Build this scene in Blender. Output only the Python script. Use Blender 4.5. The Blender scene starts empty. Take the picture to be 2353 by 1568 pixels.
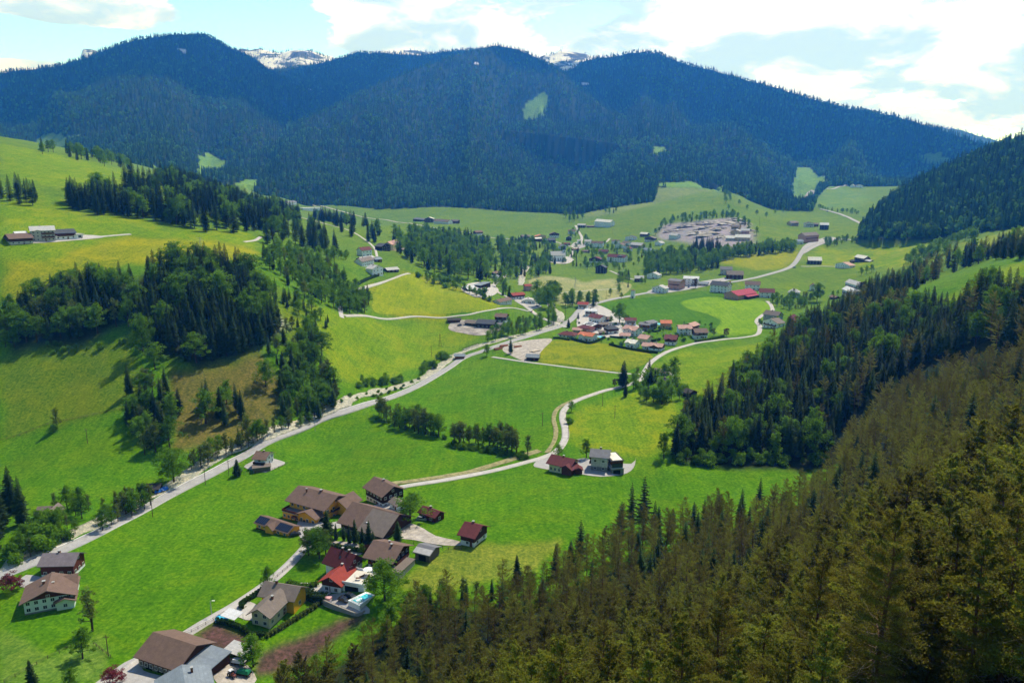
import bpy, bmesh, math, random
import numpy as np
from mathutils import Vector, Matrix
random.seed(7); RNG = np.random.default_rng(11)
sc = bpy.context.scene
COL = sc.collection

# ---------------------------------------------------------------- camera
CAMH = 141.0
FOC, CX, CY = 1764.0, 1176.0, 784.0          # measured in photo units (2352 wide)
PITCH = math.atan((CY - 396.0) / FOC)
SP, CP = math.sin(PITCH), math.cos(PITCH)
cam_d = bpy.data.cameras.new('camera'); cam = bpy.data.objects.new('camera', cam_d); COL.objects.link(cam)
cam.location = (0, 0, CAMH); cam.rotation_euler = (math.pi/2 - PITCH, 0, 0)
cam_d.sensor_width = 36; cam_d.lens = 36 * FOC / 2352.0
cam_d.clip_start = 1; cam_d.clip_end = 40000
sc.camera = cam

# ---------------------------------------------------------------- sky, sun, exposure
SUN_EL, SUN_AZ = math.radians(56), math.radians(32)      # azimuth clockwise from +Y
w = bpy.data.worlds.new('World'); sc.world = w; w.use_nodes = True
nt = w.node_tree; nt.nodes.clear()
def N(t, typ, **kw):
    n = t.nodes.new(typ)
    for k, v in kw.items():
        if k.startswith('i_'): n.inputs[k[2:].replace('_', ' ')].default_value = v
        else: setattr(n, k, v)
    return n
sky = N(nt, 'ShaderNodeTexSky', sky_type='NISHITA', sun_disc=False, sun_elevation=SUN_EL, sun_rotation=SUN_AZ,
        altitude=900, air_density=1.3, dust_density=0.6, ozone_density=1.5)
bg = N(nt, 'ShaderNodeBackground'); bg.inputs['Strength'].default_value = 0.13
wo = N(nt, 'ShaderNodeOutputWorld')
tc = N(nt, 'ShaderNodeTexCoord')
sep = N(nt, 'ShaderNodeSeparateXYZ'); nt.links.new(tc.outputs['Generated'], sep.inputs[0])
def M(op, a, b=None, c=None, t=None):
    t = t or nt
    n = t.nodes.new('ShaderNodeMath'); n.operation = op
    for i, x in enumerate((a, b, c)):
        if x is None: continue
        if hasattr(x, 'links'): t.links.new(x, n.inputs[i])
        else: n.inputs[i].default_value = x
    return n.outputs[0]
zz = M('MAXIMUM', M('ADD', sep.outputs[2], 0.30), 0.05)
px_, py_ = M('DIVIDE', sep.outputs[0], zz), M('DIVIDE', sep.outputs[1], zz)
cmb = N(nt, 'ShaderNodeCombineXYZ'); nt.links.new(px_, cmb.inputs[0]); nt.links.new(py_, cmb.inputs[1])
def noise(t, vec, scale, detail=6, rough=.55, dist=0., off=None):
    n = t.nodes.new('ShaderNodeTexNoise'); n.inputs['Scale'].default_value = scale
    n.inputs['Detail'].default_value = detail; n.inputs['Roughness'].default_value = rough; n.inputs['Distortion'].default_value = dist
    if off is not None:
        a = t.nodes.new('ShaderNodeVectorMath'); a.inputs[1].default_value = off
        t.links.new(vec, a.inputs[0]); vec = a.outputs[0]
    if vec is not None: t.links.new(vec, n.inputs['Vector'])
    return n.outputs['Fac']
def ramp(t, fac, stops, interp='LINEAR'):
    n = t.nodes.new('ShaderNodeValToRGB'); cr = n.color_ramp; cr.interpolation = interp
    while len(cr.elements) < len(stops): cr.elements.new(0.5)
    for e, (p, c) in zip(cr.elements, stops):
        e.position = p; e.color = (*c, 1) if len(c) == 3 else (c[0], c[0], c[0], 1)
    t.links.new(fac, n.inputs[0]); return n.outputs[0]
def mix(t, fac, a, b, blend='MIX'):
    n = t.nodes.new('ShaderNodeMix'); n.data_type = 'RGBA'; n.blend_type = blend; n.clamp_factor = True
    if hasattr(fac, 'links'): t.links.new(fac, n.inputs[0])
    else: n.inputs[0].default_value = fac
    for i, x in ((6, a), (7, b)):
        if hasattr(x, 'links'): t.links.new(x, n.inputs[i])
        else: n.inputs[i].default_value = (*x, 1) if len(x) == 3 else x
    return n.outputs[2]
n1 = noise(nt, cmb.outputs[0], 2.3, 9, .55, .2, (3.1, 1.7, 0))
n2 = noise(nt, cmb.outputs[0], 7.5, 8, .6, .3, (8.1, 4.4, 2))
side = M('MULTIPLY_ADD', sep.outputs[0], 0.17, 0.0)                    # more cloud to the right (south-east)
def puff(dx, dz, rx, rz, amp):                                         # a cloud bank in one direction of the sky
    a = M('DIVIDE', M('SUBTRACT', M('DIVIDE', sep.outputs[0], M('MAXIMUM', sep.outputs[1], .05)), dx), rx); a = M('MULTIPLY', a, a)
    b = M('DIVIDE', M('SUBTRACT', sep.outputs[2], dz), rz); b = M('MULTIPLY', b, b)
    return M('MULTIPLY', M('EXPONENT', M('MULTIPLY', M('ADD', a, b), -1.0)), amp)
banks = M('ADD', puff(-.54, .176, .12, .024, .55), M('ADD', puff(-.12, .17, .12, .05, .30), M('ADD', puff(.36, .18, .44, .16, .24), puff(-.63, .110, .075, .009, .6))))
gap = M('ADD', puff(-.30, .17, .09, .06, .16), puff(-.60, .138, .2, .012, .25))
dens = M('SUBTRACT', M('ADD', M('ADD', M('MULTIPLY_ADD', n2, .42, M('MULTIPLY', n1, 1.2)), side), banks), gap)
cm = ramp(nt, dens, [(0.885, (0.,)), (0.93, (1.,))], 'EASE')
n3 = noise(nt, cmb.outputs[0], 3.4, 8, .6, .3, (1.1, 9.4, 5))
cshade = ramp(nt, n3, [(0.44, (5.2, 7.3, 9.6)), (0.49, (6.6, 8.2, 10.0)), (0.53, (8.4, 9.4, 10.8))])
low = ramp(nt, sep.outputs[2], [(.16, (1.,)), (.42, (0.,))], 'EASE')                # milky brightness near the horizon; unseen sky and clouds overhead dimmed to deepen shadows
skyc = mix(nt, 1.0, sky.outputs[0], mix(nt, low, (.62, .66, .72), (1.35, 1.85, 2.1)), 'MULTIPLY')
cm = M('MULTIPLY', cm, M('MULTIPLY_ADD', low, .8, .2))
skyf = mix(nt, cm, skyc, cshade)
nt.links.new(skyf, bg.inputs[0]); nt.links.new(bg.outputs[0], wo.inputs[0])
sd = bpy.data.lights.new('sun', 'SUN'); sun = bpy.data.objects.new('sun', sd); COL.objects.link(sun)
sd.energy = 5.0; sd.angle = math.radians(.53); sd.color = (1, .955, .88)
SUNV = Vector((math.sin(SUN_AZ)*math.cos(SUN_EL), math.cos(SUN_AZ)*math.cos(SUN_EL), math.sin(SUN_EL)))
sun.rotation_euler = SUNV.to_track_quat('Z', 'Y').to_euler()
sc.view_settings.view_transform = 'Standard'; sc.view_settings.look = 'None'
sc.view_settings.exposure = 0.0; sc.view_settings.gamma = 1.0
sc.render.engine = 'CYCLES'
sc.cycles.volume_bounces = 1; sc.cycles.max_bounces = 5; sc.cycles.diffuse_bounces = 2; sc.cycles.transparent_max_bounces = 8
# ---------------------------------------------------------------- surveying: photo units <-> metres
def rdir(u, v):
    a, b = (np.asarray(u, float) - CX) / FOC, (CY - np.asarray(v, float)) / FOC
    return a, CP + b * SP, -SP + b * CP
def at_y(u, v, y):
    dx, dy, dz = rdir(u, v); k = y / dy
    return np.array([dx * k, y, CAMH + dz * k])
def at_z(u, v, z):
    dx, dy, dz = rdir(u, v); k = (z - CAMH) / dz
    return np.array([dx * k, dy * k, z])
def proj(x, y, z):
    d = y * CP - (z - CAMH) * SP
    return CX + FOC * x / d, CY - FOC * (y * SP + (z - CAMH) * CP) / d

# valley and near slopes: survey marks (u, v, height) and (u, v, distance)
ZP = [(100,1320,0),(0,1345,0),(110,1400,0),(330,1500,1),(0,1568,1),(200,1568,1),(420,1568,2),(600,1430,2),(850,1350,5),(430,1250,0),(600,1050,0),
 (740,1200,2),(870,1190,3),(1100,1240,7),(1300,1080,3),(1400,1075,4),(1000,980,0),(1200,830,2),(1330,780,3),(1500,870,5),(1600,950,7),
 (1650,820,6),(1760,770,8),(1300,700,6),(1480,740,6),(1700,695,9),(1580,650,10),(1400,660,8),(1290,640,10),(400,1120,-1),(200,1210,-1),(560,1030,-1),
 (700,960,-1),(850,880,0),(900,800,4),(1100,770,3),(1010,735,7),(1120,760,5),(1180,700,7),(1200,650,9),(900,960,0),(1100,1120,2),(950,1290,6),
 (1450,980,4),(1750,720,8),(1900,700,11),(1150,650,10),(1540,1040,4),(250,1330,0),(30,1240,1),(100,1170,1),(200,1110,0),(1050,1180,4),(1300,1200,6),
 (1820,650,12)]
DP = [(1860,550,1230),(1700,570,1150),(1690,530,1300),(1780,500,1420),(1880,520,1450),(1940,600,1050),(2000,640,850),
 (1290,605,1200),(1450,590,1230),(1380,560,1400),(1500,560,1330),(1380,520,1650),(1200,550,1400),(1130,545,1500),(1000,510,1750),(1000,475,2050),(800,480,2050),
 (1250,530,1600),(1250,490,1850),(1080,520,1600),
 (100,548,590),(0,560,560),(190,545,610),(150,470,700),(30,450,700),(0,335,950),(150,370,950),(300,405,950),(0,400,790),(330,470,760),
 (450,560,640),(570,575,650),(500,520,730),(600,530,800),(720,560,850),(770,585,850),(690,530,950),(780,535,1000),(860,575,950),
 (0,620,530),(200,620,540),(420,610,560),(300,700,490),(0,700,490),(100,760,465),(350,740,470),(200,790,455),(50,820,445),(450,830,440),
 (150,880,425),(280,940,395),(0,1010,385),(100,985,388),(400,900,415),(330,1010,375),(500,900,425),(500,980,395),(600,950,412),(620,850,455),
 (700,760,520),(600,700,510),(620,650,560),(650,880,445),(740,850,480),(780,800,530),(750,730,560),(850,760,600),(830,830,540),(700,640,650),(640,600,640),
 (800,700,640),(760,640,690),(800,600,760),(880,632,780),(940,632,790),(950,680,740),(1060,680,760),(1100,700,745),(1000,655,810),(880,720,680),(850,640,750),(910,580,920),(850,590,860),
 (1000,600,1050),(950,560,1150),(900,520,1400),(1080,620,900),(700,480,2000),(560,450,1900),
 (1500,440,2000),(1600,440,2000),(1400,480,1800),(1500,500,1600),(1600,480,1680),(1690,450,1780),(1800,530,1400),(1700,490,1600),(1950,460,1950),(1950,430,2250),(1860,450,2150),(1800,470,1850),(1740,470,1800),
 (1500,470,1780),(1850,400,2350),(1960,500,1600),(1985,545,1250),
 (2050,560,1100),(2150,580,920),(2150,640,700),(2050,620,880),(2000,680,620),(1900,760,510),(1850,840,455),(1800,770,600),(1700,900,440),(1600,1000,395),
 (2250,560,900),(2352,540,800),(2250,590,720),
 (1580,1060,360),(1700,1075,352),(1800,1075,350),(1920,1070,345),(1900,950,400),(2000,850,430),(2100,760,470),(2150,700,500),
 (2250,690,410),(2352,690,390),(2352,640,470),(2270,620,520),(2180,760,440),(2250,800,380),(2352,850,290),(2100,880,370),(2000,1000,310),(2200,1000,260),
 (2352,1000,210),(2352,1200,130),(2100,1200,165),(2352,1400,92),(2200,1568,82),(1950,1568,98),(1800,1400,150),(1700,1568,122),(1500,1568,145),(1300,1568,165),(1100,1568,182),
 (1000,1500,200),(920,1450,215),(900,1568,192),(700,1568,196),(1150,1400,222),(1300,1350,235),(1500,1300,245),(1600,1200,285),(1500,1150,320),(1750,1150,308),(1850,1120,322),(1700,1300,225),(1900,1250,225),(2000,1150,240),(1400,1450,200),(1600,1450,178)]
WP = [(0,0,104),(0,40,92),(60,0,112),(140,0,150),(-60,0,82),(60,50,100),(-60,60,68),(-150,40,38),(-150,110,10),(-250,80,4),(0,100,58),(40,70,88),(110,60,112),(-60,120,28),(-320,160,2),
 (330,200,150),(400,350,140),(230,120,120),(600,500,190),(-500,350,30),(-700,500,110)]
WP = [(p[0], p[1] if p[1] else 8, p[2]) for p in WP]
# mountains: crest line and foot line as survey marks (u, v, distance)
MTS = {
 'left': dict(crest=[(-500,210,4200),(-200,180,4200),(0,168,4200),(60,160,4200),(130,152,4250),(200,133,4300),(270,103,4400),(330,88,4500),(400,79,4600),(470,77,4650),(500,92,4700),(530,110,4750),(575,128,4800),(620,158,4800),(690,200,4600),(760,258,4100),(800,300,3800)],
   foot=[(-500,400,1700),(0,380,1800),(200,395,1850),(400,400,1950),(560,425,2050),(650,440,2100),(800,420,2300)], amp=70),
 'saddle': dict(crest=[(420,160,6000),(560,165,6000),(620,160,6100),(690,152,6000),(760,138,5900),(820,120,5900),(900,123,5900),(960,127,5800),(1040,115,5600),(1130,112,5400),(1250,150,5400),(1340,180,5400)],
   foot=[(420,300,4500),(700,300,4300),(1340,250,4400)], amp=60),
 'centre': dict(crest=[(500,440,2200),(560,402,2500),(610,350,2800),(660,300,3100),(710,268,3300),(760,248,3500),(820,216,3700),(880,190,3850),(960,158,4000),(1050,126,4150),(1130,106,4250),(1190,112,4250),(1240,135,4200),(1290,165,4050),(1330,205,3900),(1400,255,3500),(1460,290,3300),(1530,325,3050),(1620,380,2700),(1690,405,2500),(1760,440,2350),(1830,490,2200)],
   foot=[(500,440,2050),(600,455,2050),(700,478,2080),(850,482,2100),(1000,478,2080),(1150,485,1980),(1250,492,1900),(1330,492,1830),(1420,478,1880),(1500,470,1930),(1512,430,2050),(1600,430,2030),(1690,440,1950),(1830,460,1900)], amp=60),
 'right': dict(crest=[(1150,200,4600),(1260,190,4600),(1310,160,4600),(1340,140,4600),(1420,126,4600),(1480,118,4600),(1510,122,4600),(1560,142,4550),(1620,157,4500),(1720,186,4400),(1800,206,4300),(1880,231,4200),(1960,250,4100),(2050,264,4000),(2110,282,3800),(2180,305,3500),(2240,325,3300),(2290,345,3150),(2400,400,3000)],
   foot=[(1150,300,3300),(1400,330,3000),(1600,400,2500),(1650,436,2150),(1673,446,2000),(1724,469,1880),(1769,485,1800),(1815,487,1780),(1868,487,1780),(1876,455,2100),(1905,432,2330),(1930,427,2340),(2000,430,2350),(2100,430,2300),(2400,420,2300)], amp=55),
 'near_right': dict(crest=[(1968,548,1220),(2000,500,1300),(2050,460,1380),(2110,425,1420),(2160,398,1450),(2220,372,1450),(2270,350,1430),(2310,335,1400),(2352,322,1380),(2600,200,1300),(2900,140,1250)],
   foot=[(1968,548,1200),(2000,548,1130),(2080,552,1060),(2160,545,1050),(2250,540,1000),(2352,525,930),(2600,500,850),(2900,480,800)], amp=14),
 'snow_left': dict(crest=[(480,130,6700),(555,113,6700),(600,112,6700),(640,122,6700),(680,116,6700),(710,114,6700),(740,122,6700),(770,132,6700),(860,122,6700),(930,116,6700),(985,118,6700),(1040,135,6700)], foot=[(480,180,5900),(1040,180,5900)], amp=60),
 'snow_mid': dict(crest=[(1200,160,6500),(1245,128,6500),(1290,115,6500),(1340,122,6500),(1380,134,6500),(1420,160,6500)], foot=[(1200,190,5700),(1420,190,5700)], amp=50),
 'rock': dict(crest=[(-300,165,6900),(-60,150,6900),(0,157,6900),(30,163,6900),(60,185,6900),(160,190,6900),(180,140,6900),(190,113,6900),(206,110,6900),(222,117,6900),(240,135,6900),(280,185,6900)], foot=[(-300,250,6100),(280,250,6100)], amp=30),
 'blue': dict(crest=[(2050,310,6900),(2150,290,6900),(2200,297,6900),(2260,315,6900),(2330,335,6900),(2600,380,6900)], foot=[(2050,350,6200),(2600,400,6200)], amp=30),
}
marks = [at_z(*p) for p in ZP] + [at_y(*p) for p in DP] + [np.array(p, float) for p in WP]
marks += [at_y(*p) for nm_ in ('left', 'centre', 'right') for p in MTS[nm_]['foot'] if 380 < p[0] < 2100 and p[2] < 2400 and not (nm_ == 'right' and p[0] < 1640)]
marks = np.array(marks)
KTH = 1.25
def warp(x, y):
    r = np.maximum(np.hypot(x, y), 12.0); th = np.arctan2(x, y)
    th = np.clip(th, -1.0, 1.0)
    return np.stack([th * KTH * 2, np.log(np.minimum(r, 2500.0))], -1)
def tps_k(d2): return 0.5 * d2 * np.log(d2 + 1e-12)
A_ = warp(marks[:, 0], marks[:, 1]); n_ = len(A_)
K_ = tps_k(((A_[:, None] - A_[None]) ** 2).sum(-1)) + np.eye(n_) * 0.0035
P_ = np.hstack([np.ones((n_, 1)), A_])
S_ = np.linalg.solve(np.block([[K_, P_], [P_.T, np.zeros((3, 3))]]), np.concatenate([marks[:, 2], np.zeros(3)]))
def tps(x, y):
    q = warp(x, y).reshape(-1, 2); out = np.empty(len(q))
    for i in range(0, len(q), 20000):
        c = q[i:i+20000]
        out[i:i+20000] = tps_k(((c[:, None] - A_[None]) ** 2).sum(-1)) @ S_[:n_] + S_[n_] + c @ S_[n_+1:]
    return out.reshape(np.shape(x))

_perm = np.random.default_rng(5).random((256, 256))
def vnoise(x, y):
    xi, yi = np.floor(x).astype(int), np.floor(y).astype(int); fx, fy = x - xi, y - yi
    fx, fy = fx*fx*(3-2*fx), fy*fy*(3-2*fy)
    g = lambda a, b: _perm[a & 255, b & 255]
    return (g(xi,yi)*(1-fx)+g(xi+1,yi)*fx)*(1-fy) + (g(xi,yi+1)*(1-fx)+g(xi+1,yi+1)*fx)*fy
def fbm(x, y, o=4):
    s, a, t = 0, 1, 0
    for k in range(o):
        s = s + a * (vnoise(x * 2**k + 17*k, y * 2**k + 31*k) - .5); t += a; a *= .5
    return s / t * 2

def mt_eval(m, x, y):
    r = np.hypot(x, y); th = np.arctan2(x, y)
    cr = np.array([at_y(*p) for p in m['crest']]); ft = np.array([at_y(*p) for p in m['foot']])
    f = lambda a: (np.arctan2(a[:, 0], a[:, 1]), np.hypot(a[:, 0], a[:, 1]), (a[:, 2] - CAMH) / np.hypot(a[:, 0], a[:, 1]))
    tc_, rc, ec = f(cr); tf, rf, ef = f(ft)
    wig = fbm(th * 90 + 3, r * 0 + m['amp'], 3) * m.get('wig', .0010)
    D, E = np.interp(th, tc_, rc), np.interp(th, tc_, ec) + wig
    B, F = np.interp(th, tf, rf), np.interp(th, tf, ef)
    D = np.maximum(D, B + 30)
    s = np.clip((r - B) / (D - B), 0, 1)
    e = F + (E - F) * s ** 0.92
    z = CAMH + r * e
    a = m['amp'] * np.clip(s * 4, 0, 1) * np.clip((1 - s) * 5, 0, 1)
    q = fbm(x / 420 + m['amp'], y / 650, 4)
    if m['amp'] >= 55: z = z + m['amp'] * 1.5 * np.clip(s * 3, 0, 1) * np.clip((1 - s) * 3.5, 0, 1) * (.45 - 2.2 * np.abs(fbm(th * 11 + m['amp'], r / 2600, 2)))     # spurs and gullies running down the slope
    z = z + a * (0.9 * q - 0.35 * np.abs(fbm(x / 230, y / 700 + m['amp'], 3)))
    z = np.where(r > D, CAMH + D * E - (r - D) * .35, z)
    z = np.where(r < B, -1e4, z)
    inside = (th > tc_[0]) & (th < tc_[-1])
    return np.where(inside, z, -1e4)

# one polar height sheet round the camera: dense ahead, coarse behind
dth = math.radians(0.1)
th_d = np.arange(math.radians(-41), math.radians(41) + 1e-9, dth)
th_c = np.linspace(math.radians(41), math.radians(319), 72)[1:-1]
TH = np.concatenate([th_d, th_c]); ND = len(th_d); NT = len(TH)
NR = 820; R0, R1 = 9.0, 8200.0
rr1 = np.geomspace(R0, 120, 60, endpoint=False); rr2 = np.geomspace(120, R1, NR - 60)
RR = np.concatenate([rr1, rr2]); LR = np.log(RR)
G_th, G_r = np.meshgrid(TH, RR, indexing='ij')
gx, gy = G_r * np.sin(G_th), G_r * np.cos(G_th)
thw = (G_th + math.pi) % (2 * math.pi) - math.pi
Z = tps(gx, gy)
# behind the camera blend the two clamped sides into each other
zl = tps(G_r * math.sin(-1.0), G_r * math.cos(1.0)); zr = tps(G_r * math.sin(1.0), G_r * math.cos(1.0))
b_ = np.clip((thw % (2*math.pi) - 1.0) / (2*math.pi - 2.0), 0, 1)
Z = np.where(np.abs(thw) > 1.0, zr * (1 - b_) + zl * b_, Z)
Z += np.clip((G_r - 150) / 200, 0.15, 1) * (fbm(gx / 60, gy / 60, 3) * 0.9) + np.clip(G_r / 900 - .4, 0, 1) * fbm(gx / 140, gy / 140, 3) * 2.5
MID = np.zeros(Z.shape, int)
for k_, (nm, m) in enumerate(MTS.items()):
    zz_ = mt_eval(m, gx, gy)
    if nm in ('left', 'centre', 'right'): zz_ = np.where((zz_ > -5e3) & (MID == 0), np.maximum(zz_, np.minimum(Z, zz_ + 3)), zz_); over = (zz_ > -5e3) & (MID == 0)
    else: over = np.zeros(Z.shape, bool)
    win = over | (zz_ > Z + .5); MID = np.where(win, k_ + 1, MID); Z = np.where(over, zz_, np.maximum(Z, zz_))
MN = list(MTS)
def H(x, y, arr=None):
    arr = Z if arr is None else arr
    x, y = np.asarray(x, float), np.asarray(y, float)
    r = np.clip(np.hypot(x, y), R0, R1 * .999); th = np.arctan2(x, y)
    fi = np.where(np.abs(th) <= TH[ND-1], (th - TH[0]) / dth, 0)
    th2 = th % (2 * math.pi); dc = TH[ND+1] - TH[ND]
    fc = ND - 1 + (th2 - TH[ND-1]) / dc
    f = np.where(np.abs(th) <= TH[ND-1], fi, fc)
    i = np.clip(np.floor(f).astype(int), 0, NT - 1); i2 = (i + 1) % NT; a = np.clip(f - i, 0, 1)
    j = np.clip(np.searchsorted(RR, r) - 1, 0, NR - 2); b = (r - RR[j]) / (RR[j+1] - RR[j])
    return (arr[i, j]*(1-a)+arr[i2, j]*a)*(1-b) + (arr[i, j+1]*(1-a)+arr[i2, j+1]*a)*b
def hit(u, v, y0=60.0, ymax=7900.):
    "where the line of sight through a survey mark meets the ground"
    dx, dy, dz = [float(q) for q in rdir(u, v)]
    ys = np.geomspace(y0, ymax, 2600); k = ys / dy
    d = CAMH + dz * k - H(dx * k, ys)
    ix = np.nonzero(d < 0)[0]
    if len(ix) == 0: ys_ = ymax
    else:
        i = ix[0]
        if i == 0: ys_ = ys[0]
        else: ys_ = ys[i-1] + (ys[i] - ys[i-1]) * d[i-1] / (d[i-1] - d[i] + 1e-9)
    k = ys_ / dy; x, y = dx * k, ys_
    return Vector((x, y, float(H(x, y))))
def hits(pts, **k): return [hit(*p, **k) for p in pts]
def inpoly(x, y, P):
    P = np.asarray(P, float); r = np.zeros(np.shape(x), bool); n = len(P); j = n - 1
    for i in range(n):
        c = ((P[i,1] > y) != (P[j,1] > y)) & (x < (P[j,0]-P[i,0]) * (y-P[i,1]) / (P[j,1]-P[i,1] + 1e-12) + P[i,0])
        r ^= c; j = i
    return r
# ---------------------------------------------------------------- materials
MATS = {}
def newmat(name):
    m = bpy.data.materials.new(name); m.use_nodes = True; t = m.node_tree; t.nodes.clear()
    o = t.nodes.new('ShaderNodeOutputMaterial'); MATS[name] = m
    return m, t, o
def principled(t, col, rough=.85, spec=.2, metal=0.):
    b = t.nodes.new('ShaderNodeBsdfPrincipled')
    if hasattr(col, 'links'): t.links.new(col, b.inputs['Base Color'])
    else: b.inputs['Base Color'].default_value = (*col, 1)
    b.inputs['Roughness'].default_value = rough; b.inputs['Specular IOR Level'].default_value = spec; b.inputs['Metallic'].default_value = metal
    return b
def bump(t, h, strength=.4, dist=.05):
    n = t.nodes.new('ShaderNodeBump'); n.inputs['Strength'].default_value = strength; n.inputs['Distance'].default_value = dist
    t.links.new(h, n.inputs['Height']); return n.outputs[0]
def simple(name, col, rough=.8, spec=.2, var=.25, scale=1.5, metal=0., stripes=None, scol=None):
    "plain surface with patchy wear; stripes = (axis, period m) adds boards or tile courses"
    m, t, o = newmat(name)
    tcn = t.nodes.new('ShaderNodeTexCoord'); v = tcn.outputs['Object']
    f = noise(t, v, scale, 5, .6); f2 = noise(t, v, scale * 7, 3, .6, off=(5, 3, 1))
    lo = tuple(c * (1 - var) for c in col); hi = tuple(min(1, c * (1 + var)) for c in col)
    c = ramp(t, f, [(.3, lo), (.7, hi)])
    c = mix(t, ramp(t, f2, [(.35, (0.,)), (.7, (1.,))]), c, tuple(q * (1 - var * .8) for q in col))
    b = None
    if stripes:
        ax, per = stripes
        s = t.nodes.new('ShaderNodeSeparateXYZ'); t.links.new(v, s.inputs[0])
        q = M('FRACT', M('DIVIDE', s.outputs[ax], per, t=t), t=t)
        ln = M('GREATER_THAN', q, .86, t=t)
        c = mix(t, M('MULTIPLY', ln, .55, t=t), c, scol or tuple(q * .45 for q in col))
        hb = M('MULTIPLY', q, 1.0, t=t)
    b = principled(t, c, rough, spec, metal)
    if stripes: t.links.new(bump(t, hb, .5, .04), b.inputs['Normal'])
    t.links.new(b.outputs[0], o.inputs[0]); return m
def glassmat(name, col=(.02, .03, .04)):
    m, t, o = newmat(name); b = principled(t, col, .12, .6); t.links.new(b.outputs[0], o.inputs[0]); return m
def foliage(name, lo, hi, trans=.35, objvar=.5, rough=.7, mid=None):
    m, t, o = newmat(name)
    at = t.nodes.new('ShaderNodeAttribute'); at.attribute_name = 'shade'
    oi = t.nodes.new('ShaderNodeObjectInfo')
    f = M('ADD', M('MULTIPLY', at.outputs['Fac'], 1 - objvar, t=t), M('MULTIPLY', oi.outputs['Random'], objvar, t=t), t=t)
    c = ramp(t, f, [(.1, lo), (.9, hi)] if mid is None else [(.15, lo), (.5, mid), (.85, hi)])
    d = principled(t, c, rough, .12)
    tr = t.nodes.new('ShaderNodeBsdfTranslucent')
    c2 = mix(t, 1.0, c, (1.35, 1.25, .5), 'MULTIPLY'); t.links.new(c2, tr.inputs[0])
    mx = t.nodes.new('ShaderNodeMixShader'); mx.inputs[0].default_value = trans
    t.links.new(d.outputs[0], mx.inputs[1]); t.links.new(tr.outputs[0], mx.inputs[2]); t.links.new(mx.outputs[0], o.inputs[0])
    return m

def tag(o, label=None, cat=None, group=None, kind=None):
    if label: o['label'] = label
    if cat: o['category'] = cat
    if group: o['group'] = group
    if kind: o['kind'] = kind
    return o
def mk(name, verts, faces, mat=None, parent=None, shade=None, smooth=False, mi=None, link=True):
    "one mesh object; faces = (n,k) int array or list of tuples"
    me = bpy.data.meshes.new(name)
    verts = np.asarray(verts, np.float32).reshape(-1, 3)
    if isinstance(faces, np.ndarray):
        n, k = faces.shape
        me.vertices.add(len(verts)); me.vertices.foreach_set('co', verts.ravel())
        me.loops.add(n * k); me.loops.foreach_set('vertex_index', faces.astype(np.int32).ravel())
        me.polygons.add(n); me.polygons.foreach_set('loop_start', np.arange(0, n * k, k, dtype=np.int32))
        me.polygons.foreach_set('loop_total', np.full(n, k, np.int32)); me.update(calc_edges=True)
    else:
        me.from_pydata([tuple(map(float, q)) for q in verts], [], faces)
    for m_ in (mat if isinstance(mat, (list, tuple)) else [mat]):
        if m_ is not None: me.materials.append(m_)
    if mi is not None: me.polygons.foreach_set('material_index', np.asarray(mi, np.int32))
    if smooth: me.polygons.foreach_set('use_smooth', np.ones(len(me.polygons), bool))
    if shade is not None:
        a = me.attributes.new('shade', 'FLOAT', 'FACE'); a.data.foreach_set('value', np.asarray(shade, np.float32))
    o = bpy.data.objects.new(name, me)
    if link: COL.objects.link(o)
    if parent is not None: o.parent = parent
    return o
def empty(name, loc, rz=0., label=None, cat=None, group=None):
    o = bpy.data.objects.new(name, None); COL.objects.link(o); o.location = loc; o.rotation_euler = (0, 0, rz); o.empty_display_size = 1
    return tag(o, label, cat, group)

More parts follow.
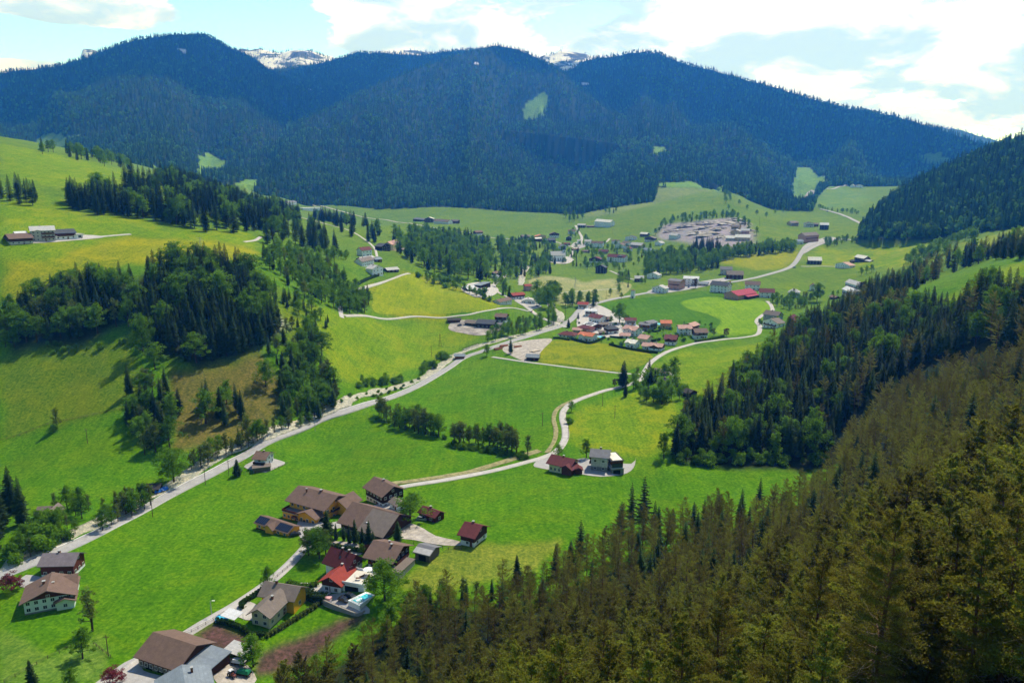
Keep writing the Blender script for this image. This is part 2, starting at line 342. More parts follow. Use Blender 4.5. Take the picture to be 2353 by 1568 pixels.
# ---------------------------------------------------------------- ground sheet
G_VIV = (.064, .185, .003); G_LIM = (.125, .232, .005); G_YEL = (.190, .235, .006); G_OLV = (.092, .172, .008)
G_BRN = (.125, .122, .022); G_PAL = (.270, .300, .110); G_FAR = (.100, .190, .014); G_WOOD = (.022, .034, .012); DIRT = (.085, .055, .038)
GRAV = (.42, .38, .32)
fields = [  # (colour, flower amount, outline of the field)
 (G_LIM, .3, [(0,330),(310,398),(430,445),(300,440),(110,430),(0,400)]),
 (G_LIM, .45, [(0,440),(110,450),(200,490),(330,505),(420,520),(300,535),(180,560),(0,575)]),
 (G_YEL, .8, [(180,570),(300,545),(480,552),(590,572),(570,600),(450,600),(300,605),(250,625),(120,600)]),
 (G_YEL, .6, [(0,600),(90,600),(240,628),(100,660),(0,700)]),
 (G_LIM, .4, [(0,575),(180,560),(560,530),(600,560),(590,572),(480,552),(300,545),(180,570),(120,600),(0,600)]),
 (G_WOOD, 0, [(20,810),(180,790),(290,745),(330,800),(450,850),(600,800),(650,770),(620,690),(580,640),(480,610),(430,600),(300,650),(100,690),(20,740)]),
 (G_OLV, .25, [(0,820),(90,800),(200,790),(300,765),(330,860),(300,930),(200,955),(100,978),(0,1008)]),
 (G_BRN, .1, [(390,850),(460,850),(600,810),(640,860),(650,960),(600,1010),(560,1020),(400,1040),(380,960)]),
 (G_OLV, .2, [(600,640),(640,660),(720,700),(790,740),(760,790),(700,850),(650,860),(650,780),(620,690)]),
 (G_LIM, .35, [(720,700),(850,730),(1030,735),(1100,770),(1060,800),(980,830),(900,870),(800,880),(760,860),(740,790)]),
 (G_YEL, .45, [(850,660),(930,625),(1000,640),(1080,670),(1150,700),(1100,722),(900,725),(860,715)]),
 (G_VIV, .1, [(1000,722),(1100,705),(1200,705),(1100,728)]),
 (G_OLV, .7, [(1240,790),(1290,778),(1400,790),(1495,815),(1490,830),(1400,857),(1300,842),(1225,828)]),
 (G_LIM, .3, [(1500,840),(1560,800),(1790,775),(1700,880),(1600,930),(1590,900)]),
 (G_LIM, .5, [(1330,940),(1450,900),(1560,930),(1560,1040),(1450,1050),(1330,1030),(1290,1000)]),
 (G_PAL, 0, [(1215,640),(1260,632),(1340,648),(1410,640),(1445,660),(1400,690),(1300,700),(1270,690),(1210,660)]),
 (G_VIV, 0, [(1370,700),(1440,690),(1560,680),(1640,668),(1700,700),(1660,735),(1560,740),(1430,740)]),
 ((.150, .300, .012), .1, [(1565,700),(1580,690),(1640,682),(1660,690),(1740,690),(1765,700),(1760,730),(1740,765),(1640,770),(1650,752),(1655,735),(1630,722),(1590,712)]),
 ((.20, .25, .01), .5, [(1650,600),(1700,590),(1835,575),(1835,590),(1810,612),(1750,622),(1660,605)]),
 (G_LIM, .7, [(1860,590),(1880,565),(1960,575),(2050,560),(2140,550),(2160,600),(2020,615),(1900,620),(1850,612)]),
 (G_FAR, .1, [(690,470),(760,480),(1000,475),(1250,488),(1330,500),(1330,545),(1200,555),(1100,550),(900,525),(780,490)]),
 ((.15, .22, .05), .1, [(1340,500),(1355,450),(1500,430),(1650,432),(1640,450),(1500,470),(1420,490)]),
 (G_FAR, .2, [(1340,510),(1420,490),(1500,470),(1650,440),(1665,480),(1600,490),(1500,500),(1480,560),(1350,550)]),
 (G_FAR, .2, [(1680,450),(1760,490),(1840,500),(1980,500),(1980,540),(1860,560),(1800,560),(1720,530)]),
 ((.11, .22, .035), .2, [(1860,440),(1940,430),(2000,455),(1980,470),(1960,480),(1890,475)]),
 (G_LIM, .3, [(2120,700),(2200,670),(2352,600),(2352,720),(2240,700),(2180,720),(2130,715)]),
 ((.16, .24, .02), .4, [(2200,560),(2352,515),(2352,545),(2250,570)]),
 ((.28, .265, .24), 0, [(1505,540),(1520,515),(1600,508),(1680,500),(1720,515),(1735,550),(1715,575),(1640,570),(1530,550)]),
 (DIRT, 0, [(440,1455),(490,1425),(590,1460),(600,1490),(560,1500),(470,1490)]),
 (DIRT, 0, [(600,1502),(660,1472),(740,1440),(832,1410),(850,1424),(770,1470),(700,1512),(630,1550),(585,1562)]),
 ((.15, .21, .02), .1, [(1060,1240),(1180,1250),(1300,1235),(1230,1310),(1010,1370),(900,1340),(980,1290)]),
 ((.10, .20, .02), .1, [(0,1440),(120,1500),(230,1450),(260,1500),(230,1568),(0,1568)]),
 (G_WOOD, 0, [(650,1568),(860,1470),(1000,1400),(1250,1390),(1440,1290),(1700,1220),(1900,1110),(1930,1060),(1560,1060),(1560,1000),(1700,890),(1800,800),(1990,690),(2100,730),(2352,760),(2800,700),(2800,2600),(300,2600)]),
]
CC = np.zeros(Z.shape + (4,), np.float32); CC[..., 3] = .12
far_ = np.clip((G_r - 480) / 500, 0, 1)[..., None]; CC[..., :3] = np.array(G_VIV) * (1 - far_) + np.array(G_FAR) * far_
wob = .010 * G_r * fbm(gx / 12, gy / 12, 2); vx, vy = gx + wob, gy + .010 * G_r * fbm(gx / 12 + 40, gy / 12, 2)
for c_, fl, pg in fields + [((.40, .39, .34), 0, [(622,738),(645,738),(672,758),(650,762),(630,752)]), ((.40, .39, .34), 0, [(706,762),(718,768),(722,785),(710,780)])]:
    P = np.array([h_[:2] for h_ in hits(pg)]); bb = (vx > P[:,0].min()) & (vx < P[:,0].max()) & (vy > P[:,1].min()) & (vy < P[:,1].max())
    k_ = np.zeros(Z.shape, bool); k_[bb] = inpoly(vx[bb], vy[bb], P)
    CC[k_] = (*c_, fl)
for _ in range(2):                                                          # meadows grade into each other
    CC[:ND] = (CC[:ND] + np.roll(CC[:ND], 1, 0) + np.roll(CC[:ND], -1, 0) + np.roll(CC[:ND], 2, 0) + np.roll(CC[:ND], -2, 0)) / 5
    CC = (CC + np.roll(CC, 1, 1) + np.roll(CC, -1, 1)) / 3
FOREST = (MID > 0)
# clearings on the mountain sides
clearings = [[(1200,270),(1204,240),(1240,216),(1258,212),(1256,240),(1240,268),(1222,276)],[(1498,352),(1505,338),(1530,340),(1532,352),(1515,358)],
 [(1820,450),(1828,385),(1860,385),(1895,405),(1900,425),(1870,440),(1850,470),(1825,470)],[(445,395),(455,365),(478,350),(520,370),(515,385),(480,400),(465,410)],
 [(300,395),(300,385),(350,375),(378,395),(375,420)],[(80,320),(100,310),(140,303),(150,318),(95,335)],[(150,320),(165,310),(190,308),(180,322)],[(2120,370),(2110,352),(2160,352),(2180,372),(2150,380)],
 [(655,300),(662,272),(670,280),(664,300)],[(1355,460),(1350,448),(1365,440),(1372,468)],[(540,430),(545,415),(590,412),(590,440),(560,442)],[(1500,440),(1510,425),(1660,425),(1655,440)]]
CLP = [np.array([h_[:2] for h_ in hits(c_)]) for c_ in clearings]
clear = np.zeros(Z.shape, bool)
for P in CLP: clear |= inpoly(gx + 14 * fbm(gx / 45, gy / 45, 3), gy + 14 * fbm(gx / 45 + 9, gy / 45, 3), P)
CC[FOREST & ~clear] = (.020, .040, .014, 0); CC[FOREST & clear] = (.13, .26, .03, .0)
for nm in ('snow_left', 'snow_mid', 'rock'):
    k_ = MID == MN.index(nm) + 1
    CC[k_] = (.75, .80, .85, -1)
k_ = MID == MN.index('blue') + 1; CC[k_] = (.05, .08, .05, 0)
# last snow patches high up on the wooded crests
sn = np.zeros(Z.shape, bool)
for (u_, v_, a_) in ((424,118,17),(1490,122,18),(1100,150,14),(720,208,18),(1340,190,14)):
    p_ = hit(u_, v_); sn |= (np.hypot((gx - p_.x) / 1.6, gy - p_.y) + 20 * fbm(gx / 30, gy / 30, 2) < a_) & (MID > 0)
CC[sn] = (.8, .84, .88, 0)

m, t, o = newmat('meadow')
at = t.nodes.new('ShaderNodeAttribute'); at.attribute_name = 'land'
geo = t.nodes.new('ShaderNodeNewGeometry'); pos = geo.outputs['Position']
base = at.outputs['Color']; fl = at.outputs['Alpha']
a1, a2, a3 = noise(t, pos, .012, 4, .6), noise(t, pos, .09, 6, .7, 1.2), noise(t, pos, .8, 5, .7)
c = mix(t, 1.0, base, ramp(t, a1, [(.3, (.84, .90, .9)), (.7, (1.18, 1.08, 1.1))]), 'MULTIPLY')
c = mix(t, 1.0, c, ramp(t, a2, [(.28, (.70, .80, .85)), (.5, (1., 1., 1.)), (.70, (1.35, 1.15, 1.4))]), 'MULTIPLY')
c = mix(t, 1.0, c, ramp(t, a3, [(.30, (.45, .55, .6)), (.5, (1., 1., 1.)), (.70, (1.75, 1.4, 2.0))]), 'MULTIPLY')
mp = t.nodes.new('ShaderNodeMapping'); mp.inputs['Rotation'].default_value = (0, 0, .6); mp.inputs['Scale'].default_value = (.42, .018, 0); t.links.new(pos, mp.inputs[0])
st_ = noise(t, mp.outputs[0], 1.0, 3, .6)
c = mix(t, 1.0, c, ramp(t, st_, [(.35, (.86, .90, .9)), (.65, (1.14, 1.08, 1.1))]), 'MULTIPLY')      # mowing and tyre lines
f4 = noise(t, pos, .035, 4, .7, .8, off=(40, 3, 0))
fm = M('MULTIPLY', ramp(t, M('MULTIPLY_ADD', a3, .35, M('MULTIPLY', f4, .65, t=t), t=t), [(.46, (0.,)), (.6, (1.,))]), M('MULTIPLY', M('MAXIMUM', fl, 0., t=t), .8, t=t), t=t)
c = mix(t, fm, c, (.37, .33, .008))
snw = M('LESS_THAN', fl, -.5, t=t)
sn1 = noise(t, pos, .0045, 7, .7, .5)
c = mix(t, snw, c, ramp(t, sn1, [(.44, (.09, .11, .13)), (.5, (.8, .83, .86))]))
bs = principled(t, c, .95, .05); t.links.new(bump(t, a3, .5, .35), bs.inputs['Normal'])
t.links.new(bs.outputs[0], o.inputs[0])
idx = np.arange(NT * NR).reshape(NT, NR); i2 = np.roll(idx, -1, axis=0)
F = np.stack([idx[:, :-1], idx[:, 1:], i2[:, 1:], i2[:, :-1]], -1).reshape(-1, 4)
F = F[:, ::-1]
V = np.stack([gx, gy, Z], -1).reshape(-1, 3)
V = np.vstack([V, [[0, 0, float(Z[:, 0].mean())]]])
ground = mk('ground', V, F, MATS['meadow'], smooth=True)
lc = ground.data.attributes.new('land', 'FLOAT_COLOR', 'POINT')
lc.data.foreach_set('color', np.vstack([CC.reshape(-1, 4), [[*G_WOOD, 0]]]).astype(np.float32).ravel())
tag(ground, kind='structure')

# ---------------------------------------------------------------- roads, paths, stream: ribbons draped on the ground
def smooth_line(pts, step):
    P = np.array(pts, float); P = np.vstack([2*P[0]-P[1], P, 2*P[-1]-P[-2]]); out = []
    for i in range(1, len(P) - 2):
        p0, p1, p2, p3 = P[i-1:i+3]; n = max(2, int(np.linalg.norm(p2 - p1) / step))
        for k in range(n):
            s = k / n; out.append(.5*((2*p1)+(-p0+p2)*s+(2*p0-5*p1+4*p2-p3)*s*s+(-p0+3*p1-3*p2+p3)*s**3))
    out.append(P[-2]); return np.array(out)
def ribbon(name, line, width, mat, lift=.12, cross=4, wob=0., kind='structure', off=0., thick=.0):
    L = np.array(line)[:, :2]; d = np.gradient(L, axis=0); d /= np.linalg.norm(d, axis=1)[:, None] + 1e-9
    nrm = np.stack([-d[:, 1], d[:, 0]], -1); n = len(L); w_ = np.full(n, width) if np.isscalar(width) else np.asarray(width)
    wl = w_ / 2 + wob * fbm(np.arange(n) * .31, np.zeros(n), 3) * w_; wr = w_ / 2 + wob * fbm(np.arange(n) * .31 + 50, np.zeros(n), 3) * w_
    s = np.linspace(0, 1, cross + 1)
    X = L[:, None, :] + nrm[:, None, :] * ((-wl)[:, None] * (1 - s) + wr[:, None] * s)[..., None] + nrm[:, None, :] * off
    r = np.hypot(X[..., 0], X[..., 1]); z = H(X[..., 0], X[..., 1]) + lift + r * .0002
    # level across the road
    z = z * .5 + z.mean(1, keepdims=True) * .5 + .03
    z = np.maximum(z, H(X[..., 0], X[..., 1]) + lift * .6)
    V = np.concatenate([X, z[..., None]], -1)
    m_ = cross + 1; ix = np.arange(n * m_).reshape(n, m_)
    F = np.stack([ix[:-1, :-1], ix[:-1, 1:], ix[1:, 1:], ix[1:, :-1]], -1).reshape(-1, 4)
    V = V.reshape(-1, 3)
    # shoulders down into the ground
    e = V.copy(); e[:, 2] -= .8; nb = len(V)
    s1 = np.stack([ix[:-1, 0], ix[1:, 0], ix[1:, 0] + nb, ix[:-1, 0] + nb], -1); s2 = np.stack([ix[1:, -1], ix[:-1, -1], ix[:-1, -1] + nb, ix[1:, -1] + nb], -1)
    o = mk(name, np.vstack([V, e]), np.vstack([F, s1, s2]), mat, smooth=False)
    return tag(o, kind=kind) if kind else o
def way(name, px, width, mat, step=3., **k):
    return ribbon(name, smooth_line([h_[:2] for h_ in hits(px)], step), width, mat, **k)
def sheet(name, px, mat, lift=.1, kind='structure', cuts=4, world=False):
    P = [Vector((p[0], p[1], 0)) for p in px] if world else hits(px)
    if not world and len(px) >= 5:
        q = [p[:2] for p in P]; q = smooth_line([q[-1]] + q + [q[0], q[1]], 3.); q = np.array(q)
        k0 = int(np.argmin(np.hypot(*(q - np.array(P[0][:2])).T))); rest = q[k0 + 3:]; k1 = k0 + 3 + int(np.argmin(np.hypot(*(rest - np.array(P[0][:2])).T))); P = [Vector((a, b, 0)) for a, b in q[k0:k1]]
    bm = bmesh.new(); vs = [bm.verts.new((p.x, p.y, 0)) for p in P]; bm.faces.new(vs)
    bmesh.ops.triangulate(bm, faces=bm.faces[:])
    for _ in range(cuts): 
        long = [e for e in bm.edges if e.calc_length() > 3]
        if not long: break
        bmesh.ops.subdivide_edges(bm, edges=long, cuts=1); bmesh.ops.triangulate(bm, faces=[f for f in bm.faces if len(f.verts) > 3])
    bmesh.ops.recalc_face_normals(bm, faces=bm.faces[:])
    for v in bm.verts: v.co.z = float(H(v.co.x, v.co.y)) + lift + math.hypot(v.co.x, v.co.y) * .0002
    if sum(f.normal.z for f in bm.faces) < 0: bmesh.ops.reverse_faces(bm, faces=bm.faces[:])
    me = bpy.data.meshes.new(name); bm.to_mesh(me); bm.free(); me.materials.append(mat)
    o = bpy.data.objects.new(name, me); COL.objects.link(o)
    return tag(o, kind=kind) if kind else o
def pavemat(name, col, var=.12, scale=.35):
    m, t, o = newmat(name); g = t.nodes.new('ShaderNodeNewGeometry'); v = g.outputs['Position']
    f, f2 = noise(t, v, scale, 5, .65), noise(t, v, scale * 9, 3, .6)
    c = ramp(t, f, [(.3, tuple(c * (1 - var * 1.6) for c in col)), (.7, tuple(c * (1 + var) for c in col))])
    c = mix(t, 1., c, ramp(t, f2, [(.3, (.82, .82, .82)), (.7, (1.12, 1.12, 1.12))]), 'MULTIPLY')
    b = principled(t, c, .9, .15); t.links.new(b.outputs[0], o.inputs[0]); return m
ASPH = pavemat('asphalt', (.40, .39, .38)); LANE = pavemat('lane_paving', (.52, .49, .45)); GRVL = pavemat('gravel', (.47, .42, .36), .3)
VERGE = pavemat('dry_verge', (.33, .30, .14), .35, .5); PAVE = pavemat('paving', (.42, .405, .39)); WHT = pavemat('road_paint', (.8, .8, .8)); EARTH = pavemat('earth', (.15, .085, .055), .5, .3)
EARTH2 = pavemat('rubble', (.38, .34, .30), .45, .12)
m, t, o = newmat('stream_bed'); g = t.nodes.new('ShaderNodeNewGeometry'); v = g.outputs['Position']
f, f2 = noise(t, v, .5, 5, .7), noise(t, v, 2.2, 4, .7)
c = ramp(t, f, [(.42, (.30, .33, .27)), (.5, (.50, .46, .34)), (.62, (.66, .62, .50))]); c = mix(t, 1., c, ramp(t, f2, [(.35, (.45, .45, .42)), (.6, (1.1, 1.1, 1.05))]), 'MULTIPLY')
b = principled(t, c, .55, .4); t.links.new(bump(t, f2, .8, .3), b.inputs['Normal']); t.links.new(b.outputs[0], o.inputs[0]); STRM = m
ROAD = [(-120,1365),(0,1322),(85,1287),(170,1250),(260,1206),(330,1170),(400,1131),(470,1095),(540,1058),(600,1022),(650,997),(720,970),(800,943),(870,921),(925,902),(980,875),(1030,845),(1065,822),(1110,806),(1165,787),(1235,765),(1290,748),(1318,728),(1335,710),(1375,695),(1430,683),(1500,671),(1570,662),(1640,653),(1700,645),(1755,633),(1800,620),(1825,605),(1838,585),(1850,570),(1880,558),(1930,550),(1975,540)]
way('road', ROAD, 6.6, ASPH)
rl = smooth_line([h_[:2] for h_ in hits(ROAD[:22])], 3.)
for s_ in (-3.05, 3.05): ribbon('road_marking', rl, .16, WHT, lift=.17, cross=1, off=s_)
way('road', [(1978,514),(1950,500),(1915,488),(1885,480)], 7, ASPH, 8)
way('road', [(1862,472),(1850,460),(1853,448),(1868,440),(1900,433),(1935,428),(1960,424)], 8, ASPH, 8)
LANE_PX = [(180,1600),(260,1560),(330,1510),(405,1470),(470,1430),(540,1390),(600,1350),(650,1310),(690,1270),(712,1245)]
way('lane', LANE_PX, 4.2, LANE)
way('lane', [(905,1122),(930,1117),(1000,1106),(1080,1092),(1150,1077),(1215,1060),(1250,1050),(1280,1035),(1297,1010),(1298,985),(1292,960),(1297,940),(1320,922),(1380,900),(1440,885),(1470,872),(1483,850),(1500,828),(1540,805),(1600,788),(1660,780),(1710,775),(1740,768),(1745,750),(1738,738),(1750,725),(1775,712)], 4.0, LANE)
way('path', [(1256,1040),(1272,1015),(1277,990),(1272,960),(1285,935),(1330,915),(1400,893)], 2.6, VERGE, wob=.1)
way('path', [(890,1112),(960,1103),(1060,1088),(1140,1066),(1215,1042),(1240,1035)], 4.5, VERGE, wob=.15)
way('path', [(1130,820),(1190,829),(1260,838),(1340,848),(1420,857),(1480,860)], 2.8, LANE)
way('path', [(790,725),(850,727),(950,727),(1040,727),(1080,722),(1120,713),(1175,707),(1215,715)], 3.2, LANE)
way('path', [(785,730),(782,710),(786,690),(800,672),(830,663),(880,648),(940,628)], 3.6, LANE)
way('road', [(1300,752),(1275,742),(1240,728),(1215,710),(1190,690),(1160,680),(1140,668),(1135,655),(1150,640),(1165,632)], 4.4, LANE)
way('road', [(1308,600),(1312,585),(1322,570),(1332,560),(1336,545),(1328,530),(1322,518)], 5, LANE, 6)
way('path', [(1322,570),(1290,560),(1262,552),(1230,550)], 4, LANE, 6)
way('path', [(1335,562),(1370,560),(1392,556),(1400,548)], 4, LANE, 6)
way('path', [(1400,622),(1440,638),(1470,645)], 3, LANE)
way('path', [(1230,684),(1300,672),(1360,667),(1420,663)], 2.2, LANE)
way('road', [(660,456),(720,472),(800,490),(900,508),(1000,524),(1100,539),(1200,552)], 4.5, LANE, 8)
way('path', [(690,500),(780,523),(830,545),(858,568),(866,590)], 3, LANE)
way('path', [(192,548),(240,543),(300,538)], 4, LANE)
way('path', [(560,556),(585,552),(600,544)], 3, LANE)
way('path', [(1775,712),(1770,700),(1762,692)], 4, LANE)
way('path', [(1840,612),(1900,612),(1960,611)], 3, LANE)
way('path', [(1480,860),(1520,850),(1560,870)], 3, LANE)
way('stream', [(-150,1400),(0,1318),(40,1285),(100,1258),(170,1225),(240,1195),(300,1160),(370,1125),(450,1080),(520,1040),(570,1018),(620,1000),(680,975),(740,950),(790,925),(860,900),(930,885),(980,862),(1010,842),(1045,815)], 7.5, STRM, lift=.08, cross=6, wob=.35)
way('stream', [(1045,815),(1100,795),(1160,778),(1230,762),(1280,742),(1288,722),(1270,708),(1262,690)], 7, STRM, lift=.08, cross=6, wob=.3)
way('stream', [(1196,655),(1199,640),(1203,625),(1215,610)], 8, STRM, lift=.08, cross=5, wob=.3)
# hardstandings
for nm, px, mt in [
 ('yard', [(682,1205),(700,1180),(745,1200),(800,1190),(860,1160),(915,1150),(920,1175),(905,1200),(870,1200),(770,1215),(750,1235),(715,1250),(690,1235)], PAVE),
 ('gravel_yard', [(905,1215),(935,1200),(975,1215),(1000,1230),(1055,1243),(1058,1253),(1000,1250),(950,1240),(915,1235)], GRVL),
 ('gravel_yard', [(758,1252),(770,1243),(820,1248),(840,1262),(825,1275),(800,1270),(770,1262)], GRVL),
 ('yard', [(1250,1048),(1300,1058),(1345,1052),(1370,1060),(1450,1065),(1460,1050),(1455,1075),(1430,1090),(1380,1095),(1340,1090),(1300,1085),(1240,1075),(1225,1068)], PAVE),
 ('yard', [(740,1375),(790,1360),(850,1400),(835,1410),(800,1408),(745,1392)], PAVE),
 ('yard', [(690,1338),(740,1340),(770,1345),(745,1375),(715,1362),(680,1350)], LANE),
 ('yard', [(540,1395),(570,1380),(600,1400),(580,1425),(550,1418),(530,1408)], LANE),
 ('yard', [(230,1560),(310,1510),(330,1540),(420,1568),(400,1600),(200,1600)], PAVE),
 ('gravel_yard', [(490,1530),(520,1510),(560,1520),(590,1560),(560,1580),(500,1570)], GRVL),
 ('yard', [(575,1062),(600,1050),(655,1062),(640,1072),(610,1085),(580,1080),(560,1072)], PAVE),
 ('yard', [(40,1340),(60,1320),(95,1325),(140,1330),(130,1345),(60,1350)], PAVE),
 ('gravel_yard', [(1155,800),(1190,785),(1265,778),(1250,800),(1215,830),(1170,815)], GRVL),
 ('gravel_yard', [(1030,755),(1050,735),(1130,745),(1165,755),(1110,770),(1060,765)], EARTH2),
 ('yard', [(1180,690),(1215,682),(1245,705),(1220,712)], PAVE),
 ('yard', [(1060,660),(1120,650),(1145,665),(1130,680),(1090,682)], LANE),
 ('yard', [(1330,720),(1370,700),(1440,735),(1480,760),(1440,770),(1380,775),(1330,760)], LANE),
 ('yard', [(1490,668),(1540,655),(1620,645),(1700,633),(1690,640),(1600,662),(1500,675)], PAVE),
 ('yard', [(1840,585),(1850,562),(1900,545),(1920,550),(1880,565)], PAVE),
 ('gravel_yard', [(1262,602),(1300,606),(1318,598),(1305,590),(1275,592)], LANE),
 ('yard', [(1312,566),(1325,572),(1345,566),(1338,558),(1320,557)], PAVE),
 ('gravel_yard', [(40,560),(180,552),(240,545),(190,540),(60,548)], LANE),
]: sheet(nm, px, mt)
def field(px, col, flower=0., lift=.07):
    L_ = smooth_line([h_[:2] for h_ in hits(px + px[:1])], 8.)[:-1]
    L_ = [(a, b) for a, b in L_]
    o = sheet('field', L_, MATS['meadow'], lift=lift, world=True, cuts=5)
    a = o.data.attributes.new('land', 'FLOAT_COLOR', 'POINT'); a.data.foreach_set('color', np.tile(np.array([*col, flower], np.float32), len(o.data.vertices)))
    for p in o.data.polygons: p.use_smooth = True
    return o
field([(1430,742),(1380,715),(1400,700),(1440,688),(1560,676),(1640,668),(1668,680),(1600,684),(1572,690),(1562,699),(1585,712),(1625,722),(1652,735),(1650,748),(1630,756),(1560,742),(1480,740)], (.058, .165, .004), 0.)
field([(1565,699),(1576,690),(1602,685),(1640,682),(1700,692),(1745,690),(1768,703),(1762,722),(1738,742),(1742,762),(1700,770),(1655,768),(1640,760),(1655,748),(1656,735),(1628,722),(1588,712)], (.150, .290, .008), 0., .09)
field([(1213,645),(1235,636),(1262,640),(1300,650),(1350,653),(1400,648),(1448,652),(1440,672),(1400,690),(1340,698),(1290,692),(1262,676),(1222,668)], (.270, .300, .100), 0.)
field([(1245,798),(1262,783),(1400,792),(1490,812),(1495,828),(1460,845),(1420,853),(1340,842),(1270,833),(1228,826)], (.150, .215, .006), .55)
field([(855,700),(862,668),(890,648),(930,630),(960,634),(1010,650),(1060,672),(1120,694),(1150,702),(1110,716),(1000,722),(900,722),(860,716)], (.190, .270, .006), .35)
# the quarry: heaps of rubble
qp = [hit(u_, v_) for u_, v_ in ((1545,535),(1580,522),(1620,516),(1600,540),(1650,530),(1680,512),(1690,535),(1560,545),(1640,548),(1700,560))]
# ---------------------------------------------------------------- trees
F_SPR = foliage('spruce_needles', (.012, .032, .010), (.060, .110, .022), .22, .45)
F_FIR = foliage('far_needles', (.009, .034, .013), (.062, .145, .038), .2, .8)
F_PIN = foliage('pine_needles', (.070, .060, .022), (.260, .300, .048), .48, .5, mid=(.165, .165, .034))
F_BRD = foliage('leaves', (.045, .125, .010), (.185, .350, .026), .50, .5)
F_GRT = foliage('old_pine_needles', (.080, .066, .024), (.270, .270, .046), .48, .12, mid=(.180, .165, .036))
F_OLV = foliage('young_leaves', (.075, .115, .030), (.190, .250, .055), .38, .5)
F_FAR = foliage('far_leaves', (.030, .110, .028), (.125, .280, .065), .35, .7)
F_RED = foliage('copper_leaves', (.10, .015, .03), (.26, .05, .07), .3, .2)
F_DRK = foliage('dark_copper_leaves', (.03, .010, .014), (.09, .03, .03), .3, .2)
F_HDG = foliage('hedge_leaves', (.02, .055, .010), (.06, .13, .02), .25, .2)
F_FLW = foliage('blossom', (.12, .20, .05), (.75, .72, .62), .3, .1)
BARK = simple('bark', (.075, .052, .038), .95, .05, .4, 3.); PBARK = simple('pine_bark', (.19, .095, .058), .95, .05, .35, 3.)
DEADW = simple('dead_twigs', (.34, .25, .19), .95, .05, .3, 3.)

def rot_basis(n, g, flat=0.0):
    a = g.normal(size=(n, 3)); a[:, 2] *= (1 - flat); a /= np.linalg.norm(a, axis=1)[:, None]
    b = g.normal(size=(n, 3)); b -= (a * b).sum(1)[:, None] * a; b /= np.linalg.norm(b, axis=1)[:, None] + 1e-9
    return a, b
def leaves(cen, size, g, aspect=.6, flat=0.):
    n = len(cen); a, b = rot_basis(n, g, flat); s = np.asarray(size)[:, None] if np.ndim(size) else size
    a = a * s; b = b * s * aspect
    V = np.stack([cen - a, cen - b * .9 + a * .1, cen + a, cen + b], 1).reshape(-1, 3)
    return V, np.arange(4 * n).reshape(n, 4)
def tube(path, rad, sides=5):
    P = np.array(path, float); R = np.asarray(rad, float); d = np.gradient(P, axis=0); V = []
    for i in range(len(P)):
        t_ = d[i] / (np.linalg.norm(d[i]) + 1e-9); u_ = np.cross(t_, [0, 0, 1.] if abs(t_[2]) < .9 else [1., 0, 0]); u_ /= np.linalg.norm(u_); w_ = np.cross(t_, u_)
        for k in range(sides):
            a = 2 * math.pi * k / sides; V.append(P[i] + R[i] * (math.cos(a) * u_ + math.sin(a) * w_))
    ix = np.arange(len(P) * sides).reshape(len(P), sides); j = np.roll(ix, -1, 1)
    return np.array(V), np.stack([ix[:-1], j[:-1], j[1:], ix[1:]], -1).reshape(-1, 4)
class Bag:
    def __init__(s): s.V = []; s.F = []; s.S = []; s.I = []; s.n = 0
    def add(s, V, F, shade=.5, mi=0):
        s.V.append(V); s.F.append(F + s.n); s.n += len(V)
        s.S.append(np.full(len(F), shade) if np.isscalar(shade) else shade); s.I.append(np.full(len(F), mi))
    def obj(s, name, mat, parent=None, link=True):
        return mk(name, np.vstack(s.V), np.vstack(s.F), mat, parent, shade=np.concatenate(s.S), mi=np.concatenate(s.I), link=link)

def spruce(seed, h=1., dens=26, bare=.06, spread=.17, per=9, seg=4, thin=1.0):
    "unit-height spruce: whorls of drooping boughs with side sprays"
    g = np.random.default_rng(seed); B = Bag(); T = Bag()
    T.add(*tube([(0, 0, -.03), (0, 0, .5), (0, 0, .985)], [.014, .008, .0015], 6))
    for i in range(dens):
        f = i / (dens - 1); z = bare + (1 - bare) * (f ** .92) * .97
        L = spread * (1 - f) ** .82 * g.uniform(.8, 1.15) + .012
        if f < .12: L *= .72 + 2 * f
        n = max(4, int(per * (1 - .45 * f) * thin)); a0 = g.uniform(0, 6.28)
        for k in range(n):
            a = a0 + 6.28 * k / n + g.normal(0, .16); l = L * g.uniform(.68, 1.15)
            dirv = np.array([math.cos(a), math.sin(a), 0]); sd_ = np.array([-math.sin(a), math.cos(a), 0])
            drop = -.42 * (1 - f) + .10; sh = g.uniform(0, 1)
            pts = [dirv * (l * q) + np.array([0, 0, z + drop * l * q + .28 * l * q * q * (1 - f)]) for q in np.linspace(0, 1, seg + 1)]
            for q in range(seg):
                w0 = l * .30 * (1 - q / seg) ** .7 + .004; w1 = l * .30 * max(0, 1 - (q + 1) / seg) ** .7 + .002
                p, r = pts[q], pts[q + 1]; dz = np.array([0, 0, -.45 * w0]); jj = g.uniform(.75, 1.25)
                # two drooping sprays either side, tips split so that sky shows between
                for s_ in (-1, 1):
                    tip = (p + r) / 2 + sd_ * s_ * w0 * 1.25 * jj + dirv * w0 * .7 + dz
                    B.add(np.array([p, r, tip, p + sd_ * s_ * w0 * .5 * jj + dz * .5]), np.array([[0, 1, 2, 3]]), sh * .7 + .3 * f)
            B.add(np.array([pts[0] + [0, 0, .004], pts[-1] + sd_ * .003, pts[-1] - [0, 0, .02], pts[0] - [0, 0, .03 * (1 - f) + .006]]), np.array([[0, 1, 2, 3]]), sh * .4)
    return T, B
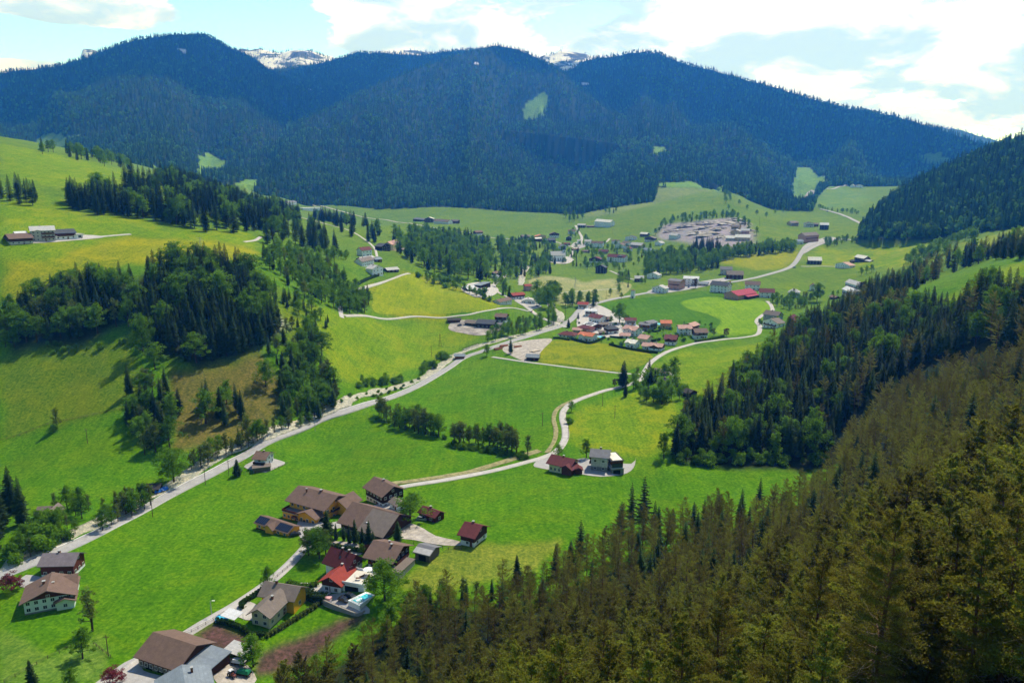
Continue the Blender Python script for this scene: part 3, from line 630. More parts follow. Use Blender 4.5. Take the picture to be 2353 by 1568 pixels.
def farspruce(seed, leafy=False, tiers=7, n=7):
    g = np.random.default_rng(seed); B = Bag()
    if leafy:
        for k in range(46):
            d = g.normal(size=3); d /= np.linalg.norm(d); r = g.uniform(.5, 1)
            c_ = np.array([d[0] * .27 * r, d[1] * .27 * r, .58 + d[2] * .36 * r]); V, F = leaves(c_[None], g.uniform(.09, .15), g, .8); B.add(V, F, g.uniform(.1, 1))
        return B
    for i in range(tiers):
        f = i / tiers; z = .10 + .86 * f; R = .155 * (1 - f) ** .85 + .015; hh = .24 * (1 - .4 * f); a0 = g.uniform(0, 6); sh = g.uniform(.2, .8)
        for k in range(n):
            a, b = a0 + 6.28 * k / n, a0 + 6.28 * (k + .8) / n; r = R * g.uniform(.8, 1.25); m_ = (a + b) / 2
            B.add(np.array([(0, 0, z + hh * .62), (r * .7 * math.cos(a), r * .7 * math.sin(a), z + .01), (r * math.cos(m_), r * math.sin(m_), z - .05), (r * .7 * math.cos(b), r * .7 * math.sin(b), z + .01)]), np.array([[0, 1, 2, 3]]), np.clip(sh + g.normal(0, .2), 0, 1))
    return B
def limbs(g, z0, z1, n, L, up, B, mi=0, r0=.012, kink=.12, segs=4, curve=.25):
    "limbs from the trunk; returns their outer points"
    ends = []
    for i in range(n):
        f = (i + g.uniform(0, .8)) / n; z = z0 + (z1 - z0) * f; a = i * 2.4 + g.normal(0, .4)
        l = L(f) * g.uniform(.75, 1.2); p = np.array([0, 0, z]); d = np.array([math.cos(a), math.sin(a), up(f)]); d /= np.linalg.norm(d); path = [p.copy()]
        for s in range(segs):
            d = d + g.normal(0, kink, 3) + np.array([0, 0, curve / segs]); d /= np.linalg.norm(d); p = p + d * l / segs; path.append(p.copy())
        B.add(*tube(path, np.linspace(r0 * (1 - .6 * f), r0 * .15, segs + 1), 4), .5, mi)
        ends.append((np.array(path), l, f))
    return ends
def pine(seed, n=34, tufts=4200, bare=.2, R=.2, dead=0, fine=1.):
    "unit-height pine: reddish trunk, crooked up-swept limbs, needle sprays in flat plates along them"
    g = np.random.default_rng(seed); T = Bag(); B = Bag(); bend = g.normal(0, .012, 2)
    T.add(*tube([(0, 0, -.04), (bend[0], bend[1], .35), (bend[0] * 1.5, bend[1] * 2, .7), (0, 0, .97)], [.0125, .0095, .0055, .0012], 7))
    prof = lambda f: R * (1.0 - .80 * f ** 1.9) * (.6 + .4 * min(1, f * 5)) * (1 + .25 * math.sin(f * 23 + seed))
    E = limbs(g, bare, .965, n, prof, lambda f: -.05 + .75 * f, T, 0, .0036, .14, 5, .35)
    if dead: limbs(g, bare * .25, bare + .3, dead, lambda f: R * .95, lambda f: -.1, T, 1, .0026, .22, 5, .3)
    cs, sz, sh = [], [], []; w = np.array([l for _, l, _ in E]) + .02; w /= w.sum()
    for (path, l, f), wi in zip(E, w):
        m = 7; k = max(6, int(tufts * wi / m))
        for q in range(m):
            s = .28 + .75 * (q + g.random()) / m; s = min(s, 1.); x = s * (len(path) - 1); i = min(len(path) - 2, int(x)); p = path[i] + (path[i + 1] - path[i]) * (x - i)
            d = path[i + 1] - path[i]; d /= np.linalg.norm(d); sd_ = np.array([-d[1], d[0], 0]); sp = l * .24 * (1.25 - s)+.006
            o_ = d * (g.normal(0, 1, (k, 1)) * l * .10) + sd_ * (g.normal(0, 1, (k, 1)) * sp) + np.array([0, 0, 1.]) * (g.normal(.004, .006, (k, 1)))
            cs.append(p + o_); sz.append(g.uniform(.006, .014, k) * fine); s_ = g.uniform(0, 1); sh.append(np.clip(s_ * .6 + .4 * g.random(k), 0, 1))
    k = 60; cs.append(np.column_stack([g.normal(0, .008, k), g.normal(0, .008, k), g.uniform(.9, 1.0, k)])); sz.append(g.uniform(.005, .01, k)); sh.append(g.random(k))
    cs = np.vstack(cs); V, F = leaves(cs, np.concatenate(sz), g, .4, .1); B.add(V, F, np.concatenate(sh))
    return T, B
def broad(seed, n=14, lv=2600, W=.30, bare=.18, base=.0, open_=0., leaf=(.013, .026), tall=1.):
    "unit-height broadleaf: forked trunk, leaf clumps grouped round the limb ends"
    g = np.random.default_rng(seed); T = Bag(); B = Bag()
    T.add(*tube([(0, 0, -.04), (g.normal(0, .008), g.normal(0, .008), .3), (g.normal(0, .015), g.normal(0, .015), .75)], [.022, .015, .004], 6))
    E = limbs(g, bare, .8, n, lambda f: W * (1.05 - .55 * f), lambda f: .35 + 1.1 * f, T, 0, .009)
    cl = []
    for path, l, f in E:
        for q in range(4):
            p = path[g.integers(2, len(path))]; cl.append(p + g.normal(0, .045, 3) * W / .3)
    for q in range(int(26 * (1 - open_))):       # clumps that close the outline
        d = g.normal(size=3); d /= np.linalg.norm(d); r = g.uniform(.72, 1.)
        zc = .5 * (1 + bare) + base; cl.append(np.array([d[0] * W * r, d[1] * W * r, zc + d[2] * (1 - zc) * .92 * r * (1 if d[2] > 0 else .8)]))
    cl = np.array(cl); k = lv // len(cl); cs, sz, sh = [], [], []
    for c_ in cl:
        rad = g.uniform(.035, .072) * W / .3; o_ = g.normal(0, 1, (k, 3)); o_ /= np.linalg.norm(o_, axis=1)[:, None]; o_ *= (g.random(k) ** .4)[:, None] * rad * 1.35
        cs.append(c_ + o_ * [1, 1, .8]); sz.append(g.uniform(*leaf, k)); s_ = g.uniform(0, 1); sh.append(np.clip(.65 * s_ + .35 * g.random(k), 0, 1))
    V, F = leaves(np.vstack(cs), np.concatenate(sz), g, .75); B.add(V, F, np.concatenate(sh))
    return T, B
def bush(seed, lv=900):
    g = np.random.default_rng(seed); T = Bag(); B = Bag()
    T.add(*tube([(0, 0, -.05), (0, 0, .5)], [.03, .01], 5)); cs, sz, sh = [], [], []
    for q in range(16):
        a = g.uniform(0, 6.28); r = g.uniform(0, .42); c_ = np.array([r * math.cos(a), r * math.sin(a), g.uniform(.2, .72) * (1 - r * .6)]); k = lv // 16
        o_ = g.normal(0, 1, (k, 3)); o_ /= np.linalg.norm(o_, axis=1)[:, None]; cs.append(c_ + o_ * (g.random(k) ** .4)[:, None] * .22); sz.append(g.uniform(.03, .07, k)); s_ = g.uniform(0, 1); sh.append(np.clip(.6 * s_ + .4 * g.random(k), 0, 1))
    V, F = leaves(np.vstack(cs), np.concatenate(sz), g, .75); B.add(V, F, np.concatenate(sh))
    return T, B

def kindset(name, builds, fm, bark=None, extra=None):
    L = []
    for T, B in builds: L.append((T.obj('trunk', [bark or BARK, DEADW], link=False).data, B.obj('crown', fm, link=False).data))
    return L
PROTO = {
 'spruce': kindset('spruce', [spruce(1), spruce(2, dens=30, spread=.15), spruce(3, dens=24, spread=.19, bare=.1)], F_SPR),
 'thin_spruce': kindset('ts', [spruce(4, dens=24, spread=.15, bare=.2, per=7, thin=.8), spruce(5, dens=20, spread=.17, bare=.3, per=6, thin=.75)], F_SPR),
 'larch': kindset('larch', [spruce(6, dens=24, spread=.16, bare=.12, per=8), spruce(7, dens=22, spread=.18, bare=.1, per=8)], foliage('larch_needles', (.030, .075, .020), (.095, .165, .040), .3, .5)),
 'pine': kindset('pine', [pine(11, R=.25), pine(12, 30, R=.29), pine(13, 36, R=.23, dead=8), pine(14, 32, R=.27, bare=.28, dead=10)], F_PIN, PBARK),
 'big_pine': kindset('bpine', [pine(15, 52, 17000, .12, .24, 18), pine(16, 48, 15000, .2, .28, 26), pine(17, 46, 15000, .1, .21, 14)], F_PIN, PBARK),
 'great_pine': kindset('gp', [pine(18, 84, 56000, .06, .21, 60, fine=.42), pine(19, 74, 52000, .1, .23, 70, fine=.42), pine(20, 64, 46000, .16, .19, 50, fine=.42)], F_GRT, PBARK),
 'gaunt_spruce': kindset('gs', [spruce(8, dens=19, spread=.15, bare=.16, per=6, thin=.6), spruce(9, dens=17, spread=.17, bare=.22, per=6, thin=.55)], F_SPR),
 'broadleaf': kindset('b', [broad(21, open_=.35, lv=3200, n=18, leaf=(.010, .021)), broad(22, W=.33, open_=.3, lv=3400, n=18, leaf=(.010, .021)), broad(23, W=.26, n=20, open_=.4, lv=3000, leaf=(.010, .021)), broad(24, W=.21, bare=.2, n=20, open_=.3, lv=2800, leaf=(.010, .021))], F_BRD),
 'young': kindset('y', [broad(25, W=.2, lv=1500, open_=.5, n=20, leaf=(.011, .02)), broad(26, W=.16, lv=1300, open_=.6, n=22, leaf=(.011, .02)), broad(27, W=.24, lv=1700, open_=.4, n=18)], F_OLV),
 'maple': kindset('m', [broad(28, W=.38, lv=6000, n=18, bare=.12, leaf=(.010, .02))], F_BRD),
 'red': kindset('r', [broad(29, W=.5, lv=4200, n=14, bare=.15, leaf=(.016, .03))], F_RED),
 'copper': kindset('c', [broad(30, W=.36, lv=2400)], F_DRK),
 'bush': kindset('bu', [bush(31), bush(32)], F_BRD),
 'blossom': kindset('bl', [bush(33, 1500)], F_FLW),
}
CATS = dict(great_pine=('pine_tree','pine tree'), gaunt_spruce=('spruce_tree','spruce'), spruce=('spruce_tree','spruce'), thin_spruce=('spruce_tree','spruce'), larch=('larch_tree','larch'), pine=('pine_tree','pine tree'), big_pine=('pine_tree','pine tree'),
  broadleaf=('broadleaf_tree','tree'), young=('broadleaf_tree','tree'), maple=('broadleaf_tree','tree'), red=('maple_tree','tree'), copper=('copper_beech','tree'), bush=('bush','bush'), blossom=('flowering_bush','bush'))
PLACED = []      # x, y, height, kind, zone key
KEEP = []        # (x, y, r) that trees keep clear of
def put(u, v, hm, kind, zone): 
    p = hit(u, v); PLACED.append((p.x, p.y, hm, kind, zone)); return p
def fill(px, n, kinds, hr, zone, gap=3., world=None, seed=None, tries=12):
    P = np.array([h_[:2] for h_ in hits(px)]) if world is None else np.array(world, float)
    g = np.random.default_rng(seed if seed is not None else abs(hash(zone)) % 999 if False else len(PLACED) + 17)
    lo, hi = P.min(0), P.max(0); got = []; ks = list(kinds); wt = np.array([kinds[k] for k in ks], float); wt /= wt.sum()
    for _ in range(n * tries):
        if len(got) >= n: break
        q = lo + g.random(2) * (hi - lo)
        if not inpoly(q[0], q[1], P): continue
        if got and (np.hypot(*(np.array(got) - q).T) < gap).any(): continue
        if any(math.hypot(q[0]-a, q[1]-b) < r for a, b, r in KEEP): continue
        got.append(q); k = ks[g.choice(len(ks), p=wt)]; PLACED.append((q[0], q[1], g.uniform(*hr), k, zone))
    return got
ZONES = {}
def zone(key, label_by_kind, group): ZONES[key] = (label_by_kind, group)
# ---------------------------------------------------------------- buildings
RF = {}
def roofmat(key, col, per=.45, rough=.8, metal=0., var=.26):
    RF[key] = simple('roof_' + key, col, rough, .25, var, .6, metal, stripes=(2, per), scol=tuple(q * .72 for q in col))
for k_, c_, p_ in (('brown', (.185, .118, .092), .16), ('greybrown', (.215, .175, .150), .2), ('maroon', (.150, .035, .038), .14), ('red', (.330, .050, .035), .14), ('orange', (.62, .19, .10), .14), ('pink', (.56, .33, .27), .14),
   ('crimson', (.42, .05, .09), .3), ('slate', (.075, .085, .105), .16), ('grey', (.20, .20, .215), .2), ('pale', (.52, .51, .49), .25), ('white', (.74, .74, .73), .3), ('cream', (.80, .76, .66), .2), ('bluegrey', (.24, .29, .34), .3),
   ('mauve', (.24, .20, .215), .22), ('darkred', (.115, .022, .024), .16), ('dark', (.05, .045, .045), .2), ('steel', (.23, .27, .31), .35)): roofmat(k_, c_, p_)
WL = {k_: simple('render_' + k_, c_, .85, .1, .07, .5) for k_, c_ in dict(white=(.86, .87, .86), cream=(.70, .62, .40), yellow=(.85, .45, .02), ochre=(.90, .42, .045), pink=(.55, .30, .26), grey=(.34, .36, .37), stone=(.30, .27, .23), tan=(.55, .42, .27), bluegrey=(.20, .25, .30), orange=(.60, .22, .06), base=(.22, .22, .22), greenish=(.66, .72, .68), dirty=(.50, .47, .42)).items()}
WL.update({k_: simple('timber_' + k_, c_, .85, .1, .3, .8, stripes=(0, .22)) for k_, c_ in dict(wood=(.085, .035, .020), darkwood=(.040, .022, .015), redwood=(.130, .035, .022), greywood=(.19, .16, .13), clad=(.62, .60, .52), rust=(.26, .095, .035)).items()})
GLS = glassmat('window_glass'); FRM = simple('window_frame', (.72, .71, .68), .6, .3, .05, 1.); FRW = simple('timber_frame', (.16, .07, .035), .7, .2, .2, 2.)
BRK = simple('chimney_brick', (.23, .10, .07), .9, .1, .3, 3.); CAP = simple('chimney_cap', (.42, .42, .41), .6, .3, .1, 2.)
RAILW = simple('railing_timber', (.12, .045, .022), .8, .15, .3, 2., stripes=(0, .16)); WATER = glassmat('pool_water', (.05, .55, .70)); SOLAR = simple('solar_panel', (.012, .016, .035), .18, .6, .2, 2., stripes=(0, 1.0), scol=(.05, .055, .07))
DARKIN = simple('dark_interior', (.012, .011, .010), .9, .05, .2, 1.); WMET = simple('white_metal', (.8, .8, .8), .4, .4, .04, 2.)
ZR = {  # survey sheets: (u0, v0, scale)
 '1': (0, 957.7, .3891), '2': (538.8, 1017.7, .2863), '3': (1137.5, 898, .2290), '5': (957.8, 628.5, .20354), '6': (1257, 706.3, .10176), '7': (1424.7, 706.3, .10686), '8': (1197.2, 449, .2290),
 '9': (1586.3, 389, .2290), 'f': (778.2, 419, .2290), 'h': (0, 496.8, .1323), 'y': (508.8, 1257, .1654), 'o': (568.7, 1095.4, .1654), 'b': (269.4, 1376.8, .1654), 'l': (1227, 688.4, .2290), 'c': (0, 1197.3, .1145), 'u': (0, 0, 1.)}
def zq(k, x, y): a = ZR[k]; return (a[0] + a[2] * x, a[1] + a[2] * y)
def boxv(x0, x1, y0, y1, z0, z1): return [(x0,y0,z0),(x1,y0,z0),(x1,y1,z0),(x0,y1,z0),(x0,y0,z1),(x1,y0,z1),(x1,y1,z1),(x0,y1,z1)]
BF = [(0,3,2,1),(4,5,6,7),(0,1,5,4),(1,2,6,5),(2,3,7,6),(3,0,4,7)]
class Boxes:
    def __init__(s): s.V, s.F, s.I = [], [], []
    def box(s, *b, mi=0): n = len(s.V); s.V += boxv(*b); s.F += [tuple(i + n for i in f) for f in BF]; s.I += [mi] * 6; return s
    def poly(s, pts, faces, mi=0): n = len(s.V); s.V += list(pts); s.F += [tuple(i + n for i in f) for f in faces]; s.I += [mi] * len(faces); return s
    def obj(s, name, mat, parent=None): return mk(name, s.V, s.F, mat, parent, mi=s.I)
def dupe(o, parent):
    c = o.copy(); COL.objects.link(c); c.parent = parent; return c
_wp = Boxes().box(-.5, .5, -.045, .0, 0, 1, mi=0).obj('window', [GLS]); _wf = Boxes()
for a in ((-.56, -.46, -.07, .0, -.04, 1.04), (.46, .56, -.07, .0, -.04, 1.04), (-.46, .46, -.07, .0, .94, 1.04), (-.46, .46, -.1, .0, -.06, .05), (-.03, .03, -.06, -.001, .05, .94)): _wf.box(*a)
_wf = _wf.obj('frame', [FRM]); _w1 = Boxes().box(-.46, .46, -.05, .0, .04, .96, mi=1)
for a in ((-.58, -.46, -.08, .0, -.06, 1.06), (.46, .58, -.08, .0, -.06, 1.06), (-.46, .46, -.08, .0, .96, 1.06), (-.46, .46, -.08, .0, -.06, .04)): _w1.box(*a, mi=0)
_w1 = _w1.obj('window', [FRM, GLS])
for q in (_wp, _wf, _w1): COL.objects.unlink(q)
def window(root, x, y, z, w, h, ang, near):
    "ang: direction the window faces (0 = front, -y)"
    o = (_wp if near else _w1).copy(); COL.objects.link(o); o.parent = root
    o.location = (x, y, z); o.rotation_euler = (0, 0, ang); o.scale = (w, 1, h)
    if near: f = _wf.copy(); COL.objects.link(f); f.parent = o
    return o
def chev(L0, L1, Wh, zt, rise, ov, yc, t=.22, mir=None):
    "gable roof along x: chevron section from eave to eave"
    s = rise / Wh; e = Wh + ov; ze = zt - s * ov
    P = [(-e, ze), (0, zt + rise), (e, ze), (e, ze - t), (0, zt + rise - t * 1.08), (-e, ze - t)]
    V = [(x, yc + p[0], p[1] + t) for x in (L0, L1) for p in P]
    return V, [(0,6,7,1),(1,7,8,2),(2,8,9,3),(3,9,10,4),(4,10,11,5),(5,11,6,0),(0,1,4,5),(1,2,3,4),(11,10,7,6),(10,9,8,7)]
def volume(root, v, near):
    x0, x1, y0, y1, h = v['b']; rise, ov = v.get('rise', 2.4), v.get('ov', 1.0); k = v.get('t', 'x'); hs = v.get('split'); up = v.get('up', 'wood'); zb = v.get('z0', -2.5)
    wall = WL[v.get('wall', 'white')]; rm = RF[v.get('roof', 'brown')]
    top = h if hs is None else hs
    W_ = Boxes().box(x0, x1, y0, y1, zb, top)
    gx0, gx1, gy0, gy1 = (x0, x1, y0, y1)
    C_ = Boxes() if hs is not None else W_; e = .05 if hs is not None else 0
    if hs is not None: C_.box(x0 - e, x1 + e, y0 - e, y1 + e, hs, h)
    if k in 'xy':
        if k == 'x':
            ym = (y0 + y1) / 2
            for xa, xb in ((x0 - e, x0 + .2), (x1 - .2, x1 + e)): C_.poly([(xa, y0 - e, h), (xa, y1 + e, h), (xa, ym, h + rise), (xb, y0 - e, h), (xb, y1 + e, h), (xb, ym, h + rise)], [(0,2,1),(3,4,5),(0,1,4,3),(1,2,5,4),(2,0,3,5)])
            V, F = chev(x0 - ov, x1 + ov, (y1 - y0) / 2, h, rise, ov, ym)
        else:
            xm = (x0 + x1) / 2
            for ya, yb in ((y0 - e, y0 + .2), (y1 - .2, y1 + e)): C_.poly([(x0 - e, ya, h), (x1 + e, ya, h), (xm, ya, h + rise), (x0 - e, yb, h), (x1 + e, yb, h), (xm, yb, h + rise)], [(0,1,2),(5,4,3),(3,4,1,0),(4,5,2,1),(5,3,0,2)])
            V, F = chev(y0 - ov, y1 + ov, (x1 - x0) / 2, h, rise, ov, 0)
            V = [(xm - p[1], p[0], p[2]) for p in V]
        mk('roof', V, F, rm, root)
    elif k == 'hip':
        o_ = ov; xm0, xm1, ym = x0 + (y1 - y0) / 2 * .8, x1 - (y1 - y0) / 2 * .8, (y0 + y1) / 2
        if xm1 < xm0: xm0 = xm1 = (x0 + x1) / 2 - .05; xm1 += .1
        V = [(x0-o_,y0-o_,h-.3),(x1+o_,y0-o_,h-.3),(x1+o_,y1+o_,h-.3),(x0-o_,y1+o_,h-.3),(x0-o_,y0-o_,h-.05),(x1+o_,y0-o_,h-.05),(x1+o_,y1+o_,h-.05),(x0-o_,y1+o_,h-.05),(xm0,ym,h+rise),(xm1,ym,h+rise)]
        mk('roof', V, [(0,3,2,1),(0,1,5,4),(1,2,6,5),(2,3,7,6),(3,0,4,7),(4,5,9,8),(5,6,9),(6,7,8,9),(7,4,8)], rm, root)
    elif k == 'flat':
        Boxes().box(x0 - ov, x1 + ov, y0 - ov, y1 + ov, h, h + .28).obj('roof', rm, root)
    elif k == 'shed':      # single slope falling to the front
        z1 = h + rise
        W_.poly([(x0, y0, h), (x1, y0, h), (x1, y1, h), (x0, y1, h), (x0, y1, z1 - .05), (x1, y1, z1 - .05)], [(3,2,5,4),(0,3,4),(2,1,5)])
        s = rise / (y1 - y0); a, b = y0 - ov, y1 + ov * .5; za, zc = h - s * ov, z1 + s * ov * .5
        mk('roof', [(x0-ov,a,za),(x1+ov,a,za),(x1+ov,b,zc),(x0-ov,b,zc),(x0-ov,a,za+.22),(x1+ov,a,za+.22),(x1+ov,b,zc+.22),(x0-ov,b,zc+.22)], BF, rm, root)
    if W_.V: W_.obj('wall', wall, root)
    if hs is not None: C_.obj('cladding', WL[up], root)
    # windows: rows by storey on the sides asked for
    rows = v.get('rows', max(1, int(h / 2.6))); pit = v.get('pitch', 2.9); ww, wh = v.get('win', (1.15, 1.25))
    for s in v.get('sides', 'fr'):
        a, b = {'f': (x0, x1), 'b': (x0, x1), 'l': (y0, y1), 'r': (y0, y1)}[s]; n = max(1, int((b - a - .6) / pit))
        for r in range(rows):
            z = .95 + r * (h - .2) / rows * (1 if rows > 1 else 1)
            for i in range(n):
                c = a + (b - a) * (i + .5) / n; e2 = e + .005
                X, Y, A = {'f': (c, y0 - e2, 0), 'b': (c, y1 + e2, math.pi), 'l': (x0 - e2, c, -math.pi/2), 'r': (x1 + e2, c, math.pi/2)}[s]
                if z + wh < h - .15: window(root, X, Y, z, ww, wh, A, near)
        if k in 'xy' and ((k == 'x') == (s in 'lr')) and rise > 1.9 and v.get('attic', 1):
            c = (a + b) / 2; e2 = e + .005
            X, Y, A = {'f': (c, y0 - e2, 0), 'b': (c, y1 + e2, math.pi), 'l': (x0 - e2, c, -math.pi/2), 'r': (x1 + e2, c, math.pi/2)}[s]
            window(root, X, Y, h + .15, 1.0, 1.0, A, near)
def balcony(root, side, a, b, z, v, dep=1.1, mat=None, label=None):
    x0, x1, y0, y1 = v; B = Boxes()
    if side == 'f': B.box(a, b, y0 - dep, y0 - .06, z, z + .16); B.box(a, b, y0 - dep - .06, y0 - dep, z, z + 1.0); B.box(a - .06, a, y0 - dep, y0 - .06, z, z + 1.); B.box(b, b + .06, y0 - dep, y0 - .06, z, z + 1.)
    elif side == 'r': B.box(x1 + .06, x1 + dep, a, b, z, z + .16); B.box(x1 + dep, x1 + dep + .06, a, b, z, z + 1.0); B.box(x1 + .06, x1 + dep, a - .06, a, z, z + 1.); B.box(x1 + .06, x1 + dep, b, b + .06, z, z + 1.)
    else: B.box(x0 - dep, x0 - .06, a, b, z, z + .16); B.box(x0 - dep - .06, x0 - dep, a, b, z, z + 1.0)
    return B.obj('balcony', mat or RAILW, root)
def chimney(root, x, y, z, h=1.3, w=.65):
    c = Boxes().box(x - w/2, x + w/2, y - w/2, y + w/2, z - 1.2, z + h).obj('chimney', BRK, root)
    Boxes().box(x - w/2 - .12, x + w/2 + .12, y - w/2 - .12, y + w/2 + .12, z + h, z + h + .16).obj('chimney_cap', CAP, c)
def door(root, side, c, v, w=1.1, h=2.1, mat=None, dx=0.):
    x0, x1, y0, y1 = v; e = .07
    b = {'f': (c - w/2, c + w/2, y0 - e, y0, 0, h), 'r': (x1, x1 + e, c - w/2, c + w/2, 0, h), 'l': (x0 - e, x0, c - w/2, c + w/2, 0, h)}[side]
    return Boxes().box(*b).obj('door', mat or FRW, root)
def frame_of(A, B):
    a, b = hit(*A), hit(*B); d = Vector((b.x - a.x, b.y - a.y)); L = d.length
    return a, L, math.atan2(d.y, d.x)
def house(name, A, B, vols, label, cat='house', near=False, group=None, bal=(), chim=(), doors=(), keep=True, Lmax=None, sink=0.):
    "A, B: survey marks of the two front corners; local x runs A to B, y goes back; volumes in metres or fractions of the front"
    a, L, yaw = frame_of(A, B); vs = vols(L) if callable(vols) else vols
    zc = min(a.z, float(H(a.x + math.cos(yaw) * L, a.y + math.sin(yaw) * L)))
    root = empty(name, (a.x, a.y, max(zc, a.z - .6) - sink), yaw, label, cat, group)
    for v in vs: volume(root, v, near)
    for b_ in (bal(L) if callable(bal) else bal): balcony(root, *b_)
    for c_ in (chim(L) if callable(chim) else chim): chimney(root, *c_)
    for d_ in (doors(L) if callable(doors) else doors): door(root, *d_)
    if keep:
        for v in vs:
            x0, x1, y0, y1, h = v['b']; cx, cy = (x0 + x1) / 2, (y0 + y1) / 2
            KEEP.append((a.x + math.cos(yaw) * cx - math.sin(yaw) * cy, a.y + math.sin(yaw) * cx + math.cos(yaw) * cy, max(x1 - x0, y1 - y0) * .62 + 1.5))
    return root, L
def cottage(zk, A, B, W, h, roof, wall, label, rise=None, split=None, up='wood', t='x', sides='fr', cross=None, cat='house', name=None, ov=.9, rows=None, chim=1, bal=1, near=False, pitch=3.2, win=(1.1, 1.15), dy=0., doors=1, lmin=5.):
    a, b = zq(zk, *A), zq(zk, *B)
    if zk in '89f' and cat not in ('shed', 'hut', 'garage'):     # farther off the storeys are taller than first measured
        if rise is None: rise = W * .33
        h *= 1.5; split = split * 1.5 if split else None
        if cross: cross = (*cross[:3], cross[3] * 1.3)
        ov *= .75; pitch = max(pitch, 3.8); bal = bal and (int(A[0]) % 3 == 0)
        if t == 'x' and not cross and cat in ('house', 'farmhouse') and int(A[0] + A[1]) % 2 == 0 and wall in ('white', 'tan') and W <= 9: t = 'y'
    def vols(L):
        v = dict(b=(0, L, dy, dy + W, h), rise=rise if rise is not None else (W if t != 'y' else L) * .5 * .42, roof=roof, wall=wall, split=split, up=up, t=t, sides=sides, ov=ov, pitch=pitch, win=win)
        if rows is not None: v['rows'] = rows
        out = [v]
        if cross: x0, x1, d_, hh = cross; out.append(dict(b=(L * x0, L * x1, -d_ + dy, dy + W * .5, hh), rise=(x1 - x0) * L * .21, roof=roof, wall=wall, split=split if split and split < hh else None, up=up, t='y', sides='f', ov=ov * .8, pitch=pitch, win=win, rows=rows or max(1, int(hh / 2.6))))
        return out
    rz = rise if rise is not None else W * .21
    ch = (lambda L: [(L * .42, dy + W * .55, h + rz * .9, 1.0, .7)]) if chim and t != 'flat' else ()
    bl = (lambda L: [('f', L * .1, L * .9, h * .52, (0, L, dy, dy + W), 1.0)]) if (bal and h >= 4.8 and not cross) else ()
    dr = (lambda L: [('f', L * .5 + 1.5, (0, L, dy, dy + W))]) if doors else ()
    return house(name or {'house': 'house', 'barn': 'barn', 'shed': 'shed', 'hut': 'hut', 'garage': 'garage', 'hall': 'hall', 'farmhouse': 'farmhouse'}[cat], a, b, vols, label, cat, near, None, bl, ch, dr)
# ---------------------------------------------------------------- the near hamlet
# orange inn
root, L = house('inn', zq('o', 485, 570), zq('o', 945, 650), lambda L: [
  dict(b=(0, L + 1, 4.5, 18.5, 6.9), rise=3.0, roof='brown', wall='ochre', ov=1.5, sides='fr', rows=2, pitch=3.1, split=None),
  dict(b=(L * .50, L + .2, 0, 7, 4.3), rise=1.9, roof='brown', wall='ochre', t='y', ov=1.1, sides='f', rows=1, pitch=2.6, win=(1.2, 1.9), attic=0),
  dict(b=(0, L * .5 - .02, .2, 4.48, 3.1), roof='pale', wall='ochre', t='flat', ov=.15, sides='f', rows=1, pitch=1.9),
  dict(b=(L - 2, L + 6, 12, 20, 6.0), rise=2.3, roof='brown', wall='ochre', t='y', ov=1.2, sides='r', rows=1)],
  'orange Alpine inn with wide brown roof and arched arcade in the near hamlet', 'inn', True,
  bal=lambda L: [('r', 8, 15.5, 4.0, (0, L + 1, 4.5, 18.5), 1.3, WL['darkwood'])], chim=lambda L: [(L * .28, 9.5, 9.2, 1.5, .5), (L * .62, 11.5, 9.8, 1.0, .9)], doors=lambda L: [('f', L * .4, (0, L, .2, 4)), ('r', 16.8, (0, L + 1, 4.5, 18.5), 1.6, 2.4)])
B_ = Boxes(); n_ = int(L * .5 / .5)
B_.box(-.1, L * .5, .0, .14, 3.4, 4.35); B_.box(-.12, .02, .1, 4.4, 3.4, 4.35); B_.obj('balustrade', WL['redwood'], root)
Boxes().box(.3, L * .5 - .3, .5, 4.2, 3.39, 3.44).obj('terrace_floor', WL['base'], root)
for k in range(3):
    xa = L * .56 + k * 1.9; Vv = []
    pts = [(xa + .62 * math.cos(t_), 1.55 + .62 * math.sin(t_)) for t_ in np.linspace(0, math.pi, 9)]; pts = [(xa + .62, .5)] + pts + [(xa - .62, .5)]
    mk('window', [(p[0], -.04, p[1]) for p in pts] + [(p[0], .0, p[1]) for p in pts], [tuple(range(len(pts)))[::-1]] + [(i, i + 1, len(pts) + i + 1, len(pts) + i) for i in range(len(pts) - 1)], GLS, root)
pts = [(3.2 + 1.7 * math.cos(t_), 1.6 + 1.5 * math.sin(t_)) for t_ in np.linspace(0, math.pi, 11)]; pts = [(4.9, 0)] + pts + [(1.5, 0)]
mk('archway', [(L + .25, p[0], p[1]) for p in pts] + [(L + .2, p[0], p[1]) for p in pts], [tuple(range(len(pts)))] + [(i, len(pts) + i, len(pts) + i + 1, i + 1) for i in range(len(pts) - 1)], DARKIN, root)
pts2 = [(3.2 + 2.0 * math.cos(t_), 1.6 + 1.8 * math.sin(t_)) for t_ in np.linspace(0, math.pi, 11)]; pts2 = [(5.2, 0)] + pts2 + [(1.2, 0)]; n_ = len(pts)
mk('arch_surround', [(L + .23, p[0], p[1]) for p in pts] + [(L + .23, p[0], p[1]) for p in pts2], [(i, n_ + i, n_ + i + 1, i + 1)[::-1] for i in range(n_ - 1)], FRM, root)
B_ = Boxes().box(L + 1.1, L + 4.5, 13.5, 18.5, 2.6, 2.8)
for a in (13.6, 16, 18.3): B_.box(L + 4.2, L + 4.45, a, a + .2, 0, 2.6)
B_.obj('porch', WL['darkwood'], root)
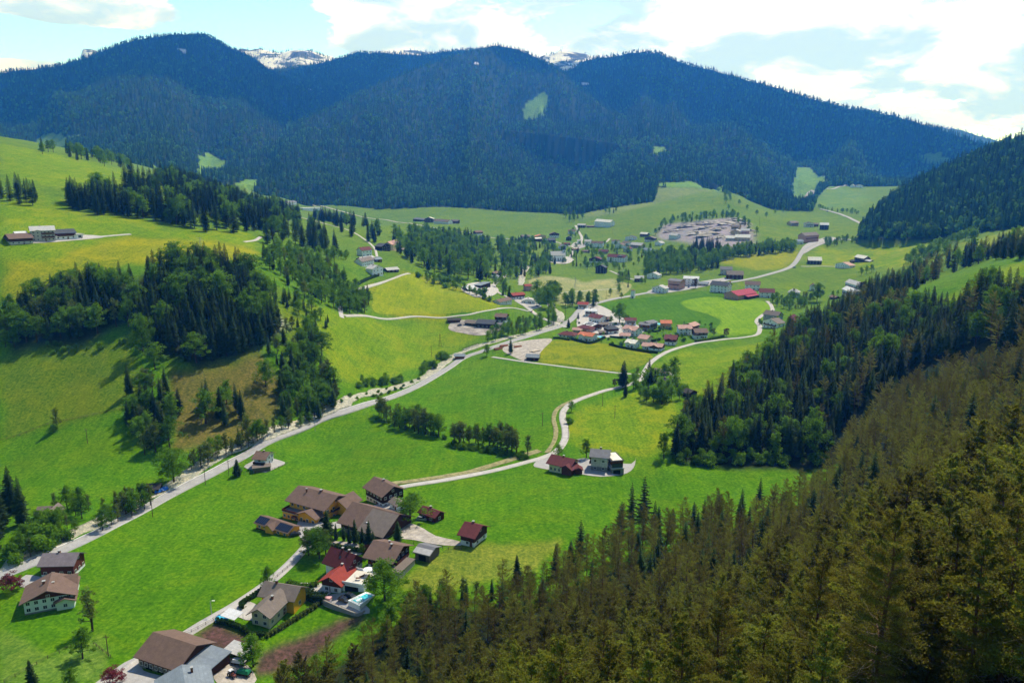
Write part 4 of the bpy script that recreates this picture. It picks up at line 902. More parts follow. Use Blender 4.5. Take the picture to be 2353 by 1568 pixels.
B_ = Boxes().box(L * .40 - 1.3, L * .40 + 1.3, -1.3, .15, 2.55, 2.7); B_.box(L*.4 - 1.2, L*.4 - 1.05, -1.2, -1.05, 0, 2.55); B_.box(L*.4 + 1.05, L*.4 + 1.2, -1.2, -1.05, 0, 2.55); B_.obj('porch', WL['redwood'], root)
def roof_panels(root, x0, x1, y0, yr, h, rise, ov, lo=.12, hi=.88, mat=None, name='solar_panels', proud=.26):
    Wh = yr - y0; s = rise / Wh; a = y0 - ov + (Wh + ov) * lo; b = y0 - ov + (Wh + ov) * hi; z = lambda y: h + s * (y - y0) + .22 + proud - .22 + .03
    mk(name, [(x0, a, z(a)), (x1, a, z(a)), (x1, b, z(b)), (x0, b, z(b)), (x0, a, z(a) + .1), (x1, a, z(a) + .1), (x1, b, z(b) + .1), (x0, b, z(b) + .1)], BF, mat or SOLAR, root)
root, L = house('annexe', zq('o', 125, 715), zq('o', 560, 820), lambda L: [
  dict(b=(0, L, 0, 6.2, 2.9), rise=1.5, roof='brown', wall='ochre', ov=.8, sides='fr', rows=1, pitch=3.0),
  dict(b=(L * .36, L * .60, -1.2, 3.1, 2.9), rise=1.4, roof='brown', wall='ochre', t='y', ov=.7, sides='', rows=1)],
  'low yellow annexe with solar panels on its brown roof beside the orange inn', 'annexe', True)
roof_panels(root, -.4, L * .30, 0, 3.1, 2.9, 1.5, .8); roof_panels(root, L * .63, L + .4, 0, 3.1, 2.9, 1.5, .8)
Boxes().box(-.08, L * .36, -.1, 0, -.5, .6).obj('plinth', WL['redwood'], root); Boxes().box(L * .6, L + .08, -.1, 0, -.5, .6).obj('plinth', WL['redwood'], root)
# big barn
root, L = house('barn', zq('o', 1305, 755), zq('o', 1895, 872), lambda L: [
  dict(b=(0, L, 0, 17, 4.6), rise=4.4, roof='brown', wall='stone', split=1.9, up='wood', ov=1.3, sides='f', rows=1, pitch=2.4, win=(1.0, 1.1))],
  'large barn with patched grey and brown roof beside the orange inn', 'barn', True, doors=lambda L: [('r', 8, (0, L, 0, 17), 3.6, 3.6)])
roof_panels(root, L * .46, L + 1.35, 0, 8.5, 4.6, 4.4, 1.3, -.10, .93, RF['greybrown'], 'roof_patch')
B_ = Boxes(); B_.box(L + .05, L + .4, -.2, 6.5, 0, 1.2).obj('retaining_wall', WL['stone'], root)
cottage('o', (1650, 318), (1880, 405), 10.5, 6.4, 'brown', 'white', 'dark timber farmhouse on a white ground floor behind the big barn', rise=2.7, split=2.5, up='darkwood', cat='farmhouse', near=True, ov=1.2, bal=0, pitch=2.4)
cottage('o', (1975, 425), (2080, 470), 4.5, 2.8, 'greybrown', 'white', 'small white outbuilding with grey roof at the farmhouse behind the barn', rise=1.2, cat='shed', near=True, chim=0, bal=0, ov=.6, lmin=3)
cottage('2', (1482, 600), (1607, 637), 5.5, 2.8, 'maroon', 'redwood', 'long low shed with dull red roof right of the spreading tree', rise=1.5, cat='shed', near=True, bal=0, ov=.6)
cottage('2', (1815, 812), (1922, 834), 9.5, 4.6, 'maroon', 'white', 'lone red roofed barn house on the gravel at the edge of the meadow', rise=2.4, split=2.0, up='wood', near=True, ov=1.1, bal=1)
root, L = house('farmhouse', zq('2', 1075, 1003), zq('2', 1262, 1045), lambda L: [
  dict(b=(0, L, 0, 12, 5.1), rise=2.6, roof='brown', wall='white', split=2.2, up='darkwood', ov=1.5, sides='fr', rows=2, pitch=2.7),
  dict(b=(L + .3, L + 4.6, -2.5, 8, 2.3), roof='greybrown', wall='dirty', t='flat', ov=.2, sides='', rows=1)],
  'brown roofed timber farmhouse between the red house and the grey shed', 'farmhouse', True, bal=lambda L: [('r', 1.5, 10, 2.5, (0, L, 0, 12), 1.2), ('f', .5, L - .5, 2.5, (0, L, 0, 12), 1.0)], chim=lambda L: [(L * .7, 5, 7.2, 1.1, .6), (L * .45, 7.5, 7.0, .9, .5)])
root, L = house('shed', zq('2', 1450, 928), zq('2', 1562, 957), lambda L: [dict(b=(0, L, 0, 7, 2.9), rise=1.3, roof='grey', wall='greywood', ov=.7, sides='', rows=1)], 'weathered timber shed with silver grey roof right of the brown farmhouse', 'shed', True, doors=lambda L: [('f', L * .5, (0, L, 0, 7), 3, 2.2, DARKIN)])
roof_panels(root, -.6, L + .6, 0, 3.5, 2.9, 1.3, .7, .02, .62, RF['pale'], 'roof_patch')
# red house with roof terrace and pool
root, L = house('villa', zq('2', 735, 1045), zq('2', 905, 1085), lambda L: [
  dict(b=(0, L, 0, 7.8, 5.0), rise=3.3, roof='darkred', wall='white', split=3.6, up='redwood', ov=1.0, sides='r', rows=2, pitch=2.8)],
  'tall dark red roofed part of the villa behind the white terrace', 'villa', True, chim=lambda L: [(L * .45, 4.2, 8.0, 1.3, .6), (L * .75, 4.2, 8.0, 1.3, .6)])
roof_panels(root, L * .48, L * .57, 0, 3.9, 5.0, 3.3, 1.0, .5, .66, GLS, 'skylight')
root, L = house('villa', zq('2', 705, 1188), zq('2', 852, 1200), lambda L: [
  dict(b=(0, L, 0, 9.5, 4.3), rise=2.1, roof='red', wall='white', split=2.6, up='redwood', t='y', ov=1.2, sides='f', rows=1, pitch=2.6)],
  'bright red gabled front part of the villa beside the terrace', 'villa', True, doors=lambda L: [('f', L * .42, (0, L, 0, 9.5), .25, 2.5, FRW)], chim=lambda L: [(L * .5, 7.5, 6.3, .8, .6)])
root, L = house('garage', zq('2', 868, 1185), zq('2', 1040, 1192), lambda L: [
  dict(b=(0, L, 0, 9.5, 2.9), roof='cream', wall='white', t='flat', ov=.12, sides='', rows=1)],
  'white garage with sunny roof terrace joined to the red villa', 'garage', True, doors=lambda L: [('f', L * .42, (0, L, 0, 9.5), L * .62, 2.3, DARKIN)])
B_ = Boxes(); B_.box(-.1, L + .1, -.12, .02, 3.2, 3.9); B_.box(L, L + .14, .02, 9.5, 3.2, 3.9); B_.box(0, L, 9.4, 9.52, 3.2, 3.9); B_.obj('parapet', WL['white'], root)
GAR = root; GARL = L
# yellow house
root, L = house('house', zq('y', 430, 1060), zq('y', 670, 1130), lambda L: [
  dict(b=(0, L, 0, 10.5, 4.9), rise=1.9, roof='greybrown', wall='cream', t='y', ov=1.3, sides='fr', rows=2, pitch=2.6),
  dict(b=(-3, L + 2.6, 10, 17.5, 4.9), rise=2.3, roof='greybrown', wall='yellow', t='x', ov=1.0, sides='r', rows=1, pitch=3.6)],
  'cream and yellow house with L shaped grey brown roof beside the lane', 'house', True, chim=lambda L: [(L * .62, 6, 6.6, 1.0, .6), (L * .1, 13.7, 7.1, 1.2, .7)], doors=lambda L: [('r', 8.5, (0, L, 0, 10.5))])
# machinery barn at the bottom
root, L = house('barn', zq('b', 310, 930), zq('b', 850, 1092), lambda L: [
  dict(b=(0, L, 0, 13, 3.9), rise=3.1, roof='brown', wall='base', split=1.2, up='wood', ov=1.0, sides='f', rows=1, pitch=1.8),
  dict(b=(L + .1, L + 8, 3.5, 11.5, 3.4), rise=.5, roof='steel', wall='wood', t='shed', ov=.7, sides='', rows=1)],
  'big brown roofed machinery barn with a flat grey lean-to at the bottom', 'barn', True, doors=lambda L: [('f', L * .25, (0, L, 0, 13), 2.4, 2.0, DARKIN), ('f', L * .55, (0, L, 0, 13), 2.4, 2.0, DARKIN)])
BARN = root; BL = L
cy_, cx_ = math.radians(33), 0
a = hit(430, 1592); root = empty('workshop', (a.x - 2, a.y - 11, a.z - .2), math.radians(28), 'blue grey metal roofed workshop cut off by the bottom edge', 'workshop')
volume(root, dict(b=(0, 13, 0, 13, 3.8), rise=2.2, roof='steel', wall='white', t='y', ov=.7, sides='', rows=1), True); chimney(root, 8.7, 10.0, 5.6, 1.3, .6)
# lower left
root, L = house('house', zq('1', 148, 1168), zq('1', 438, 1112), lambda L: [
  dict(b=(0, L, 0, 11, 4.6), rise=2.9, roof='brown', wall='greenish', t='y', ov=1.2, sides='f', rows=2, pitch=2.1, split=None),
  dict(b=(L * .66, L + .3, -1.4, 4, 3.1), rise=1.0, roof='brown', wall='greenish', t='y', ov=.9, sides='f', rows=1, pitch=2.6, attic=0),
  dict(b=(L * .5, L + .2, 7, 14, 4.6), rise=1.6, roof='brown', wall='greenish', t='x', ov=.7, sides='', rows=1)],
  'wide white house with brown roof at the lower left, red maple beside it', 'house', True, chim=lambda L: [(L * .38, 6, 7.2, .7, .8), (L * .58, 5, 6.8, .6, .6)])
Boxes().box(-.05, L * .66, -.08, 0, -1.8, .5).obj('plinth', WL['base'], root); Boxes().poly([(.2, -.06, 4.62), (L - .2, -.06, 4.62), (L / 2, -.06, 7.35)], [(0, 1, 2)]).obj('gable_boarding', WL['redwood'], root)
cottage('1', (247, 942), (438, 940), 8.0, 4.9, 'mauve', 'white', 'dark timber house with long mauve grey roof between the road and the white house', rise=2.3, split=1.0, up='redwood', near=True, ov=.9, bal=0, sides='fr', pitch=2.4)
root, L = house('hut', zq('1', 205, 612), zq('1', 330, 612), lambda L: [dict(b=(0, L * .5, 2, 8, 2.8), rise=1.6, roof='greybrown', wall='darkwood', t='x', ov=.8, sides='', rows=1), dict(b=(L * .5, L, 0, 7, 2.8), rise=1.9, roof='greybrown', wall='darkwood', t='y', ov=.8, sides='f', rows=1, pitch=2)], 'dark old mill hut with two grey gables hidden in trees by the stream', 'hut', True)
root, L = house('house', (585, 1073.5), (609, 1075), lambda L: [dict(b=(0, L, 0, 9, 5.0), rise=1.9, roof='brown', wall='white', ov=1.1, sides='fr', rows=2, pitch=2.8)], 'white house with dark roof standing alone beside the main road', 'house', True, chim=lambda L: [(L * .55, 4.6, 6.7, .9, .6)], bal=lambda L: [('f', 0, L, 2.4, (0, L, 0, 9), 1.4, WL['darkwood'])])
cottage('2', (150, 240), (290, 222), 4.5, 2.3, 'greybrown', 'greywood', 'low brown carport in front of the white roadside house', t='flat', cat='shed', chim=0, bal=0, sides='', ov=.4, doors=0, name='carport')
# houses at the middle right
root, L = house('house', zq('3', 960, 792), zq('3', 1122, 812), lambda L: [
  dict(b=(0, L, 0, 9, 7.4), rise=1.9, roof='grey', wall='base', split=2.3, up='clad' if 'clad' in WL else 'white', ov=1.0, sides='fr', rows=2, pitch=3.4)],
  'three storey cream house with plain grey roof at the end of the lane', 'house', True, chim=lambda L: [(L * .5, 5.2, 9.3, .8, .7)], bal=lambda L: [('l', 1, 6, 3.0, (0, L, 0, 9), 1.0), ('l', 1, 6, 5.4, (0, L, 0, 9), 1.0)])
root, L = house('house', zq('3', 1168, 830), zq('3', 1268, 838), lambda L: [
  dict(b=(0, L + 1, 0, 12, 3.0), roof='pale', wall='base', t='flat', ov=.3, sides='', rows=1), dict(b=(.6, L + 1, 1.4, 12, 6.2), z0=3.0, roof='dark', wall='white', split=4.0, up='rust', t='flat', ov=.5, sides='fr', rows=1, pitch=2.0, win=(1.2, 1.0))],
  'modern flat roofed house with orange timber upper floor', 'house', True, doors=lambda L: [('f', L * .5, (0, L, 0, 12), L * .7, 2.3, DARKIN)])
Boxes().box(1.0, L + .8, 1.8, 11.8, 6.49, 6.56).obj('roof_gravel', RF['cream'], root)
Boxes().box(.4, L + .6, .3, 1.3, 3.3, 5.2).obj('winter_garden', [GLS], root)
root, L = house('farmhouse', zq('3', 540, 802), zq('3', 742, 838), lambda L: [
  dict(b=(0, L, 0, 8.5, 4.6), rise=2.3, roof='maroon', wall='cream', ov=1.2, sides='f', rows=1, pitch=1.9, win=(.9, 1.5)), dict(b=(L * .68, L + 1.6, -1.2, 5, 4.0), rise=1.5, roof='maroon', wall='redwood', t='y', ov=.9, sides='', rows=1)],
  'old farmhouse with spotted maroon roof left of the grey roofed house', 'farmhouse', True, chim=lambda L: [(L * .5, 4.5, 6.8, .7, .7)])
cottage('3', (800, 835), (872, 832), 3.5, 2.3, 'maroon', 'redwood', 'tiny maroon roofed hut between the farmhouse and the grey roofed house', t='y', rise=1.0, cat='hut', chim=0, bal=0, near=True, sides='', ov=.5, doors=0)
# ---------------------------------------------------------------- settlements farther off
HL = [ # sheet, A, B, depth, eaves, roof, wall, label, options
 ('6',(255,672),(600,700),9,2.9,'maroon','white','single storey house with maroon hipped roof at the left end of the housing cluster',dict(t='hip',rise=2.2)),
 ('6',(705,735),(1010,772),8.5,5,'orange','white','white house with bright orange roof and swimming pool',dict(cross=(.05,.45,1.2,4.8))),
 ('6',(680,540),(960,575),8,4,'maroon','pink','small maroon hipped roof house behind the orange roofed one',dict(t='hip',rise=2)),
 ('6',(812,480),(1010,530),11,4.6,'white','wood','house with white metal roof carrying black solar panels',dict(rise=1.6)),
 ('6',(935,318),(1175,352),10,5,'maroon','white','white house with long red roof by the road bend',dict(cross=(.35,.6,.6,4.6))),
 ('6',(850,195),(1100,200),8,5.6,'white','white','house with plain white roof below the road bend',dict(rise=1.2)),
 ('6',(1190,440),(1370,430),6,2.6,'greybrown','darkwood','dark sheds behind the solar roofed house',dict(cat='shed',chim=0)),
 ('6',(1340,320),(1440,315),6,2.8,'brown','wood','small brown shed left of the big dark tree',dict(cat='shed',chim=0)),
 ('6',(1372,602),(1610,572),9,4.6,'slate','white','house with dark slate hip roof and white garage',dict(t='hip',rise=2.6,split=2.4)),
 ('6',(1700,600),(1975,655),10,5.4,'pink','white','large white house with pinkish roof in the middle of the cluster',dict(cross=(.3,.8,.8,5.2))),
 ('6',(1640,688),(1850,692),5,2.4,'pink','white','low pink roofed annexe in front of the large white house',dict(cat='garage',chim=0)),
 ('6',(1762,402),(2000,400),8,4.8,'maroon','white','white house with small red roof near the big dark tree',dict()),
 ('7',(400,482),(615,505),9,5.4,'grey','bluegrey','modern grey blue house with orange panels',dict(split=2.6,up='rust',rise=1.2)),
 ('7',(645,490),(790,440),9,5.8,'grey','bluegrey','grey blue rear wing of the modern orange panelled house',dict(rise=1.2,chim=0)),
 ('7',(880,448),(1090,455),9,5,'orange','tan','tan house with bright red orange roof at the back of the cluster',dict(cross=(.3,.8,1.6,2.8))),
 ('7',(1262,580),(1530,585),10,5.6,'pink','white','big white house with pink roof and dark gable at the back right of the cluster',dict(cross=(.35,.8,.8,5.2))),
 ('7',(1560,520),(1690,480),9,5,'pink','darkwood','pink roofed dark walled building behind the big white house',dict(chim=0)),
 ('7',(1612,672),(1870,672),11,5.6,'brown','white','brown roofed house at the right end of the cluster',dict(split=3.2,cross=(-.1,.35,1.5,3.6))),
 ('7',(950,790),(1185,812),11,5,'maroon','white','maroon roofed house nearest to the lane in the cluster',dict(split=2.6,cross=(.1,.7,1.2,4.4))),
 ('7',(380,748),(565,778),10,4,'pink','cream','house with large pale pink roof in the middle of the cluster',dict()),
 ('7',(110,852),(305,880),9,4.2,'cream','white','house with glaring cream roof at the lower edge of the cluster',dict(cross=(.1,.6,.8,4.0))),
 ('7',(468,900),(612,915),8,3.3,'pink','white','garage wing with pink roof left of the corner house',dict(cat='garage',chim=0)),
 ('7',(622,915),(880,940),8,3.8,'pink','white','corner house with pale pink roof at the lower edge of the cluster',dict(cross=(.1,.75,.8,3.4),split=2.0)),
 ('5',(670,605),(862,620),12,4.2,'slate','darkwood','long dark roofed cattle barn beside the stream farm',dict(cat='barn',chim=0,sides='f')),
 ('5',(540,578),(668,596),9,2.8,'greybrown','darkwood','low lean-to left of the cattle barn',dict(cat='shed',chim=0,sides='')),
 ('5',(880,538),(1000,556),10,5.2,'brown','white','brown roofed farmhouse of the cattle farm',dict(split=2.0,cat='farmhouse')),
 ('5',(875,602),(968,608),5,2.9,'grey','white','small white outbuilding beside the cattle barn',dict(cat='shed',chim=0)),
 ('5',(350,556),(488,545),6,2.8,'dark','redwood','dark roofed machine shed at the left of the cattle farm',dict(cat='shed',chim=0,sides='')),
 ('5',(935,350),(1070,346),9,3.4,'brown','white','brown roofed house left of the riverside pair',dict()),
 ('5',(1085,285),(1215,290),9,4.4,'red','white','bright red roofed house above the riverside bridge lane',dict(split=2.2)),
 ('5',(1190,330),(1332,342),9,3.4,'pale','white','pale roofed low house below the red roofed one',dict(t='y',rise=1.4)),
 ('5',(1225,195),(1292,195),7,6.2,'red','pink','tall narrow pink house with red roof by the stream',dict(chim=0,bal=0)),
 ('5',(575,200),(665,208),12,3,'white','redwood','open shed with glaring white roof by the knoll',dict(cat='shed',chim=0,sides='')),
 ('5',(715,165),(830,155),8,3.6,'bluegrey','darkwood','carport with blue grey roof beside the white roofed shed',dict(cat='shed',t='flat',chim=0,sides='',bal=0)),
 ('5',(430,968),(532,958),5,3,'bluegrey','rust','reddish plank hut with grey roof on the stream bank',dict(cat='hut',chim=0,sides='')),
 ('5',(1235,980),(1366,984),7,3,'steel','darkwood','dark shed with blue grey roof at the field track',dict(cat='shed',chim=0,sides='')),
 ('5',(1815,395),(1922,398),8,4.8,'red','white','white house with small bright red roof by the road curve',dict()),
 ('l',(1185,752),(1325,762),6,3,'greybrown','white','long white shed with brown roof beside the lane junction',dict(cat='shed',chim=0,sides='')),
 ('l',(1240,882),(1352,886),8,3.2,'slate','wood','grey roofed cottage among the lane trees',dict(rise=2.6)),
 ('l',(1490,966),(1548,980),7,3,'dark','darkwood','dark hut at the right end of the lane trees',dict(cat='hut',chim=0,sides='')),
 ('8',(305,658),(435,662),12,6.5,'pale','white','white church nave with pale roof on the village knoll',dict(rise=5.5,chim=0,bal=0,rows=1,win=(1.3,4.2),pitch=3.6,name='church')),
 ('8',(745,778),(842,782),8,5.6,'slate','darkwood','tall black timber house on the path below the village',dict(rise=3.2,t='y',chim=0)),
 ('8',(860,665),(1035,672),11,5.6,'maroon','white','large red roofed guesthouse with balconies in the village',dict(cross=(.5,.95,-2,7))),
 ('8',(680,680),(800,682),9,4.8,'maroon','white','brown and white house left of the large guesthouse',dict(split=2.4)),
 ('8',(775,585),(865,585),8,2.9,'maroon','stone','low red roofed building behind the guesthouse',dict(chim=0)),
 ('8',(635,500),(695,500),8,5,'pale','white','white box shaped house near the village road fork',dict()),
 ('8',(700,522),(812,524),9,5.6,'brown','white','white apartment house with brown gable in mid village',dict(cross=(.3,.8,.6,5.4))),
 ('8',(515,555),(580,555),6,2.8,'brown','darkwood','flat brown hut left of the small green',dict(chim=0,cat='hut')),
 ('8',(605,572),(680,574),6,2.8,'brown','tan','brown hut on the small village green',dict(chim=0,cat='hut')),
 ('8',(390,532),(452,532),7,3.6,'greybrown','white','grey roofed house right behind the church',dict()),
 ('8',(245,478),(345,480),9,3.8,'slate','darkwood','dark roofed house above the church',dict()),
 ('8',(290,420),(380,424),9,4.8,'brown','white','balconied chalet highest on the village slope',dict(split=2.4)),
 ('8',(112,462),(208,464),9,3.6,'cream','wood','pale roofed house in the row at the village left end',dict(rise=1.6)),
 ('8',(5,446),(86,448),8,4.6,'greybrown','white','white chalet at the left end of the village row',dict(split=2.3)),
 ('8',(470,387),(542,388),8,4,'brown','white','small white house below the farm on the slope',dict()),
 ('8',(450,452),(500,454),8,3.8,'slate','darkwood','small dark gabled house beside the slope tree',dict(t='y')),
 ('8',(565,324),(642,324),9,3.8,'pale','darkwood','dark barn with pale roof beside the big slope inn',dict(cat='barn',chim=0)),
 ('8',(735,314),(892,316),13,8,'cream','white','big inn with glaring white roof on the slope above the village',dict(cross=(.35,.65,.5,5.8))),
 ('8',(1042,446),(1134,448),8,3.8,'slate','white','slate roofed house on the upper right of the village',dict()),
 ('8',(1190,412),(1262,412),8,3.6,'cream','wood','pale roofed chalet at the top right of the village',dict()),
 ('8',(1236,464),(1336,456),9,4.6,'greybrown','white','white house with wood gable at the right end of the village',dict(split=2.4)),
 ('8',(1092,524),(1202,528),11,3.8,'pale','tan','hall with broad pale roof at the right of the village',dict(cat='hall',chim=0)),
 ('8',(1220,574),(1300,578),8,3.6,'bluegrey','greenish','greenish roofed house at the wood edge right of the village',dict()),
 ('8',(905,484),(972,484),7,3.4,'greybrown','white','small grey brown house beside the dark village spruces',dict()),
 ('8',(938,524),(1020,528),8,4,'brown','white','brown roofed house behind the dark village spruces',dict()),
 ('8',(1312,968),(1440,982),9,3.6,'pale','white','white house with pale grey roof beside the pink block',dict(t='y')),
 ('8',(1470,935),(1590,948),12,6.6,'grey','pink','pink apartment block with grey roof on the main road',dict(bal=1,rise=1.8,cross=None)),
 ('8',(1140,868),(1225,866),8,3.2,'pale','darkwood','pale roofed barn by the hay meadow',dict(cat='barn',chim=0)),
 ('8',(1625,905),(1772,908),10,6,'white','white','long school like building with white dormered roof',dict(rise=2.2,bal=0)),
 ('8',(1892,968),(2062,982),11,5.8,'slate','white','hotel with dark slate roof on the main road',dict()),
 ('8',(1996,796),(2112,796),9,4.8,'grey','dirty','grey roofed hall behind the brown station like building',dict(chim=0)),
 ('8',(2062,838),(2226,838),12,3.8,'greybrown','wood','long brown hall beside the main road',dict(cat='hall',chim=0)),
 ('9',(545,1206),(692,1214),10,4.2,'brown','white','white farmhouse behind the crimson roofed barn',dict()),
 ('9',(692,1282),(838,1290),10,4,'maroon','white','maroon roofed house right of the crimson roofed barn',dict()),
 ('9',(975,1276),(1082,1284),9,3.6,'pale','white','pale roofed bungalow in the orchard',dict(t='hip')),
 ('9',(1515,1268),(1650,1278),9,5,'white','white','white farmhouse with white roof in the eastern hamlet',dict()),
 ('9',(1655,1266),(1735,1258),8,3.8,'pale','white','low white wing of the eastern farmhouse',dict(chim=0,cat='garage')),
 ('9',(1545,1196),(1672,1200),9,5,'pale','white','white house behind the eastern farmhouse',dict()),
 ('9',(1800,1208),(1908,1214),9,4,'brown','white','brown roofed chalet at the edge of the right wood',dict()),
 ('9',(1180,950),(1312,954),12,3.6,'cream','darkwood','dark barn with pale roof standing in the yellow meadow',dict(cat='barn',chim=0)),
 ('9',(1450,988),(1592,994),9,3.8,'pink','white','farmhouse with maroon and pale roofs in the eastern meadow',dict()),
 ('9',(1640,928),(1738,930),9,4.6,'cream','darkwood','dark chalet with pale roof above the eastern meadow farm',dict()),
 ('9',(1745,930),(1800,928),6,2.4,'pale','darkwood','low shed beside the dark chalet',dict(cat='shed',chim=0)),
 ('9',(1140,738),(1282,722),12,7.4,'greybrown','pink','tall pink guesthouse at the bend of the main road',dict()),
 ('9',(1065,752),(1130,750),8,3,'bluegrey','greenish','small green roofed house beside the pink guesthouse',dict(chim=0)),
 ('9',(1005,568),(1082,570),9,4,'greybrown','tan','tan house at the left of the upper farm trio',dict()),
 ('9',(1152,578),(1236,578),9,4,'slate','white','dark roofed house in the middle of the upper farm trio',dict()),
 ('9',(1296,606),(1382,606),10,6,'white','darkwood','white roofed chalet at the right of the upper farm trio',dict()),
 ('9',(1598,182),(1640,184),9,4,'pale','white','far farmhouse at the head of the valley',dict()),
 ('9',(1660,184),(1730,184),9,4,'greybrown','white','far house with brown roof at the head of the valley',dict()),
 ('9',(725,1524),(868,1532),9,4.8,'greybrown','grey','grey house by the curve of the lane',dict()),
 ('9',(720,1584),(870,1590),9,4.2,'greybrown','white','lower house at the curve of the lane',dict()),
 ('9',(985,1530),(1150,1535),8,3.0,'maroon','wood','low maroon roof peeping over the trees right of the lane curve',dict(chim=0)),
 ('9',(445,716),(592,718),12,3.8,'cream','tan','unfinished tan house in front at the building site',dict(chim=0)),
 ('9',(405,602),(482,602),9,3.4,'greybrown','tan','unfinished house at the back of the building site',dict(chim=0)),
 ('9',(400,652),(498,652),9,3.6,'pale','tan','pale roofed shell house in the middle of the building site',dict(chim=0)),
 ('9',(502,646),(588,646),9,3.6,'pale','pink','shell house at the right of the building site',dict(chim=0)),
 ('9',(350,716),(436,716),9,3.2,'cream','dirty','low pale roofed shell left of the unfinished tan house',dict(chim=0)),
 ('8',(1480,437),(1556,439),9,5,'pale','greenish','white villa on the edge of the building site',dict()),
 ('f',(745,392),(850,392),10,4,'grey','darkwood','hip roofed barn at the left of the far meadow farm',dict(t='hip',chim=0)),
 ('f',(860,402),(948,402),10,5.6,'cream','wood','farmhouse with double pale gable at the far meadow',dict(t='y')),
 ('f',(950,414),(1095,420),13,4,'greybrown','white','long grey cattle barn of the far meadow farm',dict(cat='barn',chim=0)),
 ('f',(1125,412),(1195,414),8,3.8,'greybrown','wood','small house at the right of the far meadow farm',dict()),
 ('f',(1375,532),(1446,534),8,4.4,'brown','white','chalet alone on the straight far road',dict(split=2.2)),
 ('f',(430,688),(515,692),10,4,'slate','darkwood','slate blue barn on the saddle beside the pink roofed house',dict(cat='barn',t='y',chim=0)),
 ('f',(530,685),(630,686),10,5.6,'pink','tan','tan house with pink roof on the saddle',dict(cross=(.1,.6,.6,5.4))),
 ('f',(235,742),(335,744),9,4.8,'maroon','white','maroon roofed house on the saddle road',dict()),
 ('f',(235,790),(362,792),8,2.8,'pale','wood','pale roofed shed below the maroon roofed house',dict(cat='shed',chim=0)),
 ('f',(235,842),(355,840),9,3.6,'greybrown','white','grey brown house above the white saddle house',dict()),
 ('f',(370,798),(432,800),8,3.4,'bluegrey','wood','bluish roofed hut by the saddle road fork',dict(cat='hut',chim=0)),
 ('f',(340,934),(445,938),9,4.8,'pale','white','white house with pale roof lowest on the saddle',dict()),
 ('f',(490,902),(602,898),9,3,'pale','darkwood','dark garage with pale roof at the end of the saddle hedge',dict(cat='garage',chim=0)),
 ('f',(1565,936),(1628,934),8,3.4,'brown','darkwood','dark hut in the trees by the stream lane',dict(cat='hut',chim=0)),
 ('u',(697,483),(742,484),24,6,'white','white','white factory hall at the mouth of the side valley',dict(cat='hall',chim=0,bal=0,t='flat')),
 ('u',(634,470),(682,472),16,4,'grey','white','grey roofed hall left of the white factory hall',dict(cat='hall',chim=0,bal=0)),
 ('h',(560,428),(965,436),13,8.2,'pale','dirty','large white farm hotel with balconies on the upper left meadow',dict(rows=3,pitch=2.4,cross=(.12,.42,.4,7.6),near=True)),
 ('h',(970,412),(1322,392),12,5.0,'slate','white','dark roofed wing with white pillars right of the farm hotel',dict(split=3.2,near=True,up='redwood',chim=0)),
 ('h',(1332,396),(1446,380),7,3.6,'pale','white','white garage block at the right end of the farm hotel',dict(t='flat',chim=0,cat='garage',rows=1,win=(2.6,1.8),pitch=4.5)),
 ('h',(185,500),(578,476),14,4.6,'brown','dirty','brown roofed barn left of the farm hotel',dict(split=2.2,cat='barn',chim=0,near=True)),
 ('h',(300,420),(480,418),10,4.4,'white','darkwood','white roofed barn behind the farm hotel',dict(cat='barn',chim=0,sides='')),
 ('8',(562,487),(597,487),6,4,'pale','white','tiny white house left of the white box shaped house',dict(chim=0)),
 ('8',(655,322),(725,322),7,3,'greybrown','wood','low shed between the dark barn and the big slope inn',dict(cat='shed',chim=0,sides='')),
 ('8',(1012,503),(1076,506),8,3.6,'greybrown','white','small house left of the hall with the broad roof',dict()),
 ('8',(150,430),(250,432),8,3.0,'orange','tan','long orange tiled house at the back of the village row',dict(chim=0)),
 ('8',(1262,832),(1372,836),9,3.6,'pale','white','pale roofed house behind the meadow barn',dict()),
 ('8',(1780,905),(1862,908),8,2.8,'bluegrey','dirty','low bluish workshop between long white building and slate hotel',dict(cat='shed',chim=0)),
 ('8',(1020,560),(1085,562),8,3.8,'maroon','white','maroon roofed house left of the village tree clump',dict()),
 ('8',(430,500),(490,502),7,3.4,'maroon','wood','small maroon roofed hut above the village road fork',dict(cat='hut',chim=0)),
 ('8',(1340,500),(1400,502),8,3.4,'pale','white','pale house at the edge of the village below the building site',dict()),
 ('9',(1190,1216),(1240,1216),8,3.4,'maroon','white','small maroon roofed house beside the eastern spruce',dict(chim=0)),
 ('9',(1392,1302),(1444,1304),6,3,'brown','darkwood','dark hut below the copper tree in the eastern hamlet',dict(cat='hut',chim=0)),
 ('9',(1596,938),(1636,938),7,3,'dark','darkwood','black shed between the eastern meadow farm and the chalet',dict(cat='shed',chim=0)),
 ('9',(1235,575),(1280,575),7,3,'greybrown','wood','small barn left of the white roofed chalet',dict(cat='barn',chim=0)),
 ('6',(575,560),(770,572),6,2.6,'pink','tan','pale pink carport in front of the small hipped house',dict(cat='garage',chim=0)),
 ('6',(1180,620),(1330,612),5,2.4,'greybrown','wood','low timber shed on the paved square of the cluster',dict(cat='shed',chim=0,sides='')),
 ('7',(20,650),(200,655),6,2.6,'pink','white','low pink roofed garage at the left of the pale roofed house',dict(cat='garage',chim=0)),
 ('5',(870,62),(925,64),7,2.8,'bluegrey','greenish','small greenish shed above the stream lane',dict(cat='shed',chim=0,sides='')),
 ('f',(640,690),(700,690),7,2.8,'greybrown','wood','low shed right of the pink roofed saddle house',dict(cat='shed',chim=0)),
]
HO = {}
